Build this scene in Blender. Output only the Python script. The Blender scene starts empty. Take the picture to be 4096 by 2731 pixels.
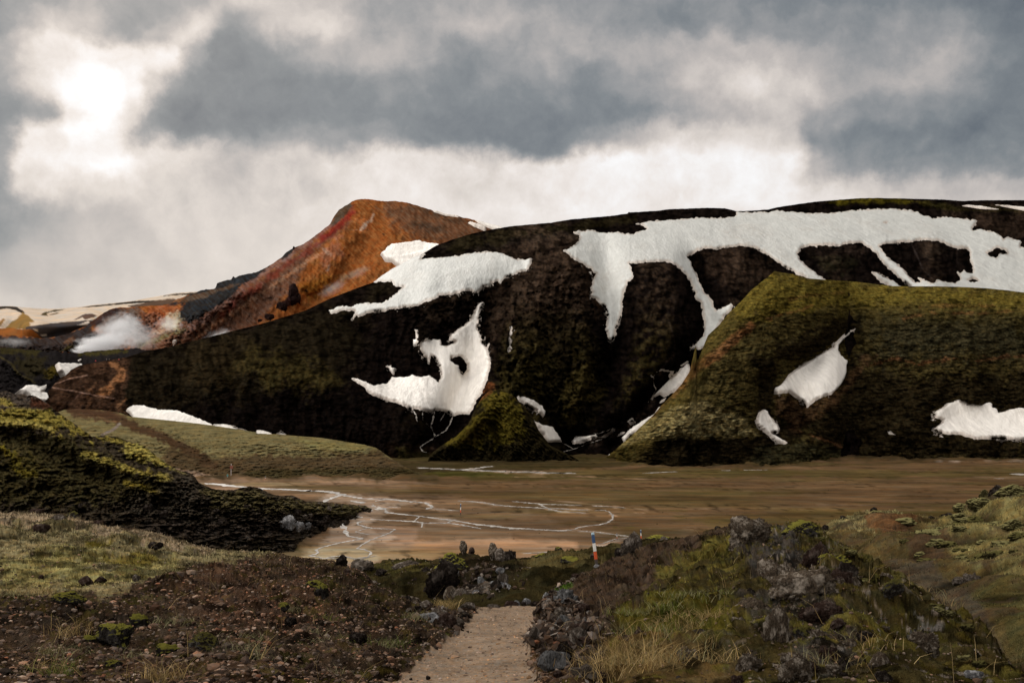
import bpy, math, random
import numpy as np

# ============================================================ camera, sky, sun, exposure
D2R = math.pi / 180
C = bpy.context.scene
COL = C.collection
W_, H_ = 4096.0, 2731.0          # photograph frame
FPX = W_ * 35.0 / 36.0
HZ, CX, CY = 1672.0, W_ / 2, H_ / 2
TH = math.atan((HZ - CY) / FPX)
cam = bpy.data.cameras.new("camera")
cam.lens = 35.0
cam.sensor_width = 36.0
cam.clip_start = 0.1
cam.clip_end = 60000
camo = bpy.data.objects.new("camera", cam)
COL.objects.link(camo)
camo.rotation_euler = (math.pi / 2 + TH, 0, 0)
C.camera = camo
C.view_settings.view_transform = 'Standard'
C.view_settings.look = 'None'
C.view_settings.exposure = 0.0
C.view_settings.gamma = 1.0
C.cycles.use_denoising = True
C.cycles.max_bounces = 6
C.cycles.diffuse_bounces = 3
C.cycles.volume_bounces = 1
C.cycles.volume_step_rate = 1.0
C.cycles.transparent_max_bounces = 16

SUN_AZ, SUN_EL = -23.0, 30.0
world = bpy.data.worlds.new("World")
C.world = world
world.use_nodes = True
NT = world.node_tree


class NB:
    """small helper for node graphs"""
    def __init__(s, tree):
        s.t = tree
        s.t.nodes.clear()

    def n(s, kind, **kw):
        nd = s.t.nodes.new(kind)
        for k, v in kw.items():
            if k.startswith('i_'):
                key = k[2:]
                key = int(key) if key.isdigit() else key
                s.set(nd, key, v)
            else:
                setattr(nd, k, v)
        return nd

    def set(s, nd, key, v):
        if isinstance(v, bpy.types.NodeSocket):
            s.t.links.new(v, nd.inputs[key])
        elif isinstance(v, bpy.types.Node):
            s.t.links.new(v.outputs[0], nd.inputs[key])
        else:
            nd.inputs[key].default_value = v

    def m(s, op, a, b=0.0, c=0.0, clamp=False):
        nd = s.t.nodes.new('ShaderNodeMath')
        nd.operation = op
        nd.use_clamp = clamp
        for i, v in enumerate((a, b, c)):
            s.set(nd, i, v)
        return nd.outputs[0]

    def noise(s, vec, scale, detail=4, rough=0.5, dist=0.0, dim='3D'):
        nd = s.t.nodes.new('ShaderNodeTexNoise')
        nd.noise_dimensions = dim
        s.set(nd, 'Vector', vec)
        nd.inputs['Scale'].default_value = scale
        nd.inputs['Detail'].default_value = detail
        nd.inputs['Roughness'].default_value = rough
        nd.inputs['Distortion'].default_value = dist
        return nd

    def mapr(s, v, a, b, c=0.0, d=1.0, smooth=False):
        nd = s.t.nodes.new('ShaderNodeMapRange')
        if smooth:
            nd.interpolation_type = 'SMOOTHSTEP'
        for k, x in (('Value', v), ('From Min', a), ('From Max', b), ('To Min', c), ('To Max', d)):
            s.set(nd, k, x)
        return nd.outputs[0]

    def mix(s, f, a, b, blend='MIX'):
        nd = s.t.nodes.new('ShaderNodeMix')
        nd.data_type = 'RGBA'
        nd.blend_type = blend
        s.set(nd, 0, f)
        for k, v in ((6, a), (7, b)):
            if isinstance(v, (tuple, list)):
                v = tuple(v) + (1,) * (4 - len(v))
            s.set(nd, k, v)
        return nd.outputs[2]

    def ramp(s, v, stops, interp='LINEAR'):
        nd = s.t.nodes.new('ShaderNodeValToRGB')
        cr = nd.color_ramp
        cr.interpolation = interp
        while len(cr.elements) < len(stops):
            cr.elements.new(0.5)
        for e, (p, c) in zip(cr.elements, stops):
            e.position = p
            e.color = (c, c, c, 1) if not isinstance(c, (tuple, list)) else tuple(c) + (1,) * (4 - len(c))
        s.set(nd, 0, v)
        return nd.outputs[0]


def lin(c):
    return tuple(((v / 255 + 0.055) / 1.055) ** 2.4 if v > 10 else v / 255 / 12.92 for v in c)


# cloud deck: brightness along azimuth for several elevations (x in 0..2352, the deck's rows top to bottom)
SKYROWS = [
    (-160, [(0, .50), (400, .55), (900, .5), (1500, .45), (2352, .38)]),
    (0, [(0, .52), (180, .55), (330, .52), (440, .60), (540, .74), (720, .68), (900, .57), (1080, .60), (1260, .55), (1440, .52), (1620, .54), (1800, .47), (1980, .47), (2160, .47), (2352, .40)]),
    (60, [(0, .52), (120, .66), (200, .62), (290, .50), (360, .60), (450, .80), (540, .55), (640, .70), (720, .74), (900, .56), (1080, .68), (1260, .62), (1440, .53), (1620, .48), (1800, .54), (1980, .54), (2160, .56), (2352, .42)]),
    (120, [(0, .62), (100, .78), (260, .78), (400, .84), (450, .60), (500, .45), (600, .46), (720, .58), (900, .66), (1080, .50), (1180, .60), (1300, .60), (1440, .62), (1620, .64), (1800, .68), (1980, .58), (2160, .64), (2352, .43)]),
    (200, [(0, .52), (70, .70), (150, .84), (230, .88), (310, .82), (360, .68), (405, .50), (470, .44), (640, .44), (760, .47), (900, .54), (1080, .50), (1260, .50), (1360, .42), (1440, .55), (1620, .70), (1710, .80), (1800, .75), (1980, .63), (2160, .62), (2352, .42)]),
    (260, [(0, .42), (80, .48), (140, .78), (230, .86), (310, .72), (360, .46), (420, .42), (600, .44), (760, .45), (900, .48), (1080, .45), (1260, .42), (1440, .43), (1540, .58), (1640, .66), (1780, .68), (1870, .58), (2000, .54), (2160, .53), (2352, .43)]),
    (310, [(0, .50), (60, .76), (180, .86), (260, .78), (340, .52), (400, .44), (540, .44), (650, .56), (760, .55), (900, .50), (1080, .44), (1260, .44), (1350, .52), (1440, .66), (1560, .78), (1700, .76), (1800, .70), (1860, .50), (2000, .44), (2160, .42), (2352, .43)]),
    (370, [(0, .55), (60, .82), (250, .86), (400, .76), (540, .71), (720, .76), (900, .78), (1080, .78), (1260, .82), (1440, .88), (1620, .88), (1780, .86), (1860, .62), (1960, .49), (2160, .52), (2352, .50)]),
    (430, [(0, .50), (60, .76), (200, .76), (400, .71), (540, .72), (720, .75), (900, .78), (1080, .80), (1260, .83), (1620, .87), (1780, .87), (1880, .78), (1980, .72), (2160, .72), (2352, .68)]),
    (500, [(0, .49), (100, .58), (200, .66), (300, .66), (400, .72), (540, .75), (720, .77), (900, .80), (1260, .83), (1800, .84), (2352, .78)]),
    (600, [(0, .62), (200, .68), (400, .72), (540, .76), (900, .80), (2352, .80)]),
    (720, [(0, .70), (300, .74), (900, .78), (2352, .78)]),
]
REAR_LIGHT = 2.3
nb = NB(NT)
tc = nb.n('ShaderNodeTexCoord')
dirv = tc.outputs['Generated']
wn = nb.noise(dirv, 5.5, 5, 0.55)
wn2 = nb.noise(dirv, 19.0, 5, 0.6)
wsub = nb.n('ShaderNodeVectorMath', operation='SUBTRACT', i_0=wn.outputs['Color'], i_1=(.5, .5, .5))
wsub2 = nb.n('ShaderNodeVectorMath', operation='SUBTRACT', i_0=wn2.outputs['Color'], i_1=(.5, .5, .5))
wsc = nb.n('ShaderNodeVectorMath', operation='SCALE', i_0=wsub, i_Scale=0.034)
wsc2 = nb.n('ShaderNodeVectorMath', operation='SCALE', i_0=wsub2, i_Scale=0.05)
wad = nb.n('ShaderNodeVectorMath', operation='ADD', i_0=wsc, i_1=wsc2)
wdir = nb.n('ShaderNodeVectorMath', operation='ADD', i_0=dirv, i_1=wad)
wdn = nb.n('ShaderNodeVectorMath', operation='NORMALIZE', i_0=wdir)
sep = nb.n('ShaderNodeSeparateXYZ', i_0=wdn)
ysafe = nb.m('MAXIMUM', sep.outputs[1], .3)
az = nb.m('DIVIDE', sep.outputs[0], ysafe)      # tangent of the bearing from due north
el = nb.m('DIVIDE', sep.outputs[2], ysafe)      # rise over northing
AZM = .56
azn = nb.mapr(az, -AZM, AZM)
prev = None
prev_el = None
for y_, stops in reversed(SKYROWS):
    _bb = (CY - y_ * 1.7415) / FPX
    _yc = math.cos(TH) - _bb * math.sin(TH)
    e_ = (math.sin(TH) + _bb * math.cos(TH)) / _yc
    st = [(((x - 1176) / 2287.0 / _yc + AZM) / (2 * AZM), .64 + (v - .60) * 1.14) for x, v in stops]
    r = nb.ramp(azn, st, 'EASE')
    if prev is None:
        prev = r
    else:
        prev = nb.mix(nb.mapr(el, prev_el, e_, smooth=True), prev, r)
    prev_el = e_
# wisps over the large shapes
f1 = nb.noise(wdn, 9.0, 9, 0.62, 0.3)
f2 = nb.noise(dirv, 42.0, 6, 0.6, 0.2)
d1 = nb.m('MULTIPLY', nb.m('SUBTRACT', f1.outputs[0], 0.5), 0.30)
d2 = nb.m('MULTIPLY', nb.m('SUBTRACT', f2.outputs[0], 0.5), 0.17)
f3 = nb.noise(wdn, 21.0, 7, 0.6, 0.6)
d2 = nb.m('ADD', d2, nb.m('MULTIPLY', nb.m('SUBTRACT', f3.outputs[0], 0.5), 0.16))
hi = nb.mapr(el, .15, .25, 0.45, 1.0, True)
sv = nb.m('ADD', prev, nb.m('MULTIPLY', nb.m('ADD', d1, d2), hi))
# the veiled sun burning through
_sx, _sy = (228 - 1176) / 2287.0 / .97, (960 - 203) / 2287.0 / .97
_sl = math.sqrt(1 + _sx * _sx + _sy * _sy)
gl = nb.n('ShaderNodeVectorMath', operation='DISTANCE', i_1=(_sx / _sl, 1 / _sl, _sy / _sl))
gwd = nb.n('ShaderNodeVectorMath', operation='SCALE', i_0=wsub2, i_Scale=0.07)
nb.set(gl, 0, nb.n('ShaderNodeVectorMath', operation='ADD', i_0=dirv, i_1=gwd))
sv = nb.m('ADD', sv, nb.mapr(gl.outputs['Value'], .0, .10, .12, 0, True))
cloud = nb.ramp(sv, [(0.0, lin((62, 68, 76))), (0.36, lin((96, 103, 110))), (0.50, lin((126, 131, 134))),
                     (0.60, lin((153, 153, 153))), (0.72, lin((190, 183, 178))), (0.82, lin((219, 210, 202))),
                     (0.90, lin((238, 230, 224))), (1.0, lin((254, 253, 253)))])
sky = nb.n('ShaderNodeTexSky', sky_type='NISHITA', sun_disc=False, sun_elevation=SUN_EL * D2R,
           sun_rotation=SUN_AZ * D2R, altitude=600, dust_density=2.0)
# unseen overcast overhead and behind the camera, raised and left-weighted to light the terrain
sd = nb.n('ShaderNodeSeparateXYZ', i_0=dirv)
rear = nb.mapr(sd.outputs[1], 0.62, -0.3, 0, 1, True)
over = nb.mapr(sd.outputs[2], 0.45, 0.8, 0, 1, True)
rv = nb.noise(dirv, 2.2, 5, 0.55)
sidel = nb.mapr(sd.outputs[0], .8, -.8, .25, 1.75)
rearc = nb.mix(rv.outputs[0], (.50 * REAR_LIGHT, .49 * REAR_LIGHT, .48 * REAR_LIGHT), (.78 * REAR_LIGHT, .74 * REAR_LIGHT, .70 * REAR_LIGHT))
rl = nb.n('ShaderNodeVectorMath', operation='SCALE', i_0=rearc)
nb.set(rl, 'Scale', sidel)
c2 = nb.mix(nb.m('MAXIMUM', rear, over), cloud, rl.outputs[0])
skys = nb.n('ShaderNodeVectorMath', operation='SCALE', i_0=sky, i_Scale=0.10)
c3 = nb.mix(0.06, c2, skys.outputs[0])
bg = nb.n('ShaderNodeBackground', i_Color=c3, i_Strength=1.0)
nb.n('ShaderNodeOutputWorld', i_Surface=bg)

sun = bpy.data.lights.new("sun", 'SUN')
sun.energy = 2.2
sun.angle = 14 * D2R
sun.color = (1.0, .95, .88)
suno = bpy.data.objects.new("sun", sun)
COL.objects.link(suno)
_a, _e = SUN_AZ * D2R, SUN_EL * D2R
from mathutils import Vector
suno.rotation_euler = Vector((math.sin(_a) * math.cos(_e), math.cos(_a) * math.cos(_e), math.sin(_e))).to_track_quat('Z', 'Y').to_euler()

# ============================================================ numpy tools
rng = np.random.default_rng(7)
PERM = np.tile(rng.permutation(256), 3).astype(np.int32)
GR = rng.normal(size=(256, 3))
GR /= np.linalg.norm(GR, axis=1)[:, None]


def perlin(x, y, z=0.0):
    x, y, z = np.broadcast_arrays(np.asarray(x, float), y, z)
    xi, yi, zi = np.floor(x).astype(int), np.floor(y).astype(int), np.floor(z).astype(int)
    xf, yf, zf = x - xi, y - yi, z - zi
    u, v, w = [t * t * t * (t * (t * 6 - 15) + 10) for t in (xf, yf, zf)]
    xi &= 255; yi &= 255; zi &= 255
    out = 0
    for dx in (0, 1):
        wx = u if dx else 1 - u
        for dy in (0, 1):
            wy = v if dy else 1 - v
            for dz in (0, 1):
                wz = w if dz else 1 - w
                h = PERM[PERM[PERM[(xi + dx) & 255] + ((yi + dy) & 255)] + ((zi + dz) & 255)] & 255
                g = GR[h]
                out = out + wx * wy * wz * (g[..., 0] * (xf - dx) + g[..., 1] * (yf - dy) + g[..., 2] * (zf - dz))
    return out * 1.5


def fbm(x, y, z=0.0, o=4, gain=.5, lac=2.03):
    a, t = 1.0, 0
    x = np.asarray(x, float); y = np.asarray(y, float); z = np.asarray(z, float)
    for i in range(o):
        t = t + a * perlin(x + 17.3 * i, y - 9.1 * i, z + 3.7 * i)
        x = x * lac; y = y * lac; z = z * lac
        a *= gain
    return t


def ridged(x, y, z=0.0, o=4, gain=.5):
    a, t = 1.0, 0
    x = np.asarray(x, float); y = np.asarray(y, float); z = np.asarray(z, float)
    for i in range(o):
        t = t + a * (1 - 2 * np.abs(perlin(x + 7.3 * i, y - 5.1 * i, z + 1.7 * i)))
        x = x * 2.07; y = y * 2.07; z = z * 2.07
        a *= gain
    return t / (1 / (1 - gain))


def sstep(a, b, x):
    t = np.clip((x - a) / (b - a), 0, 1)
    return t * t * (3 - 2 * t)


def segdist(px, py, pts):
    best = np.full(px.shape, 1e9)
    for (x0, y0), (x1, y1) in zip(pts[:-1], pts[1:]):
        dx, dy = x1 - x0, y1 - y0
        L = dx * dx + dy * dy + 1e-9
        t = np.clip(((px - x0) * dx + (py - y0) * dy) / L, 0, 1)
        best = np.minimum(best, (px - x0 - t * dx) ** 2 + (py - y0 - t * dy) ** 2)
    return np.sqrt(best)


def sdf(px, py, poly, margin=70.0):
    """signed distance to a closed outline, positive inside (clamped to -margin far away)"""
    shp = px.shape
    px, py = px.ravel(), py.ravel()
    P = np.array(poly, float)
    out = np.full(px.shape, -margin)
    ok = (px > P[:, 0].min() - margin) & (px < P[:, 0].max() + margin) & (py > P[:, 1].min() - margin) & (py < P[:, 1].max() + margin)
    if ok.any():
        x, y = px[ok], py[ok]
        d = segdist(x, y, list(map(tuple, P)) + [tuple(P[0])])
        ins = np.zeros(x.shape, bool)
        for (x0, y0), (x1, y1) in zip(P, np.roll(P, -1, 0)):
            if y0 == y1:
                continue
            c = ((y0 > y) != (y1 > y)) & (x < (x1 - x0) * (y - y0) / (y1 - y0) + x0)
            ins ^= c
        out[ok] = np.where(ins, d, -d)
    return np.maximum(out, -margin).reshape(shp)


K = 1024 / 2351.0
ORG = {'A0': (0, 750), 'A1': (1024, 750), 'A2': (2048, 750), 'A3': (3072, 750),
       'B0': (0, 1400), 'B1': (1024, 1400), 'B2': (2048, 1400), 'B3': (3072, 1400),
       'C0': (0, 2048), 'C1': (1024, 2048), 'C2': (2048, 2048), 'C3': (3072, 2048)}
DK = 4096 / 2352.0


def Z(*args):
    """('A1', [(x,y)..], 'A2', [...]) survey-tile coordinates to frame coordinates"""
    out = []
    for k, pts in zip(args[::2], args[1::2]):
        if k == 'D':
            out += [(x * DK, y * DK) for x, y in pts]
        elif k == 'F':
            out += list(pts)
        elif k == 'G':
            out += [(x * .34014, 1150 + y * .34014) for x, y in pts]
        else:
            ox, oy = ORG[k]
            out += [(ox + x * K, oy + y * K) for x, y in pts]
    return out


def elev(py):
    b = (CY - py) / FPX
    return (math.sin(TH) + b * math.cos(TH)) / (math.cos(TH) - b * math.sin(TH))


def pt(px, py, d):
    """point seen in direction (px,py) at forward distance d"""
    b = (CY - py) / FPX
    yc = math.cos(TH) - b * math.sin(TH)
    x = (px - CX) / FPX / yc * d
    return np.stack([x, d + 0 * x, elev(py) * d + 0 * x], -1)


def curve(pts, soft=0.0):
    P = np.array(sorted(pts))
    return lambda x: np.interp(x, P[:, 0], P[:, 1])


def tps(ctrl):
    """thin plate spline of inverse distance over the frame"""
    P = np.array(ctrl, float)
    X = P[:, :2] / 1000
    n = len(X)
    r = np.linalg.norm(X[:, None] - X[None], axis=2)
    Kk = np.where(r > 0, r * r * np.log(r + 1e-12), 0) + np.eye(n) * 1e-3
    Q = np.hstack([np.ones((n, 1)), X])
    A = np.block([[Kk, Q], [Q.T, np.zeros((3, 3))]])
    sol = np.linalg.solve(A, np.concatenate([1 / P[:, 2], np.zeros(3)]))

    def f(px, py):
        px, py = np.asarray(px, float) / 1000, np.asarray(py, float) / 1000
        v = sol[n] + sol[n + 1] * px + sol[n + 2] * py
        for i in range(n):
            r2 = (px - X[i, 0]) ** 2 + (py - X[i, 1]) ** 2
            v = v + sol[i] * 0.5 * r2 * np.log(r2 + 1e-12)
        return 1 / np.maximum(v, 1e-4)
    return f


# ============================================================ mesh + tagging helpers
def tag(o, label=None, cat=None, group=None, kind=None):
    if label: o['label'] = label
    if cat: o['category'] = cat
    if group: o['group'] = group
    if kind: o['kind'] = kind
    return o


def new_mesh(name, V, Fc, mat=None, tint=None, smooth=True):
    me = bpy.data.meshes.new(name)
    V = np.ascontiguousarray(V, np.float32)
    Fc = np.ascontiguousarray(Fc, np.int32)
    k = Fc.shape[1]
    me.vertices.add(len(V))
    me.vertices.foreach_set('co', V.ravel())
    me.loops.add(Fc.size)
    me.loops.foreach_set('vertex_index', Fc.ravel())
    me.polygons.add(len(Fc))
    me.polygons.foreach_set('loop_start', np.arange(0, Fc.size, k, dtype=np.int32))
    me.polygons.foreach_set('loop_total', np.full(len(Fc), k, np.int32))
    me.update(calc_edges=True)
    me.polygons.foreach_set('use_smooth', np.full(len(Fc), smooth))
    if tint is not None:
        a = me.attributes.new('tint', 'FLOAT_COLOR', 'POINT')
        t = np.ones((len(V), 4), np.float32)
        t[:, :3] = tint
        a.data.foreach_set('color', t.ravel())
    if mat:
        me.materials.append(mat)
    return me


def new_obj(name, me, parent=None, loc=None):
    o = bpy.data.objects.new(name, me)
    COL.objects.link(o)
    if parent:
        o.parent = parent
    if loc is not None:
        o.location = loc
    return o


def grid_faces(nr, nc):
    i = np.arange(nr - 1)[:, None] * nc + np.arange(nc - 1)[None]
    return np.stack([i, i + nc, i + nc + 1, i + 1], -1).reshape(-1, 4)


def grid_normals(P):
    du = np.gradient(P, axis=1)
    dv = np.gradient(P, axis=0)
    n = np.cross(du, dv)
    n /= np.linalg.norm(n, axis=-1, keepdims=True) + 1e-12
    s = np.sign(n[..., 2:3])
    s[s == 0] = 1
    return n * s


def compact(V, Fc, keep, *attrs):
    Fc = Fc[keep]
    used = np.unique(Fc)
    remap = np.full(len(V), -1)
    remap[used] = np.arange(len(used))
    return (V[used], remap[Fc]) + tuple(a[used] for a in attrs)


def dedupe(V, Fc):
    return V, Fc


# ============================================================ materials
def terrain_mat(name, scale=1.0, bump=0.5, bdist=0.1, var=0.55, stretch=(1, 1, 1), rough=0.95, spec=0.0, moss=None, fleck=None, attr=True, base=(.1, .1, .1)):
    m = bpy.data.materials.new(name)
    m.use_nodes = True
    b = NB(m.node_tree)
    t = b.n('ShaderNodeTexCoord')
    mp = b.n('ShaderNodeMapping', i_Vector=t.outputs['Object'])
    mp.inputs['Scale'].default_value = stretch
    vec = mp.outputs[0]
    if attr:
        col = b.n('ShaderNodeAttribute', attribute_name='tint').outputs['Color']
    else:
        col = b.n('ShaderNodeRGB').outputs[0]
        col.default_value = tuple(base) + (1,)
    n1 = b.noise(vec, 0.6 * scale, 8, 0.65)
    n2 = b.noise(vec, 3.7 * scale, 6, 0.7)
    n3 = b.noise(vec, 17 * scale, 3, 0.6)
    s = b.m('ADD', b.m('MULTIPLY', n1.outputs[0], .45), b.m('ADD', b.m('MULTIPLY', n2.outputs[0], .35), b.m('MULTIPLY', n3.outputs[0], .2)))
    f = b.mapr(s, 0.33, 0.67, 1 - var, 1 + var)
    c = b.n('ShaderNodeVectorMath', operation='SCALE', i_0=col)
    b.set(c, 'Scale', f)
    cc = c.outputs[0]
    # hue wander: warm / cool
    hn = b.noise(vec, 1.3 * scale, 4, 0.6)
    cc = b.mix(b.mapr(hn.outputs[0], .35, .65), cc, b.mix(1.0, cc, (1.25, 1.0, .78), 'MULTIPLY'))
    if moss:
        g = b.n('ShaderNodeNewGeometry')
        gz = b.n('ShaderNodeSeparateXYZ', i_0=g.outputs['Normal']).outputs[2]
        mn = b.noise(t.outputs['Object'], moss.get('scale', 1.2), 7, 0.65)
        mv = b.m('ADD', b.m('MULTIPLY', gz, moss.get('up', .5)), mn.outputs[0])
        mf = b.mapr(mv, moss['lo'], moss['hi'], 0, moss.get('amt', 1), True)
        mm = b.noise(t.outputs['Object'], moss.get('scale', 1.2) * 9, 4, 0.7)
        mc = b.mix(mm.outputs[0], moss['dark'], moss['light'])
        cc = b.mix(mf, cc, mc)
    if fleck:
        v = b.n('ShaderNodeTexVoronoi', i_Vector=t.outputs['Object'], i_Scale=fleck['scale'])
        fn = b.noise(t.outputs['Object'], fleck['scale'] * .13, 3)
        ff = b.m('MULTIPLY', b.mapr(v.outputs['Distance'], fleck.get('r', .25), fleck.get('r', .25) * .6), b.mapr(fn.outputs[0], .5, .6))
        cc = b.mix(ff, cc, fleck['color'])
    hb = b.m('ADD', b.m('MULTIPLY', n2.outputs[0], 1.0), b.m('ADD', b.m('MULTIPLY', n3.outputs[0], .5), b.m('MULTIPLY', n1.outputs[0], 1.5)))
    bp = b.n('ShaderNodeBump', i_Strength=bump, i_Distance=bdist, i_Height=hb)
    p = b.n('ShaderNodeBsdfPrincipled', i_Roughness=rough)
    b.set(p, 'Base Color', cc)
    b.set(p, 'Normal', bp)
    p.inputs['Specular IOR Level'].default_value = spec
    b.n('ShaderNodeOutputMaterial', i_Surface=p)
    return m


def flat_mat(name, color, rough=0.7, spec=0.3, var=0.25, scale=8.0, bump=0.1, bdist=.02, emit=None):
    m = bpy.data.materials.new(name)
    m.use_nodes = True
    b = NB(m.node_tree)
    t = b.n('ShaderNodeTexCoord')
    n1 = b.noise(t.outputs['Object'], scale, 7, 0.65)
    c = b.n('ShaderNodeVectorMath', operation='SCALE')
    c.inputs[0].default_value = color[:3]
    b.set(c, 'Scale', b.mapr(n1.outputs[0], .3, .7, 1 - var, 1 + var))
    bp = b.n('ShaderNodeBump', i_Strength=bump, i_Distance=bdist, i_Height=n1.outputs[0])
    p = b.n('ShaderNodeBsdfPrincipled', i_Roughness=rough)
    b.set(p, 'Base Color', c)
    b.set(p, 'Normal', bp)
    p.inputs['Specular IOR Level'].default_value = spec
    b.n('ShaderNodeOutputMaterial', i_Surface=p)
    return m


def snow_mat(name, col=(.78, .76, .74)):
    m = bpy.data.materials.new(name)
    m.use_nodes = True
    b = NB(m.node_tree)
    t = b.n('ShaderNodeTexCoord')
    mp = b.n('ShaderNodeMapping', i_Vector=t.outputs['Object'])
    mp.inputs['Scale'].default_value = (1, .3, .25)
    n1 = b.noise(mp.outputs[0], .05, 8, .6)
    n2 = b.noise(mp.outputs[0], .6, 6, .65)
    dirt = b.m('MULTIPLY', b.mapr(n1.outputs[0], .48, .72), b.mapr(n2.outputs[0], .4, .7), clamp=True)
    c = b.mix(b.mapr(n2.outputs[0], .3, .72), col, tuple(v * .82 for v in col))
    n5 = b.noise(mp.outputs[0], .16, 6, .7)
    c = b.mix(b.mapr(n5.outputs[0], .48, .66), c, tuple(v * .80 for v in col))
    mq = b.n('ShaderNodeMapping', i_Vector=t.outputs['Object'])
    mq.inputs['Scale'].default_value = (1, .07, .07)
    n6 = b.noise(mq.outputs[0], .42, 6, .65, .6)
    c = b.mix(b.mapr(n6.outputs[0], .46, .64), c, tuple(v * .80 for v in col))
    c = b.mix(b.m('MULTIPLY', dirt, .75), c, (.34, .29, .24))
    at = b.n('ShaderNodeAttribute', attribute_name='tint')
    ed = b.n('ShaderNodeSeparateColor', i_0=at.outputs['Color']).outputs[0]
    n3 = b.noise(t.outputs['Object'], .9, 5, .7)
    ef = b.m('MULTIPLY', b.mapr(b.m('ADD', ed, b.m('MULTIPLY', n3.outputs[0], .25)), .10, .42, 1, 0, True), .75)
    c = b.mix(ef, c, (.30, .235, .185))
    h = b.m('ADD', b.m('MULTIPLY', n1.outputs[0], 3.0), n2.outputs[0])
    bp = b.n('ShaderNodeBump', i_Strength=.7, i_Distance=1.3, i_Height=h)
    p = b.n('ShaderNodeBsdfPrincipled', i_Roughness=.7)
    b.set(p, 'Base Color', c)
    b.set(p, 'Normal', bp)
    p.inputs['Specular IOR Level'].default_value = .2
    b.n('ShaderNodeOutputMaterial', i_Surface=p)
    return m


M_SNOW = snow_mat('old_snow', (.84, .79, .72))
M_GREYSNOW = snow_mat('grey_old_snow', (.46, .46, .43))
M_FAR = terrain_mat('far_slopes', .02, .3, 4, .3)
M_RHYO = terrain_mat('rhyolite', .07, .5, 2.5, .5, (1, .6, .8))
M_DARKHILL = terrain_mat('dark_hill', .35, .6, .8, .7, (1.3, .8, .8))
M_GREEN = terrain_mat('moss_slope', .55, .9, .7, .85, (.40, .5, 1.9))
M_LAVA = terrain_mat('lava_moss', .9, .7, .4, .7)
M_PLAIN = terrain_mat('alluvial_plain', .35, .3, .15, .38, (.35, 1.0, 1), rough=.95, spec=.0)
M_NEAR = terrain_mat('near_ground', 5.5, .9, .05, .75, rough=.95)
M_PATH = terrain_mat('path_gravel', 14, .8, .02, .4)


def paint(px, py, base, zones, seed=0.0, nscale=60.0):
    col = np.empty(px.shape + (3,))
    col[:] = base
    nz = fbm(px / nscale + seed, py / nscale, seed, 5, .6)
    nz2 = fbm(px / 14 + seed, py / 9, seed + 5, 3)
    for zc in zones:
        kind, c, pts, feather, namp = zc[:5]
        op = zc[5] if len(zc) > 5 else 1.0
        if kind == 'poly':
            s = sdf(px, py, pts, feather * 3 + namp * 2 + 10)
        else:
            s = zc[6] - segdist(px, py, pts)
        f = sstep(-feather, feather, s + namp * nz + namp * .4 * nz2) * op
        f = f[..., None]
        col = col * (1 - f) + np.array(c) * f
    return col * .58


def relief(px, py, lines):
    d = np.zeros(px.shape)
    for pts, w, amp in lines:
        s = segdist(px, py, pts)
        d = d + amp * np.exp(-(s / w) ** 2)
    return d


def billow(x, y, z=0.0):
    return np.abs(perlin(x, y, z)) + .45 * np.abs(perlin(x * 2.3 + 5, y * 2.3, z + 2))


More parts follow.
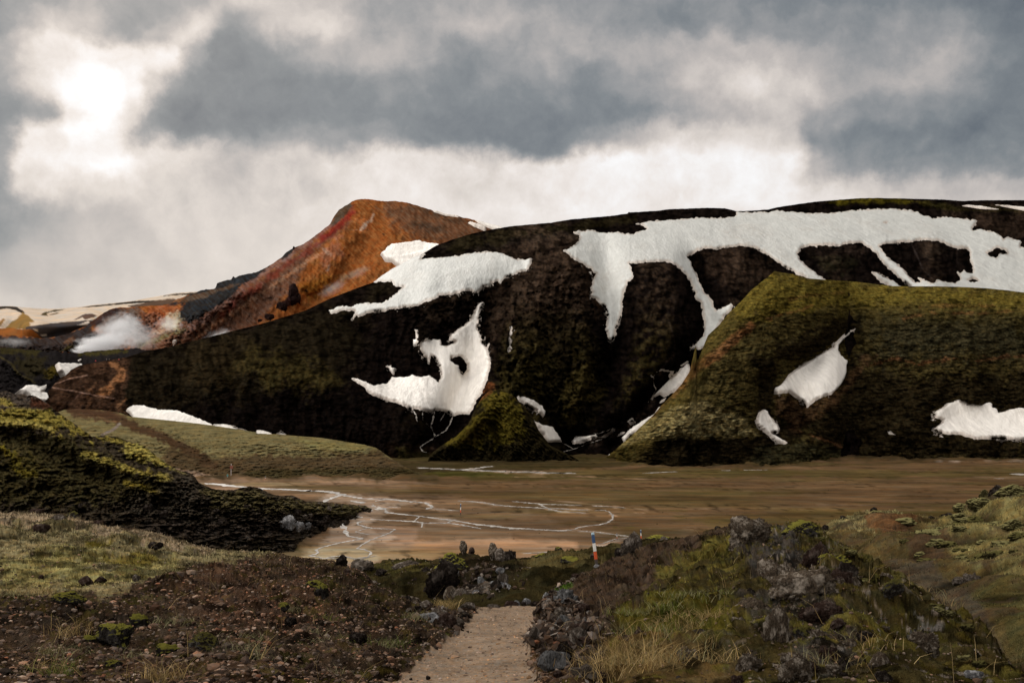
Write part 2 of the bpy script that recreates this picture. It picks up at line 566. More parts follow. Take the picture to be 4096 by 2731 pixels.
class Layer:
    def __init__(s, x0, x1, step, crest, base, rows, depth, fine=None, over=25, zfloor=-20, backscale=1.0, jag=0.0, jagscale=10.0):
        s.x = np.arange(x0, x1 + step, step, dtype=float)
        s.crest, s.base = curve(crest), curve(base)
        s.depth, s.fine = depth, fine
        s.jag, s.jagscale = jag, jagscale
        c = s.crest_at(s.x)
        bt = s.base(s.x) + over
        t = np.linspace(0, 1, rows)[:, None]
        s.py = c[None] + (np.maximum(bt, c + 5) - c)[None] * t
        s.px = np.repeat(s.x[None], rows, 0)
        s.snows, s.jobs, s.behind, s.zfloor, s.backscale = [], [], [], zfloor, backscale

    def gap(s, px, py, d):
        for o, mar in s.behind:
            m = sstep(-150, -2, py - o.crest(px)) * (px > o.x[0] + 8) * (px < o.x[-1] - 8) * (py < o.base(px) + 60)
            need = o.depth(px, np.maximum(py, o.crest(px) + 1)) + mar
            d = np.where(m > 0, d + np.maximum(need - d, 0) * m, d)
        return d

    def finish(s):
        depth, fine, zfloor, backscale = s.depth, s.fine, s.zfloor, s.backscale
        snows = s.snows
        d = s.gap(s.px, s.py, depth(s.px, s.py))
        s.Ps = pt(s.px, s.py, d)
        s.snowmask = 0.0
        if fine is not None:
            m = np.full(s.px.shape, -70.0)
            for outline, holes in snows:
                f = sdf(s.px, s.py, outline, 40)
                for h in holes:
                    f = np.minimum(f, -sdf(s.px, s.py, h, 40))
                m = np.maximum(m, f)
            d = d + fine(s.px, s.py) * (1 - .88 * sstep(-8, 8, m))
        s.P = pt(s.px, s.py, d)
        # far side of the landform, falling away behind the crest
        top = s.P[0]
        rows_b = []
        hgt = np.maximum(top[:, 2] - zfloor, 1)
        for k, q in ((1.0, 1.0), (.6, .5), (.32, .18), (.14, .04), (.05, .006)):
            p = top.copy()
            sc = 1 + (k * hgt * 1.6 * backscale) / top[:, 1]
            p[:, 0] *= sc
            p[:, 1] *= sc
            p[:, 2] = top[:, 2] - q * hgt
            rows_b.append(p)
        s.back = np.array(rows_b)

        for f, a, k in s.jobs:
            f(*a, **k)

    def build(s, *a, **k):
        s.jobs.append((s._build, a, k))

    def snow(s, outline, label, holes=(), **k):
        s.snows.append((outline, holes))
        s.jobs.append((s._snow, (outline, label), dict(holes=holes, **k)))

    def crest_at(s, x):
        c = s.crest(x)
        if s.jag:
            c = c + s.jag * np.minimum(ridged(x / s.jagscale, x * 0 + 3.3, 1.1, 4) - .25, .5) * -1
        return c

    def at(s, px, py, off=0.0):
        px = np.asarray(px, float); py = np.asarray(py, float)
        d = s.gap(px, py, s.depth(px, py))
        if s.fine is not None:
            d = d + s.fine(px, py)
        return pt(px, py, d - off)

    def _build(s, name, mat, tint, label, kind='structure', split=None):
        P = np.concatenate([s.back, s.P])
        tb = np.repeat(tint[:1], len(s.back), 0)
        T = np.concatenate([tb, tint])
        nr, nc = P.shape[:2]
        me = new_mesh(name, P.reshape(-1, 3), grid_faces(nr, nc), mat, T.reshape(-1, 3))
        o = new_obj(name, me)
        tag(o, label, kind=kind)
        return o

    def _snow(s, outline, label, T=.9, w=8.0, holes=(), namp=5.0, mat=None, seed=0.0, smooth=True):
        px, py = s.px, s.py
        f = sdf(px, py, outline)
        for h in holes:
            f = np.minimum(f, -sdf(px, py, h))
        nz = fbm(px / 22 + seed, py / 14, 2.2 + seed, 5, .6)
        nz = nz + .5 * fbm(px / 7, py / 30, 5.5, 2)
        f = f + namp * nz
        P = s.P
        N = grid_normals(s.Ps)
        h = np.clip(f / w + .25, -1.2, 1) * T
        bumpy = fbm(P[..., 0] / 25, P[..., 1] / 25, P[..., 2] / 12, 4) * .5 * T
        h = h + np.clip(f / (3 * w), 0, 1) * bumpy
        Q = P + N * h[..., None]
        fc = grid_faces(*px.shape)
        keep = (f.ravel()[fc] > -w * .8).any(1)
        if not keep.any():
            return None
        V, F2, E2 = compact(Q.reshape(-1, 3), fc, keep, np.clip(f.ravel() / 28, 0, 1))
        me = new_mesh('snow_patch', V, F2, mat or M_SNOW, np.repeat(E2[:, None], 3, 1))
        o = new_obj('snow_patch', me)
        tag(o, label, 'snow patch', 'snow patches left on the mountain slopes')
        return o


def slope_depth(db, zb, s, crest, base, rnd=.12, lines=()):
    """steady slope s rising from the foot (distance db, height zb), rounding off at the crest"""
    def f(px, py):
        dbv = db(px) if callable(db) else db
        e = elev(py)
        sv = s(px) if callable(s) else s
        d = (sv * dbv - zb) / np.maximum(sv - e, .04)
        c, b_ = crest(px), base(px)
        t = np.clip((b_ - py) / np.maximum(b_ - c, 1), 0, 1)
        d = d * (1 + rnd * t ** 8)
        fade = 1 - t ** 6
        return d + relief(px, py, lines) * (.25 + .75 * fade)
    return f


HC = 15.0   # camera height above the plain


def plain_d(py):
    return HC / np.maximum(-elev(py), .01)


def D(*pts):
    return [(x * DK, y * DK) for x, y in pts]

# ============================================================ far snowy mountains
cr0 = Z('F', [(-700, 1235), (-200, 1228)], 'A0', [(0, 1090), (100, 1088), (200, 1100), (350, 1110), (500, 1115), (700, 1100), (900, 1075), (1200, 1045), (1350, 1015), (1450, 1000), (1600, 970), (1800, 957), (1920, 962)], 'F', [(1100, 1200), (1500, 1240), (4800, 1300)])
ba0 = [(-700, 1420), (4800, 1420)]
_c, _b = curve(cr0), curve(ba0)
L0 = Layer(-700, 2300, 5, cr0, ba0, 90, slope_depth(2200, 60, .30, _c, _b, .1, [(Z('G', [(250, 230), (420, 420)]), 50, -160), (Z('G', [(330, 480), (1050, 390)]), 30, -200), (Z('G', [(1000, 310), (1130, 340)]), 20, -70), (Z('G', [(0, 420), (60, 380)]), 20, -70)]), zfloor=0, jag=1.5)
snowc, drk, och = (.70, .64, .56), (.05, .045, .04), (.30, .20, .075)
z0 = [
    ('poly', drk, Z('G', [(-900, 215), (190, 222), (270, 270), (300, 300), (250, 300), (180, 262), (80, 245), (0, 255), (-900, 250)]), 1.2, 1.5),
    ('poly', och, Z('G', [(265, 290), (330, 330), (400, 400), (355, 410), (350, 490), (40, 490), (120, 420), (200, 360)]), 2, 2),
    ('poly', (.30, .18, .07), Z('G', [(-40, 480), (0, 470), (70, 370), (30, 362), (0, 400), (-60, 450)]), 2, 2),
    ('poly', (.085, .075, .045), Z('G', [(475, 325), (520, 290), (640, 262), (765, 255), (700, 272), (600, 290), (550, 305), (555, 322), (690, 296), (660, 310), (560, 332)]), 1, 1),
    ('poly', drk, Z('G', [(900, 240), (1100, 210), (1400, 180), (1600, 155), (1900, 150), (2050, 170), (1700, 180), (1400, 200), (1150, 225), (960, 236)]), 1, 1.2),
    ('poly', (.12, .085, .065), Z('G', [(1500, 215), (1700, 180), (1900, 140), (2050, 130), (2130, 150), (2200, 260), (1600, 260)]), 2, 2),
    ('poly', drk, Z('G', [(1880, 100), (2100, 70), (2400, 50), (2400, 85), (2200, 88), (2000, 92)]), 1, 1),
    ('poly', (.13, .09, .075), Z('G', [(860, 385), (920, 345), (1000, 310), (1080, 306), (1135, 330), (1100, 350), (1000, 375), (970, 350), (900, 380)]), 1, 1.5),
    ('poly', (.075, .07, .075), Z('G', [(300, 470), (350, 455), (600, 420), (800, 402), (1050, 385), (1200, 380), (1200, 620), (300, 620)]), 1.5, 2),
    ('poly', (.75, .70, .64), Z('G', [(905, 440), (960, 425), (1030, 400), (1055, 400), (1030, 440), (960, 450)]), 1, 1),
    ('poly', (.32, .13, .04), Z('G', [(-900, 500), (100, 475), (300, 490), (380, 495), (450, 550), (500, 600), (-900, 600)]), 2, 2),
    ('poly', (.75, .70, .64), Z('G', [(390, 490), (445, 490), (440, 515), (410, 510)]), 1, 1),
    ('poly', (.75, .70, .64), Z('G', [(480, 555), (555, 545), (550, 575), (490, 572)]), 1, 1),
]
L0.build('mountain', M_FAR, paint(L0.px, L0.py, snowc, z0, 3, 30), 'distant snow covered mountains left of the smoking slope')

# ============================================================ rust red rhyolite mountain with lava ridge and fumarole bowl
cr1 = Z('F', [(-700, 1335)], 'G', [(0, 555), (200, 570), (350, 575), (450, 600), (600, 588), (750, 560), (900, 500), (1000, 460), (1080, 400), (1150, 350), (1280, 262), (1400, 235), (1550, 234), (1700, 220), (1900, 214), (2000, 190), (2080, 140), (2150, 120), (2220, 85), (2290, 70)],
        'A0', [(1850, 945), (1890, 937), (1950, 937), (1980, 925), (1992, 880), (2030, 868), (2090, 852), (2125, 845), (2140, 818), (2160, 830), (2200, 812), (2300, 790)],
        'A1', [(0, 782), (60, 755), (150, 705), (240, 640), (280, 597), (335, 563), (347, 540), (360, 552), (420, 530), (500, 480), (600, 400), (680, 340), (710, 280), (740, 235), (760, 210), (820, 170), (880, 130), (940, 112), (1000, 107), (1080, 115), (1150, 128), (1280, 126), (1400, 145), (1550, 190), (1720, 245), (1860, 268), (2000, 300), (2150, 345), (2260, 372), (2351, 405)],
        'F', [(2500, 1000), (2900, 1150), (4800, 1300)])
ba1 = [(-700, 1480), (700, 1460), (1500, 1430), (4800, 1430)]
_c1, _b1 = curve(cr1), curve(ba1)


def fine1(px, py):
    lava = sstep(40, -30, sdf(px, py, Z('A0', [(1700, 1140), (2000, 1110), (2351, 880), (2351, 800)], 'A1', [(240, 560), (700, 230), (700, 420), (300, 640), (0, 830)], 'A0', [(2100, 1120), (1800, 1300), (1500, 1568), (0, 1568), (0, 1360), (700, 1380), (1000, 1130), (1650, 1060)]), 60))
    return 14 * (ridged(px / 45, py / 80, 1.0, 4) - .5) * (1 + .9 * (1 - lava)) + 7 * (1 - lava) * fbm(px / 9, py / 9, 8, 3) + 6 * fbm(px / 14, py / 40, 2, 3)


L1 = Layer(-700, 2600, 4, cr1, ba1, 210, slope_depth(820, 0, .52, _c1, _b1, .10, [
    (Z('A1', [(900, 180), (600, 420), (0, 830)], 'A0', [(1900, 1200), (1500, 1450)]), 60, -50),
    (Z('A1', [(1200, 250), (950, 620), (700, 950), (400, 1150)]), 50, 55),
    (Z('A1', [(1500, 250), (1900, 500)]), 80, -40),
    (Z('A0', [(1450, 1150), (1350, 1350)]), 60, 70),
    (Z('A0', [(2000, 900), (1800, 1100), (2351, 850)]), 45, -60),
    (Z('A0', [(900, 1350), (700, 1450), (300, 1450)]), 50, -50)]), fine1, zfloor=-10, jag=4.0, jagscale=26)
org, org2, red, pink, dlava = (.30, .112, .034), (.38, .19, .05), (.19, .045, .032), (.36, .15, .09), (.028, .03, .034)
z1 = [
    ('poly', (.125, .072, .046), Z('A1', [(1250, 130), (1600, 180), (2400, 380), (2400, 600), (1600, 540), (1250, 350), (1150, 200)]), 30, 25, .85),
    ('poly', (.055, .045, .035), Z('A1', [(1430, 330), (1560, 320), (1720, 380), (1650, 400), (1500, 370)]), 12, 14, .6),
    ('line', (.07, .05, .035), Z('A1', [(1450, 180), (2000, 330), (2200, 400)]), 10, 14, .6, 10),
    ('poly', (.15, .085, .062), Z('A1', [(-100, 900), (300, 640), (800, 330), (900, 300), (500, 640), (300, 1000), (0, 1260), (-100, 1330)], 'A0', [(1700, 1450), (1300, 1568), (1200, 1450)]), 18, 18, .9),
    ('line', (.22, .13, .11), Z('A1', [(740, 300), (300, 620), (-50, 850)], 'A0', [(2100, 1050), (1650, 1350)]), 8, 8, .9, 14),
    ('line', red, Z('A1', [(880, 180), (850, 290), (620, 480), (250, 740), (0, 930)], 'A0', [(2200, 1010), (2050, 1180)]), 12, 18, .75, 10),
    ('line', (.22, .028, .022), Z('A1', [(890, 230), (760, 350), (600, 470)]), 10, 8, .85, 12),
    ('line', (.42, .24, .15), Z('A1', [(560, 620), (300, 800), (0, 1010)], 'A0', [(2250, 1080), (1800, 1380)]), 6, 9, .7, 7),
    ('poly', pink, Z('A1', [(620, 580), (760, 450), (800, 500), (780, 600), (720, 700), (680, 760), (600, 700)]), 10, 25, .65),
    ('poly', (.45, .17, .06), Z('A1', [(900, 300), (1070, 250), (1060, 400), (950, 420)]), 10, 18, .7),
    ('line', (.52, .42, .34), Z('A1', [(1080, 250), (1040, 320), (960, 380), (900, 400)]), 4, 11, .8, 3),
    ('line', (.55, .42, .34), Z('A1', [(610, 560), (700, 640), (660, 760)]), 4, 9, .7, 3),
    ('line', (.36, .24, .15), Z('A1', [(1000, 740), (860, 800), (700, 920), (560, 980)]), 8, 12, .55, 6),
    ('line', (.13, .05, .02), Z('A1', [(930, 640), (850, 740), (760, 800), (800, 640)]), 4, 5, .7, 1.5),
    ('poly', (.30, .13, .02), Z('A1', [(400, 900), (700, 800), (720, 900), (560, 1010), (420, 980)]), 15, 20, .7),
    # dark lava ridge over the skyline and down to the bowl
    ('poly', dlava, Z('A0', [(1440, 1110), (1650, 1040), (1800, 930), (1990, 860), (2200, 780), (2360, 740)], 'A1', [(230, 590), (350, 520), (420, 520), (330, 600), (250, 650), (100, 740), (0, 830)], 'A0', [(2220, 900), (2180, 960), (1900, 1150), (1760, 1260), (1640, 1230), (1620, 1160), (1700, 1070), (1560, 1085)]), 5, 9),
    ('poly', (.07, .06, .045), Z('A1', [(680, 350), (740, 200), (860, 120), (880, 170), (800, 270), (720, 340)]), 5, 9, .9),
    ('poly', (.17, .11, .07), Z('A0', [(1550, 1040), (2200, 880), (2180, 900), (1700, 1060)]), 4, 6, .5),
    # bowl
    ('poly', (.12, .09, .075), Z('G', [(1250, 240), (1560, 225), (1660, 300), (1650, 450), (1500, 560), (1200, 560), (1100, 450)]), 14, 22, .9),
    ('poly', (.03, .02, .022), Z('G', [(1000, 440), (1280, 240), (1420, 225), (1380, 300), (1200, 420), (1000, 520)]), 8, 12, .9),
    ('poly', (.36, .12, .05), Z('G', [(1700, 225), (1900, 210), (2100, 240), (2080, 330), (1900, 380), (1760, 330)]), 8, 14, .85),
    ('poly', (.33, .17, .12), Z('G', [(1660, 300), (1900, 330), (1950, 430), (1850, 540), (1700, 560)]), 12, 16, .8),
    ('poly', (.52, .47, .34), Z('G', [(1950, 330), (2100, 300), (2160, 380), (2080, 480), (1880, 480), (1900, 420)]), 8, 18, .85),
    ('poly', (.50, .36, .26), Z('G', [(1700, 540), (1900, 500), (2000, 480), (1950, 530), (1750, 570)]), 6, 10, .8),
    ('poly', (.20, .19, .09), Z('G', [(1600, 640), (2000, 540), (2200, 480), (2130, 530), (1900, 600), (1650, 690)]), 10, 12, .75),
    ('poly', dlava, Z('G', [(-900, 550), (600, 585), (900, 495), (1050, 440), (1100, 520), (1200, 530), (1000, 680), (850, 780), (-900, 900)]), 6, 12, .95),
    ('poly', (.14, .075, .045), Z('G', [(740, 640), (850, 570), (890, 600), (800, 660)]), 6, 10, .8),
    ('poly', (.10, .085, .02), Z('G', [(660, 760), (800, 700), (900, 700), (1180, 570), (1180, 620), (900, 740)]), 6, 12, .6),
    # dark tower on the slope
    ('poly', (.045, .022, .02), Z('A1', [(190, 1060), (270, 1030), (300, 980), (310, 910), (340, 895), (375, 930), (405, 980), (405, 1040), (330, 1080), (230, 1130)]), 3, 5),
    ('poly', (.05, .025, .02), Z('A1', [(80, 1170), (130, 1155), (170, 1180), (100, 1210)]), 3, 4),
    ('line', (.03, .02, .015), Z('A1', [(460, 945), (464, 950)]), 3, 2, 1, 5),
    ('line', (.03, .02, .015), Z('A1', [(1168, 430), (1178, 432)]), 2, 1, 1, 3),
]
t1 = paint(L1.px, L1.py, org, z1, 11, 45)
_a = fbm(L1.px / 30, L1.py / 30, 5, 5, .6)[..., None]
_b = fbm((L1.px + L1.py) / 60, (L1.py - L1.px) / 9, 8, 4, .6)[..., None]
t1 = t1 * (1 + .28 * _a + .34 * _b).clip(.35, 1.9) * (1 + np.array((-.05, .18, .35)) * np.clip(_b * 1.6, -.6, .8))
L1.build('mountain', M_RHYO, t1, 'rust orange rhyolite mountain with red band and dark lava ridge')
L1.snow(Z('A1', [(1145, 620), (1190, 590), (1200, 560), (1250, 535), (1330, 525), (1430, 515), (1480, 500), (1560, 515), (1620, 520), (1700, 545), (1700, 700), (1440, 800), (1310, 735), (1250, 690), (1190, 680), (1165, 640)]), 'rounded snow patch on the right flank of the orange mountain', T=4, w=5, namp=3)
L1.snow(Z('A1', [(1600, 195), (1720, 225), (1860, 255), (1860, 272), (1740, 258), (1640, 226)]), 'thin white snow strip along the right skyline of the orange mountain', T=1.2, w=3, namp=1)
L1.snow(Z('A1', [(2005, 298), (2100, 315), (2300, 375), (2300, 395), (2170, 384), (2080, 350)]), 'pale snow wedge where the orange mountain skyline meets the dark ridge', T=1.2, w=3, namp=1)
L1.snow(Z('A1', [(1940, 322), (2040, 350), (2115, 392), (2100, 400), (2000, 358)]), 'short diagonal snow streak just under the orange mountain skyline', T=4, w=2.5, namp=.5)
L1.snow(Z('G', [(2025, 655), (2060, 638), (2085, 640), (2060, 670), (2030, 675)]), 'tiny snow spot at the foot of the orange slope above the dark hill', T=4, w=3, namp=.5)

# ============================================================ dark lava front left of the saddle
cr7 = Z('F', [(-700, 1380)], 'G', [(0, 712), (150, 714), (300, 735), (450, 738), (520, 745), (560, 765), (600, 752), (650, 735), (700, 765), (730, 775), (760, 750), (780, 745), (800, 772), (870, 775), (950, 775), (1000, 760), (1180, 745), (1300, 735), (1400, 725), (1470, 735), (1600, 712), (1700, 740), (1850, 735), (2100, 735)], 'F', [(1200, 1420), (1600, 1450)])
ba7 = [(-700, 1690), (1600, 1690)]
_c7, _b7 = curve(cr7), curve(ba7)
L7 = Layer(-700, 1100, 4, cr7, ba7, 90, slope_depth(lambda x: np.interp(x, [0, 230, 330, 900], [330, 400, 470, 500]), -15, .30, _c7, _b7, .05,
     [(Z('B0', [(0, 60), (130, 170), (320, 300)]), 18, -10), (Z('B0', [(300, 60), (520, 200)]), 40, -12)]),
     lambda px, py: 12 * (ridged(px / 30, py / 30, 4.0, 5, .6) - .5), jag=5, jagscale=16)
z7 = [
    ('poly', (.055, .05, .02), Z('G', [(0, 700), (500, 735), (450, 790), (0, 760)]), 5, 12, .9),
    ('poly', (.07, .065, .02), Z('G', [(900, 770), (1400, 715), (1500, 750), (1200, 790), (950, 800)]), 4, 9, .8),
    ('line', (.085, .075, .035), Z('B0', [(0, 60), (100, 120), (160, 210), (320, 300)]), 3, 4, .9, 4),
    ('poly', (.10, .08, .014), Z('B0', [(400, 170), (500, 150), (540, 220), (460, 250), (400, 220)]), 8, 14, .85),
    ('poly', (.045, .04, .018), Z('B0', [(150, 60), (400, 60), (420, 200), (250, 260), (150, 150)]), 15, 20, .7),
]
L7.build('hill', M_LAVA, paint(L7.px, L7.py, (.022, .021, .023), z7, 5, 25), 'black lava front behind the hikers at the left saddle')
L7.snow(Z('B0', [(505, 140), (560, 138), (735, 140), (735, 330), (560, 260), (540, 220), (520, 190)]), 'snow wedge between black lava and the brown trail hill', T=2.5, w=3, namp=1.5)
L7.snow(Z('B0', [(125, 412), (200, 360), (280, 346), (400, 350), (400, 390), (350, 415), (400, 420), (432, 470), (400, 500), (300, 480), (200, 430)]), 'snow patch in the hollow behind the mossy lava hill at far left', T=2.5, w=3, namp=2)
L7.snow(Z('B0', [(715, 92), (740, 90), (740, 104), (720, 104)]), 'tiny snow spot beside the red jacketed hiker', T=1.5, w=2, namp=.5)

# ============================================================ the main dark mountain
cr2 = Z('F', [(-700, 1900), (-100, 1780)], 'B0', [(0, 700), (250, 480), (330, 400), (400, 338), (450, 292), (550, 231), (640, 190), (730, 140), (870, 115), (1000, 94), (1180, 62), (1330, 10)],
        'D', [(380, 799), (440, 784), (520, 764), (600, 744), (700, 714), (760, 685), (820, 662)], 'A1', [(1100, 862), (1260, 755), (1430, 665), (1540, 605), (1650, 535), (1800, 480), (2000, 420), (2200, 380)],
        'A2', [(0, 355), (350, 325), (550, 293), (900, 263), (1060, 240), (1075, 226), (1085, 230), (1350, 213), (1450, 200), (1800, 188), (1960, 193), (2020, 208), (2060, 219), (2200, 214), (2351, 203)],
        'A3', [(60, 188), (150, 172), (300, 150), (420, 133), (700, 110), (850, 100), (1000, 97), (1250, 103), (1600, 112), (1780, 125), (2000, 118), (2351, 118)], 'F', [(4800, 815)])
ba2 = [(-700, 1829), (4800, 1829)]
_c2, _b2 = curve(cr2), curve(ba2)
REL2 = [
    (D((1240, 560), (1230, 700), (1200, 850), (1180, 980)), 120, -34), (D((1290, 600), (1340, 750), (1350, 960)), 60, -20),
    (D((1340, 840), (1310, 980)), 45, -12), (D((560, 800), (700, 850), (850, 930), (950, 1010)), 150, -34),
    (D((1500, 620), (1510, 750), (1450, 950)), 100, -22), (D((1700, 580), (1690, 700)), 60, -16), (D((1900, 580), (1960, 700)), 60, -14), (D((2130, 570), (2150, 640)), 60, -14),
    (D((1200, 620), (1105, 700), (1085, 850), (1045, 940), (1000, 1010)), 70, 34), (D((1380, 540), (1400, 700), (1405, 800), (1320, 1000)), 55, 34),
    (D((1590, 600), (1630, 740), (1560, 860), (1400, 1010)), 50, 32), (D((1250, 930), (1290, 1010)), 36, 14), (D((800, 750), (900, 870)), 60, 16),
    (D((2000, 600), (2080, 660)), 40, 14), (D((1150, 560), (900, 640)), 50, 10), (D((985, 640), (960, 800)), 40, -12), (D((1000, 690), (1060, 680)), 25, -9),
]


def fine2(px, py):
    wx = px + 22 * fbm(px / 90, py / 90, 3.3, 3)
    g = ridged(wx / 38, py / 210, 2.0, 5, .55)
    g2 = ridged(wx / 13, py / 60, 5.0, 4, .6)
    iso = fbm(px / 30, py / 24, 1.0, 5, .6)
    e = 1 - sstep(0, 50, _c2(px) - py + 60)
    crag = sstep(-30, 40, sdf(px, py, D((1030, 690), (1180, 560), (1330, 545), (1400, 650), (1420, 900), (1340, 980), (1180, 960), (1100, 800), (960, 800), (900, 700)), 80))
    green = sstep(-30, 60, sdf(px, py, D((100, 900), (400, 790), (760, 700), (840, 850), (960, 1000), (900, 1040), (200, 1000)), 90))
    amp = (4.5 + 11 * crag) * (1 - .6 * green)
    big = 30 * (ridged(wx / 150, py / 420, 9.0, 3, .5) - .45) * (1 - .5 * green) * (1 - .6 * (1 - sstep(0, 120, py - _c2(px))))
    return big + amp * (g - .5) + (.7 + 4.5 * crag) * (g2 - .5) + (1.6 + 5 * crag) * iso


L2 = Layer(-700, 4800, 4, cr2, ba2, 270, slope_depth(402, -15, .50, _c2, _b2, .16, REL2), fine2, over=22, jag=1.6, jagscale=30)
rock, brn, mos, olv = (.013, .0098, .0088), (.066, .046, .034), (.034, .029, .014), (.088, .073, .026)
z2 = [
    ('poly', (.030, .025, .014), D((280, 830), (440, 780), (700, 712), (800, 700), (900, 640), (830, 760), (800, 850), (780, 900), (600, 900), (300, 960), (200, 960)), 50, 60, .7),
    ('poly', olv, D((560, 810), (640, 815), (740, 850), (770, 880), (700, 900), (600, 880), (540, 850)), 40, 55, .8),
    ('poly', (.060, .045, .022), D((420, 800), (560, 770), (560, 900), (420, 880)), 40, 60, .4),
    ('poly', brn, D((1140, 560), (1340, 550), (1390, 680), (1380, 740), (1330, 690), (1300, 760), (1330, 860), (1260, 800), (1200, 700), (1120, 830), (1100, 700)), 30, 60, .75),
    ('poly', (.085, .062, .045), D((1110, 740), (1180, 650), (1240, 560), (1260, 570), (1200, 680), (1130, 760)), 12, 30, .6),
    ('poly', (.075, .055, .04), D((980, 700), (1060, 670), (1080, 680), (1040, 720), (990, 760)), 12, 30, .6),
    ('poly', mos, D((1150, 780), (1280, 700), (1380, 800), (1380, 960), (1290, 1000), (1180, 960), (1130, 900)), 35, 60, .7),
    ('poly', olv, D((1320, 850), (1365, 840), (1385, 900), (1330, 960), (1280, 985), (1290, 920)), 14, 26, .9),
    ('poly', (.05, .045, .018), D((1150, 860), (1260, 820), (1260, 940), (1180, 940)), 25, 35, .6),
    ('poly', (.062, .052, .042), D((1150, 545), (1260, 530), (1330, 540), (1200, 555), (1100, 580), (1000, 570)), 14, 26, .5),
    ('poly', mos, D((990, 590), (1050, 550), (1150, 535), (1300, 515), (1460, 500), (1400, 520), (1200, 545), (1080, 575)), 12, 26, .8),
    ('poly', (.13, .115, .012), Z('A3', [(560, 145), (700, 120), (900, 100), (1150, 103), (1400, 120), (1500, 150), (1300, 140), (1000, 125), (800, 140), (640, 165)]), 8, 14, .85),
    ('poly', (.06, .055, .018), Z('A3', [(1300, 110), (1600, 140), (1750, 190), (2400, 190), (2400, 225), (1700, 220), (1500, 180)]), 9, 14, .8),
    ('poly', brn, Z('A3', [(1600, 220), (2000, 220), (2400, 240), (2400, 500), (2000, 400), (1700, 280)]), 18, 40, .6),
    ('poly', brn, Z('A2', [(1700, 560), (2100, 540), (2400, 700), (2300, 900), (2000, 900), (1800, 750)]), 25, 45, .7),
    ('poly', (.06, .044, .036), Z('A3', [(700, 530), (880, 560), (900, 640), (700, 600)]), 14, 26, .8),
    ('poly', (.055, .042, .032), Z('A3', [(1400, 490), (1600, 520), (1600, 640), (1440, 620)]), 14, 30, .8),
    ('poly', (.04, .038, .022), Z('A3', [(450, 640), (800, 660), (820, 790), (550, 790)]), 20, 35, .7),
    ('line', (.085, .07, .068), Z('A3', [(1320, 520), (1380, 650), (1420, 750), (1500, 830)]), 2, 3, .6, 3),
    ('line', (.075, .055, .05), Z('A3', [(1735, 555), (1740, 700)]), 2, 2, .5, 2),
    ('line', (.095, .055, .03), Z('A2', [(760, 1040), (850, 1110), (900, 1180)]), 5, 9, .6, 6),
    ('poly', (.30, .12, .05), Z('B1', [(2110, 330), (2140, 295), (2200, 310), (2190, 345), (2100, 385), (2060, 420)]), 4, 5),
    # stream bed of rubble in the right gully
    ('line', (.11, .085, .07), Z('A2', [(1430, 1180), (1450, 1260), (1480, 1350), (1500, 1430), (1480, 1540)], 'B2', [(1420, 110), (1350, 230)]), 4, 7, .6, 3),
    ('line', (.11, .085, .07), Z('B2', [(1280, 480), (1200, 580), (1100, 680), (900, 800), (700, 850)]), 9, 14, .7, 14),
    # trail hill at the saddle
    ('poly', (.095, .055, .036), D((60, 900), (110, 870), (200, 830), (290, 820), (300, 850), (285, 900), (300, 950), (100, 960)), 9, 18, .9),
    ('poly', (.50, .25, .12), Z('B0', [(1000, 115), (1080, 120), (1165, 185), (1120, 280), (1040, 370), (950, 430), (890, 410), (950, 330), (1060, 250), (1090, 180), (1020, 150)]), 4, 9, .8),
    ('line', (.42, .24, .13), Z('B0', [(1160, 450), (1080, 520), (1170, 590)]), 4, 9, .6, 5),
    ('line', (.48, .32, .26), Z('B0', [(800, 230), (640, 260), (540, 300), (430, 320), (460, 340), (700, 380), (900, 420), (1050, 440)]), 1.5, 2, .8, 2.2),
    ('line', (.14, .085, .07), Z('B0', [(740, 395), (690, 440)]), 1.5, 2, .7, 3),
    ('line', (.14, .07, .04), Z('B0', [(850, 160), (1000, 130)]), 3, 4, .5, 4),
    ('line', (.34, .19, .11), Z('B0', [(880, 300), (800, 400), (820, 480), (780, 560)]), 3, 7, .5, 5),
    ('poly', (.05, .03, .018), Z('B1', [(1200, 870), (1500, 880), (1700, 900), (2400, 950), (2400, 1100), (1200, 1100)]), 12, 14, .4),
    ('poly', (.05, .048, .016), Z('B1', [(1300, 900), (1550, 960), (1900, 1030), (2351, 1010), (2351, 1200), (1300, 1200)]), 14, 22, .7),
    ('line', (.13, .09, .065), Z('B1', [(1620, 900), (1740, 925)]), 3, 6, .6, 4),
]
t2 = paint(L2.px, L2.py, rock, z2, 21, 70) * .66
_wx = L2.px + 22 * fbm(L2.px / 90, L2.py / 90, 3.3, 3)
_s1 = ridged(_wx / 34, L2.py / 190, 12.0, 5, .6)[..., None]
_s2 = fbm(L2.px / 16, L2.py / 10, 15, 4, .65)[..., None]
_s3 = sstep(-.05, .38, fbm(L2.px / 55, L2.py / 22, 16, 5, .62))[..., None]
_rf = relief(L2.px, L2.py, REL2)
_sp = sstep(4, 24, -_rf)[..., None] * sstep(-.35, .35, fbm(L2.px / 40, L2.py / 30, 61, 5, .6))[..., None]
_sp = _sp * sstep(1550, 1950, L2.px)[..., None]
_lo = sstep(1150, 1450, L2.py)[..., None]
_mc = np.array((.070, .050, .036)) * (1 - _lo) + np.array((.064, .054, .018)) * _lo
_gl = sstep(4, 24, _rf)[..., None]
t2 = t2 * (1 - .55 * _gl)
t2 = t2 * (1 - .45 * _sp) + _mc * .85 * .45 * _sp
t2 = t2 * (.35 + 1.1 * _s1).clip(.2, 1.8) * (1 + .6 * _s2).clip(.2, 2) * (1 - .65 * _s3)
L2.build('mountain', M_DARKHILL, t2, 'broad black and mossy mountain with gullies behind the plain')

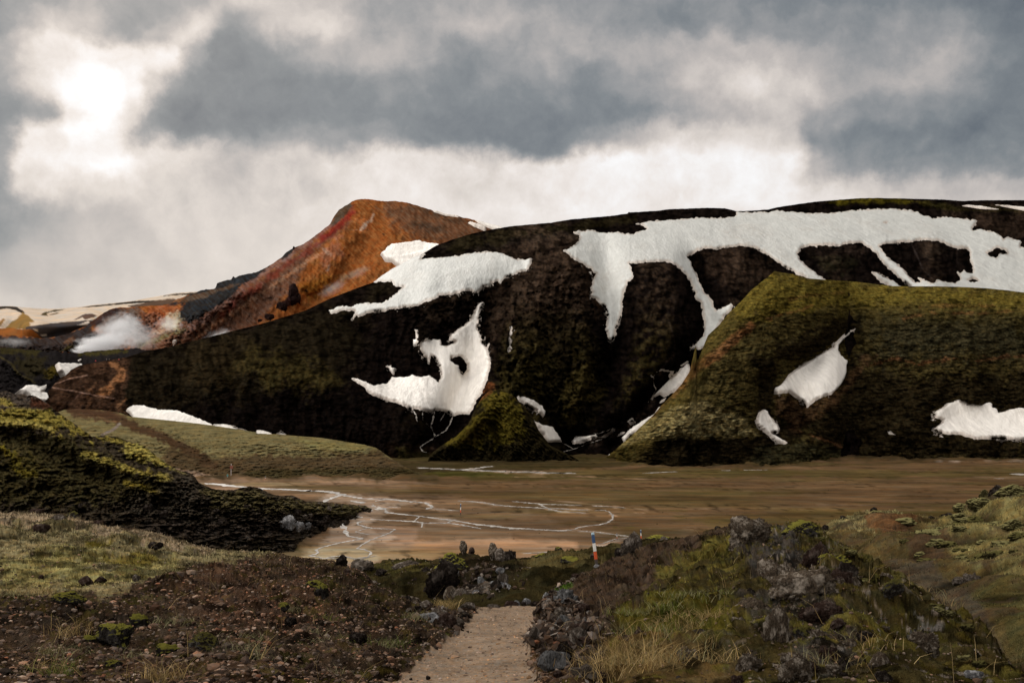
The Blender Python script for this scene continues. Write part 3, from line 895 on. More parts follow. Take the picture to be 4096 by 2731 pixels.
S4 = Z('A2', [(480, 580), (560, 540), (600, 510), (625, 470), (612, 430), (570, 415), (640, 402), (720, 395), (800, 413), (870, 415), (960, 410), (1060, 430), (1120, 432), (1180, 400), (1240, 388), (1210, 355), (1140, 335), (1250, 318), (1450, 300), (1700, 283), (1960, 280), (2040, 270), (2065, 248), (2060, 226), (2200, 230), (2320, 227)],
       'A3', [(0, 228), (60, 215), (200, 225), (420, 243), (560, 240), (700, 225), (850, 208), (1000, 200), (1180, 203), (1290, 210), (1400, 235), (1420, 255), (1530, 285), (1650, 275), (1780, 285), (1920, 305), (1900, 345), (1870, 385), (1885, 402), (1930, 385), (2060, 405), (2130, 440), (2160, 485), (2200, 460), (2300, 480), (2330, 500), (2310, 545), (2351, 560), (3200, 560), (3200, 1250), (1700, 1250), (370, 900), (370, 835), (250, 780), (130, 710), (0, 620)],
       'A2', [(2351, 620), (2260, 570), (2200, 545), (2100, 530), (2020, 548), (1930, 550), (1880, 570), (1790, 550), (1700, 575), (1600, 640), (1640, 690), (1660, 750), (1690, 800), (1730, 900), (1770, 970), (1810, 1000), (1850, 1090), (1880, 1135), (1960, 1090), (2012, 1060), (2030, 1095), (1980, 1150), (1915, 1240), (1880, 1300), (1780, 1480), (1640, 1480), (1700, 1420), (1765, 1370), (1770, 1290), (1755, 1170), (1740, 1070), (1690, 1020), (1680, 960), (1640, 870), (1600, 800), (1530, 730), (1470, 690), (1400, 675), (1330, 680), (1200, 685), (1130, 690), (1075, 700), (1090, 745), (1120, 820), (1060, 870), (1020, 980), (1010, 1080), (1005, 1180), (960, 1290), (940, 1370), (910, 1415), (880, 1370), (865, 1300), (880, 1180), (850, 1100), (790, 1040), (725, 995), (740, 965), (725, 920), (750, 850), (770, 790), (700, 730), (640, 690), (560, 650)])
W1 = Z('A3', [(265, 610), (310, 550), (390, 530), (450, 540), (490, 520), (560, 530), (610, 528), (640, 545), (690, 520), (780, 505), (860, 508), (920, 545), (1000, 610), (1040, 670), (1120, 750), (1200, 820), (1320, 915), (1340, 1100), (1240, 1100), (1250, 925), (1100, 835), (1020, 795), (950, 775), (1040, 865), (1120, 905), (1120, 1100), (530, 1100), (525, 848), (450, 800), (400, 760), (330, 700), (290, 660)])
W2 = Z('A3', [(1020, 540), (1070, 515), (1130, 510), (1260, 500), (1330, 500), (1400, 480), (1550, 485), (1640, 525), (1740, 555), (1830, 555), (1855, 590), (1860, 660), (1885, 750), (1885, 790), (1820, 790), (1800, 765), (1770, 790), (1740, 778), (1770, 850), (1720, 880), (1600, 865), (1550, 848), (1530, 882), (1500, 885), (1460, 870), (1385, 830), (1410, 880), (1350, 870), (1300, 820), (1240, 750), (1160, 690), (1100, 650), (1060, 600)])
W3 = Z('A3', [(2000, 600), (2050, 580), (2100, 545), (2190, 585), (2205, 610), (2130, 610), (2100, 650), (2040, 640)])
W4 = Z('A3', [(1062, 326), (1080, 318), (1098, 328), (1078, 337)])
W5 = Z('A3', [(1835, 855), (1880, 835), (1930, 860), (1890, 872)])
L2.snow(S4, 'vast snowfield across the upper right slope with two hanging tongues', holes=[W1, W2, W3, W4, W5], seed=1, mat=M_GREYSNOW)
L2.snow(Z('A1', [(1085, 868), (1240, 745), (1430, 640), (1545, 615), (1510, 668), (1600, 655), (1750, 640), (1900, 625), (2000, 605), (2120, 592), (2200, 595), (2260, 610), (2351, 645)], 'A2', [(60, 665), (110, 665), (185, 648), (180, 695), (130, 765), (60, 780), (0, 808)],
          'A1', [(2290, 830), (2240, 880), (2220, 860), (2160, 870), (2150, 905), (2080, 915), (2040, 970), (1980, 950), (1900, 945), (1870, 965), (1790, 985), (1680, 990), (1650, 1020), (1560, 1050), (1490, 1085), (1350, 1100), (1180, 1130), (1030, 1150), (940, 1190), (935, 1160), (880, 1210), (915, 1140), (870, 1125), (780, 1125), (690, 1160), (680, 1135), (740, 1105), (840, 1085), (850, 1105), (940, 1070), (1150, 1065), (1220, 1030), (1270, 990), (1370, 910), (1290, 905), (1245, 865), (1140, 862)]),
          'long snowfield sloping left below the rounded crest of the dark mountain', seed=2, mat=M_GREYSNOW)
L2.snow(Z('A1', [(2090, 1055), (2040, 1075), (2010, 1130), (1980, 1205), (1920, 1265), (1880, 1290), (1790, 1350), (1775, 1400), (1830, 1420), (1810, 1440), (1740, 1465), (1700, 1450), (1690, 1400), (1640, 1400), (1570, 1385), (1510, 1430), (1505, 1480), (1550, 1555)],
          'B1', [(1560, 60), (1590, 110), (1600, 40), (1650, 80), (1690, 150), (1700, 260), (1670, 300), (1640, 270), (1590, 240), (1500, 250), (1440, 235), (1380, 250), (1250, 255), (1200, 310), (1080, 330), (1000, 290), (880, 260), (1000, 345), (1040, 395), (1170, 450), (1320, 490), (1430, 550), (1450, 535), (1510, 545), (1600, 570), (1640, 550), (1730, 555), (1810, 600), (1880, 585), (1950, 590), (1990, 540), (2020, 460), (2070, 400), (2110, 300), (2150, 160), (2150, 80), (2130, 0)],
          'A1', [(2140, 1430), (2120, 1475), (2080, 1430), (2070, 1370), (2030, 1310), (2035, 1250), (2040, 1200), (2060, 1120)]),
          'elephant shaped snow patch with a dark hole in the left bowl', holes=[Z('B1', [(1790, 70), (1850, 50), (1900, 70), (1945, 130), (1940, 190), (1900, 220), (1870, 200), (1860, 150), (1820, 130), (1785, 100)])], seed=3, namp=4)
L2.snow(Z('B1', [(1205, 160), (1240, 150), (1275, 175), (1265, 210), (1230, 200)]), 'faint snow fleck on rock above the elephant shaped patch', T=.5, w=3, namp=9, seed=3.5)
L2.snow(Z('A1', [(1462, 1310), (1490, 1318), (1488, 1380), (1475, 1450), (1450, 1452), (1460, 1380)]), 'broken vertical snow streak left of the elephant shaped patch', T=.8, w=3, namp=6, seed=4)
L2.snow(Z('A1', [(2332, 1282), (2356, 1270), (2352, 1330), (2340, 1400), (2338, 1500), (2318, 1512), (2322, 1400)]), 'broken vertical snow streak right of the elephant shaped patch', T=.8, w=3, namp=6, seed=5)
L2.snow(Z('B2', [(1340, 200), (1375, 195), (1450, 205), (1430, 250), (1450, 268), (1520, 210), (1570, 160), (1620, 130), (1640, 180), (1610, 250), (1570, 310), (1510, 370), (1400, 428), (1360, 405), (1300, 430), (1285, 450), (1330, 350), (1300, 300), (1310, 240)]), 'jagged snow patch in the gully beside the rusty scree band', namp=3, T=1.0)
L2.snow(Z('B2', [(1545, 145), (1620, 98), (1620, 104), (1560, 148)]), 'thin snow sliver above the jagged gully patch', namp=.5, T=1.0, w=3)
L2.snow(Z('B2', [(1010, 810), (1080, 740), (1160, 680), (1320, 580), (1300, 625), (1230, 690), (1180, 720), (1100, 790), (1030, 850)]), 'slanting snow strip along the left foot of the green hill', namp=2.5, T=.8, w=5)
L2.snow(Z('B2', [(1315, 580), (1350, 525), (1380, 523), (1345, 572)]), 'small snow dab above the slanting strip', namp=1, T=.7, w=3)
L2.snow(Z('B2', [(1345, 492), (1380, 460), (1418, 438), (1395, 470)]), 'small snow dab just under the jagged gully patch', namp=1, T=.7, w=3)
L2.snow(Z('B2', [(550, 840), (580, 800), (700, 790), (790, 770), (870, 740), (920, 720), (900, 745), (820, 790), (740, 810), (700, 835), (560, 865)]), 'long low snow patch beside the rubble stream bed', namp=2.5, T=.8, w=5)
L2.snow(Z('B2', [(1055, 655), (1110, 620), (1120, 650), (1070, 668)]), 'small snow patch in the rubble bed above the long low one', namp=1.5, T=.7, w=3)
L2.snow(Z('B2', [(960, 795), (1000, 765), (1040, 750), (1020, 772)]), 'little snow dab between rubble bed and slanting strip', namp=1, T=.7, w=3)
L2.snow(Z('B2', [(45, 430), (90, 430), (160, 450), (210, 470), (270, 520), (300, 570), (290, 620), (270, 600), (240, 570), (170, 540), (120, 505), (60, 460)]), 'upper snow tongue right of the mossy knob', namp=2.5, T=.9, w=5)
L2.snow(Z('B2', [(200, 645), (270, 690), (360, 705), (400, 760), (440, 810), (450, 840), (400, 840), (320, 845), (280, 780), (230, 710)]), 'lower snow tongue right of the mossy knob', namp=2.5, T=.9, w=5)
L2.snow(Z('B0', [(1160, 560), (1190, 530), (1250, 515), (1340, 520), (1400, 545), (1500, 560), (1600, 560), (1700, 590), (1800, 630), (1870, 655), (1950, 690), (1960, 740), (1500, 720), (1260, 680), (1205, 600)]), 'long snow bank behind the grassy terrace at left', namp=3, T=1.1, w=5)
L2.snow(Z('B0', [(1960, 685), (2080, 688), (2200, 715), (2290, 748), (2290, 800), (1960, 760)]), 'thin tail of snow right of the long bank behind the terrace', namp=1.5, T=.8, w=3)
L2.snow(Z('B1', [(0, 742), (60, 742), (150, 770), (150, 800), (0, 800)]), 'flat white snow sliver above the middle of the grassy terrace', namp=1, T=.8, w=3)
L2.snow(Z('B1', [(190, 762), (230, 746), (275, 770), (275, 800), (190, 800)]), 'last short snow sliver above the grassy terrace', namp=1, T=.8, w=3)
L2.snow(Z('A3', [(1780, 170), (1840, 162), (1960, 170), (2130, 203), (1960, 197)]), 'thin snow strip near the skyline at upper right', namp=1, T=.8, w=3)
L2.snow(Z('A3', [(2085, 160), (2200, 166), (2351, 180), (3000, 240), (3000, 260), (2351, 213)]), 'second skyline snow strip running out at the right edge', namp=1, T=.8, w=3)

# ============================================================ green hill in front on the right
cr3 = Z('F', [(2200, 1960), (2380, 1850)], 'B2', [(860, 985), (960, 905), (1000, 870), (1080, 800), (1170, 715), (1240, 650), (1300, 595), (1380, 500), (1480, 400), (1560, 310), (1630, 200), (1700, 110)], 'A2', [(1690, 1440), (1800, 1355), (1900, 1265), (1990, 1155), (2100, 1050), (2200, 940), (2351, 820)],
        'A3', [(60, 768), (120, 780), (250, 800), (370, 835), (530, 848), (800, 865), (1000, 890), (1150, 905), (1300, 908), (1500, 908), (1750, 912), (2000, 925), (2200, 945), (2351, 965)], 'F', [(4800, 1240)])
ba3 = D((1260, 1050), (1390, 1050), (1420, 1060), (1500, 1068), (1700, 1069), (1850, 1064), (1920, 1054), (1950, 1046), (2000, 1047), (2100, 1053), (2352, 1053), (2800, 1053))
_c3, _b3 = curve(cr3), curve(ba3)
REL3 = [
    (Z('A3', [(800, 1320), (700, 1380), (600, 1480), (430, 1568)], 'B3', [(300, 300), (320, 520), (290, 700)]), 60, 26),
    (Z('A3', [(400, 1568)], 'B3', [(0, 300), (-20, 600), (60, 800)]), 50, 16),
    (Z('B2', [(1500, 420), (1900, 200), (2351, -100)], 'A3', [(100, 800)]), 120, 8),
    (Z('A3', [(0, 900), (-200, 1300)], 'B2', [(2000, 300), (1700, 650)]), 130, -22),
    (Z('A3', [(900, 1300), (1000, 1450)], 'B3', [(900, 300), (700, 600)]), 80, -14),
    (Z('A3', [(1500, 1000), (1700, 1500)], 'B3', [(1500, 300), (1300, 700)]), 120, -10),
    (Z('B3', [(2351, 650), (1700, 650)]), 60, 6),
]


def fine3(px, py):
    wy = py + 6 * fbm(px / 60, py / 60, 1, 3)
    terr = fbm(px / 34, wy / 6.5, 3, 4, .6)
    g = ridged(px / 60, py / 120, 6, 4)
    big = 20 * (ridged(px / 190, py / 260, 2.0, 3, .5) - .45) * sstep(20, 140, py - _c3(px))
    return big + 1.3 * terr + 5 * (g - .5) + 1.8 * fbm(px / 22, py / 22, 4, 4)


L3 = Layer(2190, 4800, 3.6, cr3, ba3, 215, slope_depth(lambda x: plain_d(_b3(x)), -15, .57, _c3, _b3, .04, REL3), fine3, over=14, jag=1.2, jagscale=24)
gmid, gbr, gdk, rst = (.060, .050, .019), (.205, .180, .088), (.018, .014, .008), (.15, .068, .032)
z3 = [
    ('poly', (.115, .095, .018), Z('A3', [(-900, 850), (0, 780), (400, 830), (900, 900), (1500, 920), (2400, 960), (2400, 1150), (1400, 1060), (700, 1100), (-200, 1200)]), 20, 35, .8),
    ('poly', gbr, Z('B2', [(1000, 880), (1300, 620), (1700, 480), (2000, 560), (2150, 660), (2230, 760), (1900, 800), (1300, 820), (1050, 880)]), 14, 22, .95),
    ('poly', gdk, Z('B2', [(600, 1000), (1000, 900), (1120, 870), (1400, 820), (2100, 810), (2300, 800), (2351, 780), (2500, 1300), (600, 1200)]), 6, 12, .9),
    ('poly', gdk, Z('A3', [(560, 1240), (830, 1200), (860, 1290), (700, 1340), (620, 1430), (400, 1568), (-100, 1568), (-60, 1480), (300, 1400), (500, 1300)], 'B3', [(60, 0), (60, 600), (300, 800), (0, 950), (-100, 600), (-60, 250), (-180, 50)]), 10, 18, .85),
    ('poly', gdk, Z('B3', [(700, 0), (1000, 200), (1500, 250), (2400, 200), (2400, 1100), (800, 1000), (300, 780), (60, 700), (150, 450), (380, 520), (640, 360)]), 30, 50, .85),
    ('poly', (.026, .028, .020), Z('A3', [(900, 1200), (2400, 1150), (2400, 1568), (1000, 1568)]), 60, 70, .6),
    ('poly', (.085, .05, .026), Z('B3', [(330, 560), (500, 430), (640, 380), (700, 300), (760, 200), (900, 60), (1000, 60), (800, 260), (640, 500), (400, 640), (310, 700)]), 9, 14, .65),
    ('poly', (.075, .045, .025), Z('B3', [(60, 440), (200, 400), (330, 520), (300, 740), (240, 760), (150, 650), (50, 560)]), 9, 12, .7),
    ('line', rst, Z('B2', [(1480, 400), (1560, 300), (1700, 150), (1950, 0)], 'A2', [(1950, 1470), (2180, 1280)]), 8, 9, .85, 19),
    ('line', (.10, .048, .024), Z('B2', [(1300, 600), (1480, 400)]), 5, 7, .8, 8),
    ('line', (.16, .08, .045), Z('A2', [(1800, 1568), (2000, 1420)]), 5, 6, .5, 5),
    ('line', (.13, .07, .035), Z('B3', [(280, 740), (450, 800), (600, 850), (700, 910), (800, 980)]), 3, 6, .8, 4),
    ('poly', (.035, .034, .018), Z('B3', [(-100, 880), (300, 850), (720, 930), (700, 980), (300, 1040), (-200, 1080)]), 8, 12, .8),
]
for pts, op in ((Z('A3', [(150, 1030), (500, 980), (700, 960)]), .5), (Z('A3', [(0, 1200), (250, 1140), (400, 1080)]), .7), (Z('A3', [(1250, 1200), (1500, 1150), (1900, 1160), (2351, 1130)]), .7),
                (Z('A3', [(1400, 1090), (1700, 1080), (2100, 1090)]), .55), (Z('B3', [(900, 150), (1150, 80), (1400, 130), (1700, 80), (2000, 50)]), .7), (Z('B3', [(1900, 100), (2200, 60), (2351, 60)]), .6), (Z('B3', [(1200, 160), (1500, 100)]), .5)):
    z3.append(('line', rst, pts, 4, 12, op * .8, 3))
t3 = paint(L3.px, L3.py, gmid, z3, 31, 50)
rowv = fbm(L3.px / 26, L3.py / 5.2 + .6 * fbm(L3.px / 70, L3.py / 50, 3, 2), 12, 5, .65)
lum = t3[..., 1:2] / .06
f_ = sstep(.05, .55, rowv)[..., None]
t3 = t3 * (1 - .55 * sstep(.0, -.5, rowv)[..., None]) * (1 + .75 * f_ * np.clip(lum, 0, 1))
_top = sstep(190, 20, L3.py - _c3(L3.px))[..., None]
t3 = t3 * (1 - .35 * _top) + np.array((.075, .062, .014)) * .35 * _top
_d3 = sstep(.02, .38, fbm(L3.px / 60, L3.py / 16, 17, 5, .65) - .25 * _top[..., 0])[..., None]
_w3 = fbm(L3.px / 12, L3.py / 5, 18, 3, .6)[..., None]
t3 = t3 * (1 - .72 * _d3) * (1 + .5 * _w3).clip(.3, 2) * 1.35
L3.build('hill', M_GREEN, t3, 'moss green rounded hill standing in front of the right snowfield')
L3.snow(Z('A3', [(800, 1300), (740, 1320), (690, 1360), (620, 1420), (600, 1470), (520, 1510), (430, 1568)], 'B3', [(280, 160), (190, 230), (130, 310), (60, 365), (55, 405), (120, 395), (190, 390), (260, 440), (340, 490), (360, 525), (430, 465), (500, 430), (580, 405), (640, 350), (690, 270), (710, 220), (715, 160), (725, 100), (690, 80), (660, 30), (640, 0)], 'A3', [(665, 1550), (640, 1500), (640, 1450), (690, 1390), (760, 1340)]),
        'leaf shaped snow patch in the ravine of the green hill', T=1.0, w=6, namp=2.5, seed=6)
L3.snow(Z('B2', [(2245, 620), (2260, 580), (2310, 545), (2351, 570)], 'B3', [(0, 590), (50, 640), (90, 680), (105, 730), (90, 765), (20, 765), (100, 810), (180, 850), (150, 865), (70, 850), (0, 780)], 'B2', [(2290, 730), (2245, 680)]), 'narrow snow patch left of the ravine mouth under the green hill', T=.8, w=5, namp=2, seed=7)
L3.snow(Z('B3', [(1510, 580), (1570, 550), (1640, 500), (1740, 460), (1810, 470), (1825, 500), (1950, 505), (2020, 485), (2060, 500), (2060, 530), (2100, 540), (2115, 580), (2200, 560), (2290, 530), (2351, 535), (3300, 560), (3300, 850), (2351, 830), (2100, 815), (1900, 815), (1780, 780), (1650, 770), (1560, 755), (1520, 725), (1590, 670), (1600, 640), (1530, 620)]), 'broad low snow bank at the right edge above the plain', T=1.0, w=6, namp=3, seed=8)
L3.snow(Z('B3', [(1095, 745), (1125, 742), (1150, 765), (1172, 778), (1110, 772)]), 'tiny isolated snow fleck on the dark foot of the right hill', T=.6, w=3, namp=1)
L3.snow(Z('B2', [(850, 970), (885, 942), (905, 936), (895, 958), (862, 975)]), 'tiny snow fleck at the left toe of the green hill', T=.6, w=3, namp=.5)

# ============================================================ mossy knob and grassy terrace
cr4 = Z('B1', [(1500, 1200), (1600, 960), (1700, 880), (1850, 780), (1950, 680), (2020, 520), (2080, 430), (2140, 380), (2200, 362)], 'B1', [(2260, 375), (2351, 410)], 'B2', [(60, 470), (120, 520), (200, 640), (240, 730), (290, 800), (340, 870), (460, 930), (700, 1060)])
ba4 = D((940, 1066), (1000, 1060), (1100, 1052), (1200, 1050), (1330, 1046))
_c4, _b4 = curve(cr4), curve(ba4)
L4 = Layer(1680, 2350, 3.4, cr4, ba4, 110, slope_depth(352, -15, .62, _c4, _b4, .03,
     [(Z('B1', [(2250, 380), (2100, 600), (1800, 850)]), 36, -14), (Z('B1', [(2330, 450), (2351, 900)]), 40, -9), (Z('B1', [(2180, 700), (2250, 950)]), 22, 8)]),
     lambda px, py: 4.0 * fbm((px + py) / 26, (py - px) / 10, 2, 5, .6) + 7 * (ridged(px / 44, py / 70, 5, 4) - .5), jag=6, jagscale=34)
L4.build('hill', M_GREEN, paint(L4.px, L4.py, (.034, .029, .014), [
    ('poly', (.150, .128, .022), Z('B1', [(2060, 480), (2180, 380), (2300, 400), (2351, 440)], 'B2', [(100, 600), (120, 800), (0, 850)], 'B1', [(2200, 900), (2130, 760), (2050, 900), (1900, 880), (1650, 850), (1700, 780), (1900, 730), (2100, 560)]), 12, 26, .85),
    ('poly', (.18, .085, .03), Z('B1', [(2050, 470), (2110, 380), (2190, 320), (2210, 350), (2150, 400)]), 4, 5),
    ('poly', (.095, .065, .018), Z('B1', [(1850, 850), (2100, 620), (2150, 650), (2000, 880)]), 10, 14, .6)], 41, 30), 'small pointed moss covered knob below the elephant shaped snow')

cr5 = Z('F', [(180, 1700), (210, 1640)], 'B0', [(530, 570), (600, 545), (700, 540), (900, 545), (1100, 575), (1205, 612), (1500, 640), (1800, 672), (1950, 692), (2200, 728), (2351, 755)], 'B1', [(0, 765), (200, 772), (400, 790), (600, 805), (850, 845), (1000, 870), (1110, 900), (1180, 950), (1300, 1030), (1450, 1110), (1600, 1170)])
ba5 = D((60, 1095), (940, 1095), (1000, 1100))
_c5, _b5 = curve(cr5), curve(ba5)
L5 = Layer(170, 1720, 3.6, cr5, ba5, 100, slope_depth(256, -15, .145, _c5, _b5, .03,
     [(Z('B0', [(850, 590), (1300, 700), (1700, 880), (1900, 1030)]), 24, 7), (Z('B0', [(1000, 760), (1500, 850), (1600, 950)]), 24, -6), (Z('B1', [(0, 950), (600, 980), (1100, 960)]), 26, 5)]),
     lambda px, py: 1.6 * fbm(px / 26, py / 7, 2, 5, .6) + 1.2 * ridged(px / 40, py / 16, 5, 4), over=12, jag=1.2, jagscale=20)
L5.build('hill', M_GREEN, 1.75 * paint(L5.px, L5.py, (.125, .112, .056), [
    ('line', (.050, .030, .018), Z('B0', [(650, 540), (900, 590), (1100, 650), (1350, 740), (1600, 850), (1800, 960), (1950, 1060)]), 8, 12, .95, 18),
    ('poly', (.050, .034, .020), Z('B0', [(1500, 900), (1750, 880), (1950, 980), (2351, 960)], 'B1', [(500, 980), (900, 950), (1100, 920), (1200, 960), (1500, 1130), (1500, 1300)], 'B0', [(1700, 1300), (1500, 1050)]), 8, 16, .85),
    ('poly', (.055, .032, .020), Z('B0', [(680, 480), (1180, 590), (1100, 650), (850, 640), (640, 600)]), 6, 10, .8),
    ('line', (.16, .14, .13), Z('B0', [(1100, 675), (1040, 730), (940, 775)]), 2, 2, .9, 5),
    ('line', (.13, .09, .05), Z('B0', [(900, 610), (1000, 650), (1060, 660)]), 3, 4, .6, 4),
    ('poly', (.15, .14, .055), Z('B1', [(300, 800), (800, 850), (1080, 890), (1000, 930), (500, 900)]), 8, 12, .6),
    ('poly', (.04, .035, .016), Z('B0', [(2200, 1150), (2351, 1090)], 'B1', [(1400, 1080), (1800, 1180), (1400, 1190), (0, 1190)]), 6, 8, .8),
    ('poly', (.24, .18, .135), Z('B0', [(1560, 1085), (1800, 1110), (1950, 1150), (2150, 1200), (1800, 1215), (1700, 1130)]), 4, 5, .9)], 51, 26), 'low olive grass terrace at the left edge of the plain')
L2.behind = [(L3, 5.0), (L4, 4.0), (L5, 4.0)]
for L_ in (L0, L1, L7, L2, L3, L4, L5):
    L_.finish()
# ============================================================ the plain
STREAMS = [
    (Z('B0', [(1810, 1222), (2000, 1228), (2150, 1245), (2270, 1262)], 'B1', [(0, 1268), (130, 1275), (300, 1280), (440, 1290), (600, 1295), (700, 1305), (790, 1330), (720, 1350), (650, 1375), (620, 1398)]), 4.4),
    (Z('B0', [(2050, 1240), (2300, 1262)], 'B1', [(60, 1280)]), 4.0),
    (Z('B0', [(1930, 1282), (1990, 1290)]), 3),
    (Z('B1', [(790, 1330), (870, 1345), (1000, 1365), (1180, 1365), (1300, 1380), (1400, 1390), (1560, 1402), (1620, 1440), (1560, 1462)]), 3.0),
    (Z('B1', [(1180, 1372), (1060, 1395), (1000, 1415)]), 2.4),
    (Z('B1', [(870, 1382), (1010, 1410), (1100, 1440), (1180, 1455), (1060, 1470), (960, 1500), (920, 1528)], 'C1', [(960, 30)]), 3.6),
    (Z('B1', [(1180, 1455), (1200, 1490), (1320, 1505), (1480, 1520), (1700, 1550)], 'C1', [(1830, 78), (2000, 110), (2150, 128), (2351, 148)], 'C2', [(200, 158), (450, 170), (560, 160)]), 2.4),
    (Z('C2', [(560, 160), (620, 140), (700, 125), (800, 115), (880, 95), (930, 60), (920, 20)], 'B2', [(930, 1530), (900, 1490), (850, 1470), (760, 1475)]), 1.5),
    (Z('C1', [(2000, 112), (2200, 130), (2351, 152)], 'C2', [(60, 158)]), 3.2),
    (Z('C1', [(920, 40), (1080, 65), (1260, 75), (1450, 85), (1540, 100), (1760, 100), (1900, 120), (2070, 155)]), 2.0),
    (Z('C1', [(1450, 85), (1500, 40)]), 1.8), (Z('C1', [(1750, 102), (1810, 75)]), 1.8), (Z('C1', [(1530, 100), (1520, 140)]), 1.6),
    (Z('C1', [(920, 60), (820, 75), (790, 110), (830, 150), (810, 190), (850, 220), (940, 235), (980, 245), (850, 265), (700, 300), (600, 325), (550, 350), (575, 375), (480, 405)]), 1.8),
    (Z('C1', [(870, 60), (790, 80), (760, 110), (830, 180), (850, 215)]), 2.2),
    (Z('C1', [(1000, 75), (930, 95), (940, 115), (1020, 140), (1080, 150), (1200, 155), (1275, 160), (1230, 190), (1120, 230), (1040, 260), (970, 300), (930, 335), (1000, 345), (1060, 370), (1030, 410), (900, 430)]), 1.5),
    (Z('C1', [(1020, 150), (910, 182), (1040, 207)]), .9),
    (Z('C1', [(640, 420), (800, 400), (930, 440), (1100, 400)]), 1.2),
    (Z('C1', [(480, 400), (620, 425), (760, 430)]), 1.5),
    (Z('B2', [(0, 1390), (240, 1410), (340, 1460), (450, 1485), (680, 1497)]), 2.2), (Z('B2', [(240, 1415), (640, 1425)]), 1.6),
    (Z('B1', [(1850, 1385), (2050, 1395), (2200, 1420), (2351, 1435)], 'B2', [(250, 1450), (400, 1455), (700, 1472)]), 2.2), (Z('B2', [(740, 1430), (950, 1440), (1050, 1450)]), 1.5),
    (Z('B1', [(1200, 1440), (1330, 1445)]), 1.4), (Z('B1', [(1640, 1455), (1900, 1475)]), 1.2),
    (Z('C2', [(600, 172), (800, 185), (950, 205), (1080, 222)]), 1.5), (Z('C2', [(790, 300), (950, 245), (1060, 235)]), 1.0),
    (Z('C2', [(100, 378), (250, 370), (400, 360)]), .9),
    (Z('B1', [(1480, 1080), (1700, 1090), (1900, 1100), (2080, 1078), (2170, 1066)]), 5), (Z('B1', [(1900, 1100), (2150, 1110), (2351, 1118)], 'B2', [(200, 1120), (380, 1130), (580, 1130)]), 5),
    (Z('B3', [(1570, 1022), (1700, 1030), (1850, 1024), (2351, 1020)]), 6), (Z('B3', [(2280, 1140), (2500, 1150)]), 8), (Z('B3', [(2070, 1180), (2180, 1178)]), 2),
    (Z('B2', [(1200, 1130), (1500, 1118), (2351, 1098)]), 2.5),
    (Z('C0', [(2010, 290), (2080, 262), (2351, 258)], 'C1', [(80, 245), (140, 240)]), 2.6),
]
px_ = np.arange(-900, 5000, 14.0)
py_ = np.concatenate([np.arange(1778, 1900, 1.6), np.arange(1900, 2330, 3.2)])
PX, PY = np.meshgrid(px_, py_)
P = pt(PX, PY, plain_d(PY))
P[..., 2] = -HC + .12 * fbm(P[..., 0] / 40, P[..., 1] / 40, 0, 4)
_near = np.full(PX.shape, 1e3)
for _bp in (ba3, ba5, [(1200, 2165), (1260, 2130), (1360, 2095), (1440, 2055), (1490, 2035)]):
    _near = np.minimum(_near, segdist(PX, PY, _bp))
P[..., 2] += np.exp(-(_near / 22) ** 2) * (.9 * fbm(P[..., 0] / 9, P[..., 1] / 14, 5, 4, .6) + .15)
zp = [
    ('poly', (.105, .070, .036), D((1380, 1040), (2900, 1040), (2900, 1230), (1500, 1230), (1250, 1190), (950, 1120), (800, 1085)), 16, 30, .75),
    ('poly', (.080, .068, .026), D((1000, 1085), (1500, 1075), (2000, 1080), (2900, 1080), (2900, 1100), (1700, 1095), (1100, 1105)), 4, 9, .7),
    ('poly', (.095, .078, .028), D((1550, 1185), (2000, 1170), (2500, 1150), (2500, 1240), (1700, 1230)), 9, 14, .5),
    ('poly', (.040, .034, .016), D((900, 1095), (800, 1040), (1000, 1030), (1400, 1040), (1500, 1068), (1150, 1085), (950, 1098)), 4, 6, .9),
    ('poly', (.060, .062, .016), D((1000, 1082), (1150, 1080), (1180, 1090), (950, 1096)), 3, 5, .7),
    ('poly', (.36, .245, .160), D((880, 1245), (1050, 1238), (1250, 1235), (1330, 1240), (1330, 1300), (700, 1300), (900, 1262)), 7, 12, .8),
    ('poly', (.30, .22, .165), D((700, 1262), (800, 1215), (900, 1200), (960, 1215), (940, 1290), (700, 1300)), 9, 12, .6),
    ('poly', (.26, .19, .135), D((430, 1095), (600, 1098), (900, 1100), (1000, 1110), (700, 1110), (560, 1120), (620, 1145), (450, 1130)), 4, 6, .8),
    ('poly', (.34, .28, .23), Z('C2', [(750, 330), (800, 290), (950, 240), (1080, 215), (1080, 240), (1000, 260), (860, 330)]), 4, 6, .8),
    ('poly', (.36, .29, .23), Z('C2', [(100, 385), (150, 362), (400, 352), (420, 365), (300, 385)]), 3, 4, .8),
    ('poly', (.36, .30, .24), Z('C0', [(1990, 300), (2030, 250), (2351, 245)], 'C1', [(80, 225), (200, 235), (100, 262), (0, 280)]), 3, 3, .9),
    ('poly', (.045, .045, .022), Z('C1', [(-200, 285), (100, 260), (200, 240), (400, 200), (470, 240), (360, 300), (400, 350), (-100, 350)]), 5, 6, .9),
    ('poly', (.10, .062, .035), Z('C2', [(0, 190), (300, 220), (450, 240), (300, 270), (0, 240)]), 8, 10, .5),
]
zp.append(('poly', (.44, .38, .32), D((700, 1292), (745, 1240), (790, 1195), (830, 1165), (880, 1158), (905, 1180), (850, 1205), (905, 1235), (850, 1262), (870, 1292)), 6, 26, .5))
zp.append(('poly', (.42, .36, .30), D((735, 1150), (760, 1132), (860, 1145), (960, 1150), (960, 1160), (860, 1165)), 4, 14, .5))
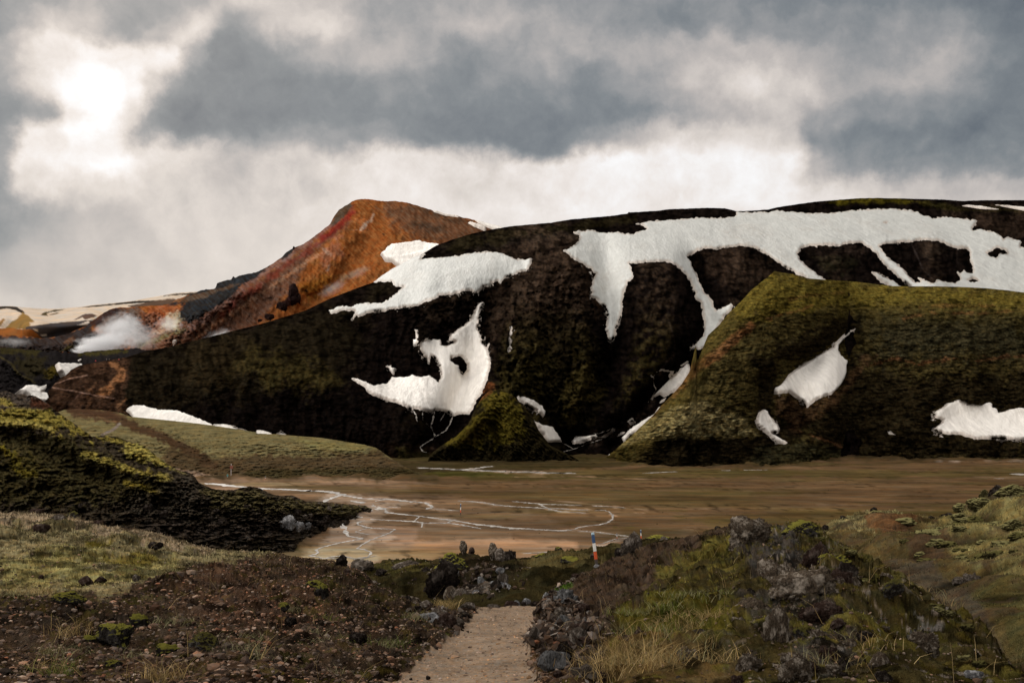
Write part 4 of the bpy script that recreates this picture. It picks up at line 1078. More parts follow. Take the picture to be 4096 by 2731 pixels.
for _k, (_pts, _w) in enumerate(STREAMS[:31]):
    _q = np.array(_pts, float)
    _o = [(x + 16 * math.sin(i * 1.9 + _k), y + 3.2 * math.cos(i * 2.3 + _k)) for i, (x, y) in enumerate(_pts)]
    zp.append(('line', (.42, .36, .31), _pts, 1.6, 7, .75, 1.6))
    zp.append(('line', (.36, .29, .23), _o, 1.4, 6, .7, .8))
for _pts, _w in STREAMS[:31]:
    zp.append(('line', (.30, .225, .165), _pts, 5, 9, .55, 1.5))
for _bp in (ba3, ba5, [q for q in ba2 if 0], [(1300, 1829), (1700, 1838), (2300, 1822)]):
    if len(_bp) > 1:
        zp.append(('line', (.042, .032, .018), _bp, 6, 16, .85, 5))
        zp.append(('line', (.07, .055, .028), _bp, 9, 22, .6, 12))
import random as _r
_r.seed(4)
for i in range(46):
    y = _r.uniform(1085, 1225)
    x = _r.uniform(980, 2350)
    w = _r.uniform(30, 190)
    c = _r.choice([(.050, .044, .018), (.055, .034, .018), (.20, .145, .095), (.17, .12, .08), (.085, .08, .025)])
    zp.append(('line', c, D((x, y), (x + w, y + _r.uniform(-2, 2))), 2.5, 5, _r.uniform(.35, .75), _r.uniform(.5, 2.5)))
for pts, w in ((Z('B2', [(1120, 1450), (1260, 1470), (1180, 1500), (1130, 1490), (1230, 1540)]), 1.5), (Z('B2', [(350, 1375), (1050, 1450)]), 1.5), (Z('B2', [(0, 1165), (600, 1160), (1400, 1190)]), 1.2)):
    zp.append(('line', (.30, .22, .15), pts, 2, 3, .7, w))
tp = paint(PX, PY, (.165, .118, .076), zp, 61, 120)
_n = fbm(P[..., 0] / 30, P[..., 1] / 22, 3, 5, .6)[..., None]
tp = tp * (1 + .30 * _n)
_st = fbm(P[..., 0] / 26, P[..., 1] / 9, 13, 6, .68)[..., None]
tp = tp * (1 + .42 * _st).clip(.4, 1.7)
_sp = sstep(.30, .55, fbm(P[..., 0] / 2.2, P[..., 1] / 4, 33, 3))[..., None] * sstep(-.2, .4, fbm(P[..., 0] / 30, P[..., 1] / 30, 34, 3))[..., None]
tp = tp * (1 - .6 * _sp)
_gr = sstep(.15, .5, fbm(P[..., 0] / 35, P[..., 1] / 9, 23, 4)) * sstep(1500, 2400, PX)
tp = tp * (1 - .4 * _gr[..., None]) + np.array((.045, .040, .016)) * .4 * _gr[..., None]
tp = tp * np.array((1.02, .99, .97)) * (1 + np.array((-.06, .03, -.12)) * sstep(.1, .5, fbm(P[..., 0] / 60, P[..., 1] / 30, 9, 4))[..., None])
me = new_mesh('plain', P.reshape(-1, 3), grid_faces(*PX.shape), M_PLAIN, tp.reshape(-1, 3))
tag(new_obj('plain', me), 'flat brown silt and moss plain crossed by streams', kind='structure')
# land out to the horizon
ang = np.linspace(0, 2 * np.pi, 97)[:-1]
R_ = np.array([0.5, 60, 400, 1500, 6000, 20000])
V = np.stack([np.outer(R_, np.cos(ang)), np.outer(R_, np.sin(ang)), np.full((6, 96), -HC - 1.0)], -1).reshape(-1, 3)
V[:, 2] -= np.repeat([0, 0, 0, 0, 10, 60], 96)
Fc = [(i * 96 + j, (i + 1) * 96 + j, (i + 1) * 96 + (j + 1) % 96, i * 96 + (j + 1) % 96) for i in range(5) for j in range(96)]
me = new_mesh('ground', V, np.array(Fc)[:, ::-1], M_PLAIN, np.tile((.12, .09, .06), (len(V), 1)))
tag(new_obj('ground', me), 'brown land stretching away under the hills', kind='structure')

# ============================================================ streams
M_WATER = bpy.data.materials.new('stream_water')
M_WATER.use_nodes = True
_b_ = NB(M_WATER.node_tree)
_t = _b_.n('ShaderNodeTexCoord')
_n = _b_.noise(_t.outputs['Object'], .55, 6, .7)
_bp = _b_.n('ShaderNodeBump', i_Strength=.25, i_Distance=.05, i_Height=_n.outputs[0])
_p = _b_.n('ShaderNodeBsdfPrincipled', i_Roughness=.5)
_b_.set(_p, 'Base Color', _b_.mix(_b_.mapr(_n.outputs[0], .42, .60), (.09, .072, .056), (.36, .325, .285)))
_b_.set(_p, 'Normal', _bp)
_p.inputs['Specular IOR Level'].default_value = .12
_b_.n('ShaderNodeOutputMaterial', i_Surface=_p)


def resample(pts, step):
    P = np.array(pts, float)
    L = np.r_[0, np.cumsum(np.linalg.norm(np.diff(P, axis=0), axis=1))]
    n = max(3, int(L[-1] / step) + 1)
    t = np.linspace(0, L[-1], n)
    return np.stack([np.interp(t, L, P[:, 0]), np.interp(t, L, P[:, 1])], 1)


def ribbon(name, pts, width, label, surf=None, seed=0, group='meltwater streams on the plain', lift=.035, step=5):
    q = resample(pts, step)
    amp = 4.0 if surf is None else 2.0
    q[:, 0] += amp * fbm(np.arange(len(q)) * .33 + seed, np.zeros(len(q)), seed, 3)
    q[:, 1] += amp * .25 * fbm(np.arange(len(q)) * .4 + seed + 9, np.zeros(len(q)), seed, 3)
    if surf is None:
        P = pt(q[:, 0], q[:, 1], plain_d(q[:, 1]))
        P[:, 2] = -HC + .12 * fbm(P[:, 0] / 40, P[:, 1] / 40, 0, 4) + lift
    else:
        P = surf.at(q[:, 0], q[:, 1], off=lift)
    n = len(P)
    tg = np.gradient(P, axis=0)
    # keep the band from collapsing where it runs straight away from the view
    side = np.stack([-tg[:, 1], tg[:, 0], tg[:, 2] * 0], -1)
    side /= np.linalg.norm(side, axis=1, keepdims=True) + 1e-9
    s = np.arange(n) * .27 + seed * 3
    wl = width * (.55 + .8 * np.abs(fbm(s, s * 0, seed, 4, .7)) + .25 * fbm(s * 3, s * 0, seed, 2))
    wr = width * (.55 + .8 * np.abs(fbm(s + 50, s * 0, seed, 4, .7)) + .25 * fbm(s * 3 + 70, s * 0, seed, 2))
    if surf is None:
        rd = tg / (np.linalg.norm(tg, axis=1, keepdims=True) + 1e-9)
        asp = .22 + .50 * np.abs(rd[:, 0]) ** 1.0
        asp *= np.clip(P[:, 1] / 170, .5, 1.6)
        wl = wl * asp; wr = wr * asp
    gapn = (.95 + 1.1 * fbm(s * 1.7 + 20, s * 0, seed + 5, 3)).clip(.18, 1.7)
    wl = wl * gapn; wr = wr * gapn
    end = np.clip(np.minimum(np.arange(n), np.arange(n)[::-1]) / 3.0, .15, 1)
    A = P + side * np.maximum(wl * end, width * .12)[:, None] * .5
    B = P - side * np.maximum(wr * end, width * .12)[:, None] * .5
    if surf is None:
        for X in (A, B):
            X[:, 2] = -HC + .12 * fbm(X[:, 0] / 40, X[:, 1] / 40, 0, 4) + lift
    V = np.concatenate([A, B])
    F2 = np.array([(i, i + n, i + n + 1, i + 1) for i in range(n - 1)])
    o = new_obj(name, new_mesh(name, V, F2, M_WATER))
    tag(o, label, kind='structure', group=group)
    return o


for i, (pts, w) in enumerate(STREAMS):
    ribbon('stream', pts, w, 'shallow whitish meltwater channel braiding over the brown plain', seed=i + 1)
HILLSTREAMS = [
    (Z('B1', [(1440, 545), (1470, 600), (1480, 655)]), L2), (Z('B1', [(1530, 570), (1530, 640), (1590, 700)]), L2),
    (Z('B1', [(1640, 560), (1625, 640), (1605, 700), (1640, 780), (1630, 810), (1560, 850), (1505, 890), (1530, 930), (1590, 945)]), L2),
    (Z('B1', [(1740, 570), (1690, 650)]), L2), (Z('B1', [(1810, 600), (1780, 680), (1740, 740), (1680, 775), (1640, 800)]), L2),
    (Z('B1', [(1720, 970), (1800, 1010), (1860, 1040), (1900, 1075)]), L2),
    (Z('B2', [(0, 1040), (120, 1020), (240, 985), (380, 955), (560, 910), (700, 860), (840, 810)]), L2), (Z('B2', [(440, 840), (520, 880), (570, 910)]), L2),
]
for i, (pts, L) in enumerate(HILLSTREAMS):
    ribbon('stream', pts, .9, 'thin silver melt trickle running down the dark slope below the snow', L, seed=60 + i, group='melt trickles below the snow', lift=1.6, step=5)
# ============================================================ mossy lava hill at left, middle distance
cr6 = Z('F', [(-700, 1540)], 'B0', [(0, 382), (60, 376), (110, 398), (150, 412), (200, 400), (250, 420), (300, 415), (370, 450), (450, 500), (520, 565), (600, 620), (700, 690), (800, 760), (850, 800), (890, 790), (960, 785), (1050, 795), (1150, 828), (1300, 868), (1400, 938), (1450, 990), (1600, 1088), (1680, 1118), (1740, 1128), (1780, 1150), (1820, 1215), (1870, 1240), (1950, 1275), (2030, 1285), (2150, 1285), (2230, 1262), (2290, 1250), (2351, 1262)],
        'B1', [(30, 1268), (90, 1295), (160, 1330), (250, 1340), (320, 1332), (380, 1352), (450, 1388), (600, 1392), (750, 1408), (900, 1420), (1000, 1430), (1060, 1450), (1075, 1480)], 'F', [(1530, 2060), (1600, 2120)])
ba6 = [(-700, 2260), (900, 2250), (1050, 2225), (1176, 2191), (1200, 2165), (1260, 2130), (1360, 2095), (1440, 2055), (1490, 2035), (1600, 2035)]
_c6, _b6 = curve(cr6), curve(ba6)
REL6 = [
    (Z('B0', [(-300, 640), (0, 650), (400, 690), (800, 950), (1200, 1100), (1550, 1190)]), 34, -6),
    (Z('B0', [(-200, 760), (300, 830), (700, 1080), (1100, 1200)]), 36, 5),
    (Z('B0', [(900, 790), (1000, 900), (1100, 940)]), 18, 4), (Z('B0', [(1100, 900), (1350, 960), (1600, 1100)]), 24, -4),
    (Z('B0', [(1150, 1000), (1500, 1110)]), 18, 3.5), (Z('B0', [(1100, 1210), (1450, 1320)]), 26, -4), (Z('B0', [(0, 880), (200, 980), (330, 1150)]), 40, -4),
    (Z('B0', [(0, 540), (350, 530), (700, 780)]), 30, -4), (Z('B0', [(0, 610), (300, 640), (560, 740)]), 14, 3),
    (Z('B0', [(1750, 1150), (1850, 1350)]), 30, -3),
]


def fine6(px, py):
    r = ridged(px / 34, py / 20, 4, 5, .62)
    b = fbm(px / 60, py / 34, 7, 4)
    dark = sstep(-20, 40, sdf(px, py, Z('B0', [(1150, 1200), (1700, 1150), (2351, 1280)], 'B1', [(500, 1400), (1000, 1440)], 'C1', [(700, 100), (0, 200)], 'C0', [(1500, 100), (1000, 0)]), 60))
    return -3.2 * billow(px / 44 + .4 * b, py / 22) + (.8 + 2.0 * dark) * (r - .5) + 1.5 * b + (.35 + .9 * dark) * fbm(px / 9, py / 7, 3, 4, .6)


L6 = Layer(-700, 1560, 3.2, cr6, ba6, 235, slope_depth(lambda x: plain_d(_b6(x)), -15, .36, _c6, _b6, .05, REL6), fine6, over=14, jag=4.0, jagscale=20)
blk, mgl, mgd = (.075, .064, .055), (.27, .235, .055), (.060, .054, .020)
z6 = [
    ('poly', mgd, Z('B0', [(-900, 700), (600, 760), (1200, 1080), (1600, 1200), (1500, 1400), (800, 1400), (-900, 1500)]), 30, 60, .7),
    ('poly', mgl, Z('B0', [(-900, 540), (200, 522), (380, 530), (520, 572), (600, 622), (700, 692), (840, 780), (830, 840), (700, 760), (560, 700), (560, 790), (300, 700), (0, 700), (-900, 720)]), 8, 26, .9),
    ('poly', (.36, .32, .10), Z('B0', [(-900, 650), (0, 650), (200, 650), (500, 700), (480, 750), (200, 700), (0, 690), (-900, 700)]), 8, 16, .8),
    ('poly', mgl, Z('B0', [(890, 800), (960, 790), (1150, 830), (1130, 860), (1050, 850), (900, 830)]), 4, 8, .8),
    ('poly', (.38, .34, .09), Z('B0', [(1130, 840), (1250, 850), (1400, 940), (1600, 1090), (1700, 1140), (1500, 1060), (1300, 1030), (1150, 980), (1100, 930), (1170, 880)]), 6, 14, .9),
    ('line', (.32, .28, .07), Z('B0', [(750, 950), (950, 1010), (1150, 1080), (1400, 1150), (1560, 1180)]), 6, 12, .85, 12),
    ('line', (.24, .20, .035), Z('B0', [(1160, 1215), (1300, 1250), (1450, 1320)]), 6, 12, .8, 9),
    ('line', (.22, .19, .02), Z('B0', [(0, 890), (120, 960), (180, 1010), (120, 1090), (300, 1140)]), 8, 20, .8, 10),
    ('poly', (.08, .07, .02), Z('B0', [(100, 950), (300, 960), (420, 1100), (300, 1160), (100, 1100)]), 14, 30, .6),
    ('poly', blk, Z('B0', [(-900, 380), (480, 360), (460, 520), (380, 540), (120, 520), (0, 545), (-900, 560)]), 5, 9, .9),
    ('poly', (.07, .028, .016), Z('B0', [(280, 440), (370, 445), (465, 500), (440, 530), (280, 530)]), 5, 6, .9),
    ('poly', mgl, Z('B0', [(0, 440), (60, 435), (100, 480), (140, 500), (0, 520)]), 5, 9, .8),
    ('poly', (.090, .080, .064), Z('B0', [(1600, 1100), (1800, 1150), (1850, 1400), (1600, 1568), (1150, 1500), (1200, 1330), (1500, 1300)]), 20, 30, .7),
    ('poly', (.120, .110, .050), Z('B0', [(1850, 1290), (2351, 1300)], 'B1', [(200, 1380), (700, 1420), (1000, 1450), (900, 1510), (600, 1500), (0, 1470)], 'B0', [(2000, 1450)]), 9, 22, .75),
    ('poly', (.050, .042, .036), Z('B1', [(-300, 1600), (0, 1560), (600, 1540), (800, 1560)], 'C1', [(700, 120), (400, 200), (-200, 260)], 'C0', [(1400, 200), (1200, 60)]), 10, 20, .8),
]
tnt = paint(L6.px, L6.py, (.045, .038, .028), z6, 71, 30) * 1.25
# pale grey fractured rock showing through
sp = fbm(L6.px / 7, L6.py / 8, 9, 3)
spm = fbm(L6.px / 70, L6.py / 50, 19, 3)
low = sstep(1930, 2030, L6.py) * sstep(700, 1000, L6.px + 0 * L6.py)
hol = sstep(.08, .32, fbm(L6.px / 13, L6.py / 9, 44, 4, .6) + .25 * fbm(L6.px / 40, L6.py / 30, 4, 3))[..., None]
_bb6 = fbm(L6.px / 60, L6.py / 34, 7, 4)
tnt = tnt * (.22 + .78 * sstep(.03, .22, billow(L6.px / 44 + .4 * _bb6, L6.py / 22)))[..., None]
tnt = tnt * 1.1 * (1 - .52 * hol) * (1 + .35 * fbm(L6.px / 8, L6.py / 8, 14, 3)[..., None])
f = (sstep(.32, .5, sp) * sstep(-.1, .25, spm) * np.clip(low + .25, 0, 1) * .8)[..., None]
tnt = tnt * (1 - f) + np.array((.085, .078, .075)) * f
L6.build('hill', M_LAVA, tnt, 'mossy green and black lava hill at middle left')
L6.finish()

# ============================================================ near ground: left bank, path, right mound
crn = D((-420, 1165), (0, 1177), (60, 1177), (130, 1181), (160, 1178), (200, 1195), (300, 1215), (400, 1236), (500, 1262), (560, 1266), (620, 1268), (700, 1280), (760, 1290), (800, 1300), (830, 1315), (860, 1345), (900, 1370), (950, 1392), (1000, 1402), (1080, 1398), (1150, 1392), (1245, 1388), (1262, 1365), (1300, 1335), (1345, 1312), (1400, 1290), (1450, 1268), (1500, 1251), (1560, 1238), (1640, 1219), (1700, 1213), (1770, 1210), (1830, 1214), (1880, 1225), (1900, 1245), (1950, 1262), (2000, 1288), (2100, 1345), (2200, 1420), (2280, 1480), (2352, 1552), (2500, 1660), (2800, 1760))


def roughen(c, x0, a1, a2, seed):
    xs = np.arange(c[0][0], c[-1][0] + 1, 7.0)
    f = curve(c)
    m = sstep(x0, x0 + 150, xs)
    y = f(xs) + m * (a1 * fbm(xs / 70, xs * 0, seed, 3) + a2 * fbm(xs / 16, xs * 0 + 3, seed, 3))
    return list(zip(xs, y))


crn = roughen(crn, -1000, 5, 4, 3.3)
crn = roughen(crn, 3250, 14, 8, 5.3)
NEARD = tps([(x * DK, y * DK, d) for x, y, d in [
    (0, 1177, 22), (-500, 1180, 20), (300, 1215, 23), (500, 1262, 23), (620, 1268, 21.5), (760, 1290, 19.5), (850, 1330, 16.5), (930, 1390, 14),
    (0, 1300, 12.6), (300, 1300, 13.2), (500, 1320, 13.2), (0, 1400, 8.9), (300, 1400, 9.2), (600, 1400, 10.2), (800, 1410, 11), (0, 1568, 5.5), (300, 1568, 5.7), (600, 1568, 6.1),
    (870, 1568, 6.6), (1050, 1568, 6.7), (1240, 1568, 6.5), (1000, 1500, 8.3), (1150, 1500, 8.4), (1250, 1500, 8.0), (1100, 1440, 11.2), (1200, 1440, 11.3), (1080, 1400, 15.5), (1240, 1390, 17),
    (1345, 1312, 25), (1400, 1290, 26), (1500, 1251, 26), (1640, 1219, 24), (1740, 1212, 21.5), (1830, 1214, 19), (1900, 1245, 16.5), (2000, 1290, 14), (2200, 1420, 9.6), (2352, 1550, 6.8),
    (1300, 1420, 11.8), (1400, 1400, 11.5), (1500, 1350, 13.5), (1600, 1300, 15), (1700, 1300, 13.5), (1800, 1300, 12.8), (1400, 1500, 7.6), (1600, 1450, 8.6), (1700, 1400, 9.4), (1800, 1450, 7.9), (1900, 1400, 9.2),
    (1400, 1568, 6.0), (1700, 1568, 5.3), (2000, 1568, 5.3), (2100, 1450, 7.8), (2600, 1700, 5), (-400, 1568, 5.3), (1000, 1750, 4.2), (0, 1750, 3.7), (2000, 1750, 3.7)]])
PATHP = D((868, 1580), (920, 1545), (985, 1500), (1035, 1462), (1070, 1432), (1085, 1408), (1110, 1396), (1150, 1388), (1180, 1384), (1250, 1384), (1262, 1398), (1240, 1418), (1222, 1450), (1216, 1490), (1222, 1530), (1245, 1580), (1300, 1800), (700, 1800))


def near_fine(px, py):
    d = NEARD(px, py)
    P = pt(px, py, d)
    x, y = P[..., 0], P[..., 1]
    path = sstep(-18, 22, sdf(px, py, PATHP, 90))
    right = sstep(1300 * DK, 1420 * DK, px)
    rocky = sstep(-60, 60, sdf(px, py, D((1640, 1200), (1900, 1230), (1960, 1300), (2000, 1420), (2100, 1568), (2100, 1700), (1750, 1700), (1660, 1450), (1700, 1330)), 150))
    shelf = sstep(-30, 50, sdf(px, py, D((-500, 1170), (500, 1260), (640, 1270), (420, 1330), (280, 1400), (-500, 1410)), 100))
    a = .19 * fbm(x / 1.1, y / 1.1, 2, 4) * (1 - path * .75) * (1 - .5 * shelf)
    b = .085 * ridged(x / .34, y / .34, 5, 4, .65) * (1 - path) * (1 - .7 * shelf)
    c = .022 * fbm(x / .085, y / .085, 8, 3) * (1 - path * .8) * (1 - .4 * shelf)
    r = .26 * (ridged(x / 1.1, y / 1.4, 3, 4, .55) - .3) * rocky
    r = r + .13 * billow(x / .55, y / .55, 4) * right * (1 - path)
    h = a + b + c + r + .10 * right * (1 - rocky) * fbm(x / .6, y / .6, 1, 3)
    edge = sstep(0, 45, py - curve(crn)(px))
    h = h * (.25 + .75 * edge) * np.clip((d - 3.2) / 5, .12, 1)
    return d, h, P


class Near:
    def __init__(s, x0, x1, step, crest, rows, fn, ymax):
        s.x = np.arange(x0, x1 + step, step, dtype=float)
        s.crest = curve(crest)
        c = s.crest(s.x)
        t = np.linspace(0, 1, rows)[:, None] ** 1.1
        s.py = c[None] + np.maximum(ymax - c, 60)[None] * t
        s.px = np.repeat(s.x[None], rows, 0)
        s.fn = fn
        d, h, P = fn(s.px, s.py)
        N = grid_normals(P)
        s.P = P + N * h[..., None]

    def at(s, px, py):
        """surface point by looking the spot up in the sheet"""
        px = np.atleast_1d(np.asarray(px, float)); py = np.atleast_1d(np.asarray(py, float))
        j = np.clip((px - s.x[0]) / (s.x[1] - s.x[0]), 0, len(s.x) - 1.001)
        ji = np.round(j).astype(int)
        c = s.py[0, ji]; bt = s.py[-1, ji]
        t = np.clip((py - c) / (bt - c), 0, 1) ** (1 / 1.1)
        ii = np.clip(np.round(t * (s.py.shape[0] - 1)).astype(int), 0, s.py.shape[0] - 1)
        return s.P[ii, ji]


NEAR = Near(-1300, 5300, 3.4, crn, 300, near_fine, 2731 + 330)
Px, Py = NEAR.px, NEAR.py
soil, soild, redg, mossg = (.072, .053, .037), (.030, .023, .017), (.098, .062, .043), (.125, .115, .045)
zn = [
    ('poly', (.34, .305, .17), D((-500, 1150), (0, 1160), (500, 1255), (640, 1262), (560, 1290), (440, 1310), (330, 1350), (250, 1375), (130, 1380), (-500, 1400)), 16, 34, .9),
    ('poly', (.52, .41, .31), D((-500, 1150), (0, 1160), (500, 1255), (580, 1262), (400, 1262), (250, 1232), (100, 1210), (-500, 1210)), 8, 26, .6),
    ('poly', (.44, .41, .15), D((0, 1290), (200, 1270), (420, 1290), (350, 1330), (200, 1345), (0, 1350)), 16, 40, .6),
    ('poly', (.22, .19, .03), D((190, 1245), (260, 1248), (250, 1262), (200, 1262)), 5, 12, .9),
    ('poly', (.20, .165, .03), D((240, 1280), (340, 1272), (370, 1290), (270, 1302)), 5, 12, .8),
    ('poly', (.13, .12, .12), D((180, 1300), (280, 1305), (250, 1318), (170, 1312)), 5, 12, .6),
    ('poly', redg, D((400, 1340), (560, 1310), (700, 1330), (760, 1400), (700, 1480), (480, 1440), (400, 1390)), 40, 70, .75),
    ('poly', redg, D((-100, 1480), (200, 1500), (500, 1540), (700, 1560), (600, 1700), (-100, 1700)), 40, 70, .45),
    ('poly', soild, D((-100, 1400), (250, 1400), (350, 1440), (200, 1480), (-100, 1470)), 14, 30, .7),
    ('poly', soild, D((700, 1300), (830, 1310), (980, 1420), (1040, 1450), (960, 1510), (880, 1540), (800, 1450)), 24, 40, .6),
    # right mound
    ('poly', (.072, .052, .038), D((1262, 1380), (1345, 1312), (1500, 1245), (1640, 1215), (1740, 1208), (1620, 1270), (1540, 1320), (1480, 1370), (1400, 1440), (1330, 1430)), 12, 24, .9),
    ('poly', (.058, .052, .018), D((1560, 1300), (1640, 1240), (1900, 1230), (2100, 1340), (2352, 1540), (2352, 1700), (1400, 1700), (1400, 1480), (1480, 1400)), 24, 40, .8),
    ('poly', (.150, .135, .036), D((1560, 1300), (1640, 1255), (1690, 1262), (1700, 1280), (1660, 1290), (1600, 1310), (1540, 1345), (1500, 1345)), 8, 16, .9),
    ('poly', (.115, .110, .018), D((1420, 1440), (1500, 1410), (1560, 1400), (1680, 1430), (1700, 1480), (1600, 1500), (1480, 1490)), 14, 34, .75),
    ('poly', (.07, .12, .02), D((1520, 1450), (1570, 1440), (1600, 1465), (1540, 1480)), 10, 20, .5),
    ('poly', (.06, .13, .015), D((1255, 1372), (1290, 1352), (1325, 1355), (1300, 1370), (1262, 1380)), 4, 9, .8),
    ('poly', (.15, .14, .05), D((1900, 1250), (1960, 1265), (2060, 1310), (2150, 1370), (2100, 1360), (2000, 1310), (1920, 1290), (1850, 1240)), 8, 16, .8),
    ('poly', (.075, .070, .066), D((1690, 1230), (1800, 1225), (1850, 1300), (1830, 1370), (1750, 1360), (1700, 1290)), 12, 26, .85),
    ('poly', (.065, .060, .056), D((1690, 1420), (1850, 1400), (1960, 1440), (2000, 1520), (1900, 1568), (1750, 1490)), 16, 40, .7),
    ('poly', (.17, .115, .05), D((1380, 1500), (1500, 1490), (1600, 1500), (1700, 1560), (1700, 1600), (1400, 1600)), 20, 40, .55),
    ('poly', (.12, .08, .05), D((1200, 1440), (1300, 1440), (1390, 1500), (1330, 1600), (1240, 1600), (1210, 1500)), 10, 20, .8),
]
tn = paint(Px, Py, soil, zn, 81, 90)
X_, Y_ = NEAR.P[..., 0], NEAR.P[..., 1]
# moss cushions and pebble colours broken up at ground scale
tn = tn * (1 + .45 * fbm(X_ / .5, Y_ / .5, 70, 5, .65) + .45 * fbm(X_ / .06, Y_ / .06, 71, 3))[..., None].clip(.15, 2.2)
_sh = sdf(Px, Py, D((-500, 1150), (0, 1160), (500, 1255), (640, 1262), (440, 1310), (280, 1375), (-500, 1400)), 100) > 0
_pd = (sstep(.10, .38, fbm(X_ / .7, Y_ / 1.4, 75, 5, .65)) * _sh)[..., None]
tn = tn * (1 - .6 * _pd)
dk = sstep(.12, .40, fbm(X_ / .35, Y_ / .35, 72, 5, .65))[..., None]
tn = tn * (1 - .75 * dk)
mm = fbm(X_ / .22, Y_ / .22, 4, 4, .6)
big = fbm(X_ / 1.6, Y_ / 1.6, 14, 3)
pathm = sstep(-4, 8, sdf(Px, Py, PATHP, 40) + 16 * fbm(Px / 34, Py / 20, 2, 5, .65))
mf = sstep(.12, .34, mm + .5 * big - .05) * (1 - pathm) * np.where(Px > 1290 * DK, .85, .35)
bare = sstep(-30, 30, sdf(Px, Py, D((1262, 1380), (1345, 1312), (1500, 1245), (1640, 1215), (1740, 1208), (1620, 1270), (1540, 1320), (1480, 1370), (1400, 1440), (1330, 1430)), 60))
mf = mf * (1 - .9 * bare)
mv_ = (.7 + .6 * fbm(X_ / .9, Y_ / .9, 81, 3))[..., None] * (.25 + .95 * sstep(.02, .28, billow(X_ / .55, Y_ / .55, 4)))[..., None]
tn = tn * (1 - mf[..., None]) + np.array((.088, .079, .020)) * mv_ * mf[..., None]
lich = sstep(.30, .45, fbm(X_ / .10, Y_ / .10, 31, 3)) * sstep(.0, .3, fbm(X_ / .9, Y_ / .9, 33, 3)) * sstep(1640 * DK, 1760 * DK, Px)
tn = tn * (1 - .7 * lich[..., None]) + np.array((.17, .155, .14)) * .7 * lich[..., None]
tpth = np.array((.172, .138, .106)) * (1 + .28 * fbm(X_ / .6, Y_ / .6, 6, 5, .6) + .30 * fbm(X_ / .05, Y_ / .05, 7, 3))[..., None].clip(.3, 1.8)
tn = tn * (1 - pathm[..., None]) + tpth * pathm[..., None]
nr, nc = Px.shape
# rows behind the crest and under / behind the camera
top = NEAR.P[0]
bk = []
for k, dz in ((6.0, 5.0), (2.5, 1.6), (.8, .35)):
    p = top.copy()
    p[:, :2] *= (1 + k / top[:, 1])[:, None]
    p[:, 2] -= dz
    bk.append(p)
last = NEAR.P[-1]
ft = []
for yy, spread in ((1.5, 2), (-4, 10), (-40, 60)):
    p = last.copy()
    p[:, 0] = last[:, 0] + (NEAR.x - CX) / 2048 * spread
    p[:, 1] = yy
    p[:, 2] = -1.65
    ft.append(p)
PA = np.concatenate([np.array(bk), NEAR.P, np.array(ft)])
TA = np.concatenate([np.repeat(tn[:1], 3, 0), tn, np.repeat(tn[-1:], 3, 0)])
MA = np.concatenate([np.zeros((3, nc)), pathm, np.zeros((3, nc))])
fc = grid_faces(*MA.shape)
isp = MA.ravel()[fc].mean(1) > .5
for flag, nm, mt, lb in ((False, 'ground', M_NEAR, 'dark gravelly soil and moss banks either side of the path'), (True, 'path', M_PATH, 'light brown trodden gravel path leading down between the banks')):
    V, F2, T2 = compact(PA.reshape(-1, 3), fc, isp == flag, TA.reshape(-1, 3))
    tag(new_obj(nm, new_mesh(nm, V, F2, mt, T2)), lb, kind='structure')

# ============================================================ hollow behind the path
crb = D((640, 1330), (760, 1310), (840, 1300), (863, 1297), (908, 1287), (1008, 1287), (1040, 1278), (1060, 1270), (1090, 1275), (1130, 1282), (1170, 1286), (1201, 1286), (1240, 1276), (1276, 1268), (1300, 1269), (1339, 1264), (1389, 1251), (1426, 1247), (1480, 1240), (1560, 1238), (1700, 1240))
crb = roughen(crb, 1000, 9, 7, 8.3)
BASD = tps([(x * DK, y * DK, d) for x, y, d in [(700, 1310, 60), (863, 1297, 62), (1000, 1288, 52), (1150, 1286, 46), (1280, 1270, 52), (1420, 1248, 62), (1560, 1238, 66), (900, 1340, 40), (1000, 1380, 27), (1100, 1340, 31), (1100, 1400, 21), (1200, 1400, 20.5), (1200, 1340, 30), (1280, 1310, 33), (1290, 1360, 25), (1370, 1299, 31), (1450, 1285, 38), (1700, 1260, 50), (700, 1400, 30), (1000, 1430, 19)]])


def bas_fine(px, py):
    d = BASD(px, py)
    P = pt(px, py, d)
    x, y = P[..., 0], P[..., 1]
    h = .5 * fbm(x / 4, y / 4, 1, 4) + .22 * (ridged(x / 1.3, y / 1.3, 3, 4, .6) - .3) + .05 * fbm(x / .3, y / .3, 3, 3)
    return d, h * (.3 + .7 * sstep(0, 30, py - curve(crb)(px))), P


BAS = Near(1180, 2760, 3.0, crb, 100, bas_fine, 2470)
tb = paint(BAS.px, BAS.py, (.045, .040, .018), [
    ('poly', (.085, .078, .026), D((840, 1290), (1010, 1286), (1000, 1310), (950, 1330), (850, 1320)), 8, 20, .7),
    ('poly', (.105, .090, .038), D((1180, 1290), (1300, 1266), (1440, 1245), (1450, 1290), (1370, 1310), (1250, 1320), (1190, 1310)), 10, 18, .85),
    ('poly', (.035, .028, .018), D((980, 1290), (1060, 1272), (1200, 1300), (1180, 1340), (1000, 1380)), 8, 20, .7),
    ('poly', (.22, .17, .12), D((1010, 1296), (1020, 1292), (1016, 1312), (1006, 1318)), 3, 4, .8)], 91, 40)
_x, _y = BAS.P[..., 0], BAS.P[..., 1]
tb = tb * (1 + .6 * fbm(_x / 1.6, _y / 3.0, 70, 5, .65))[..., None].clip(.25, 2)
_d = sstep(.0, .35, fbm(_x / 2.5, _y / 5, 76, 5, .65))[..., None]
tb = tb * (1 - .65 * _d)
PB = BAS.P
bk = []
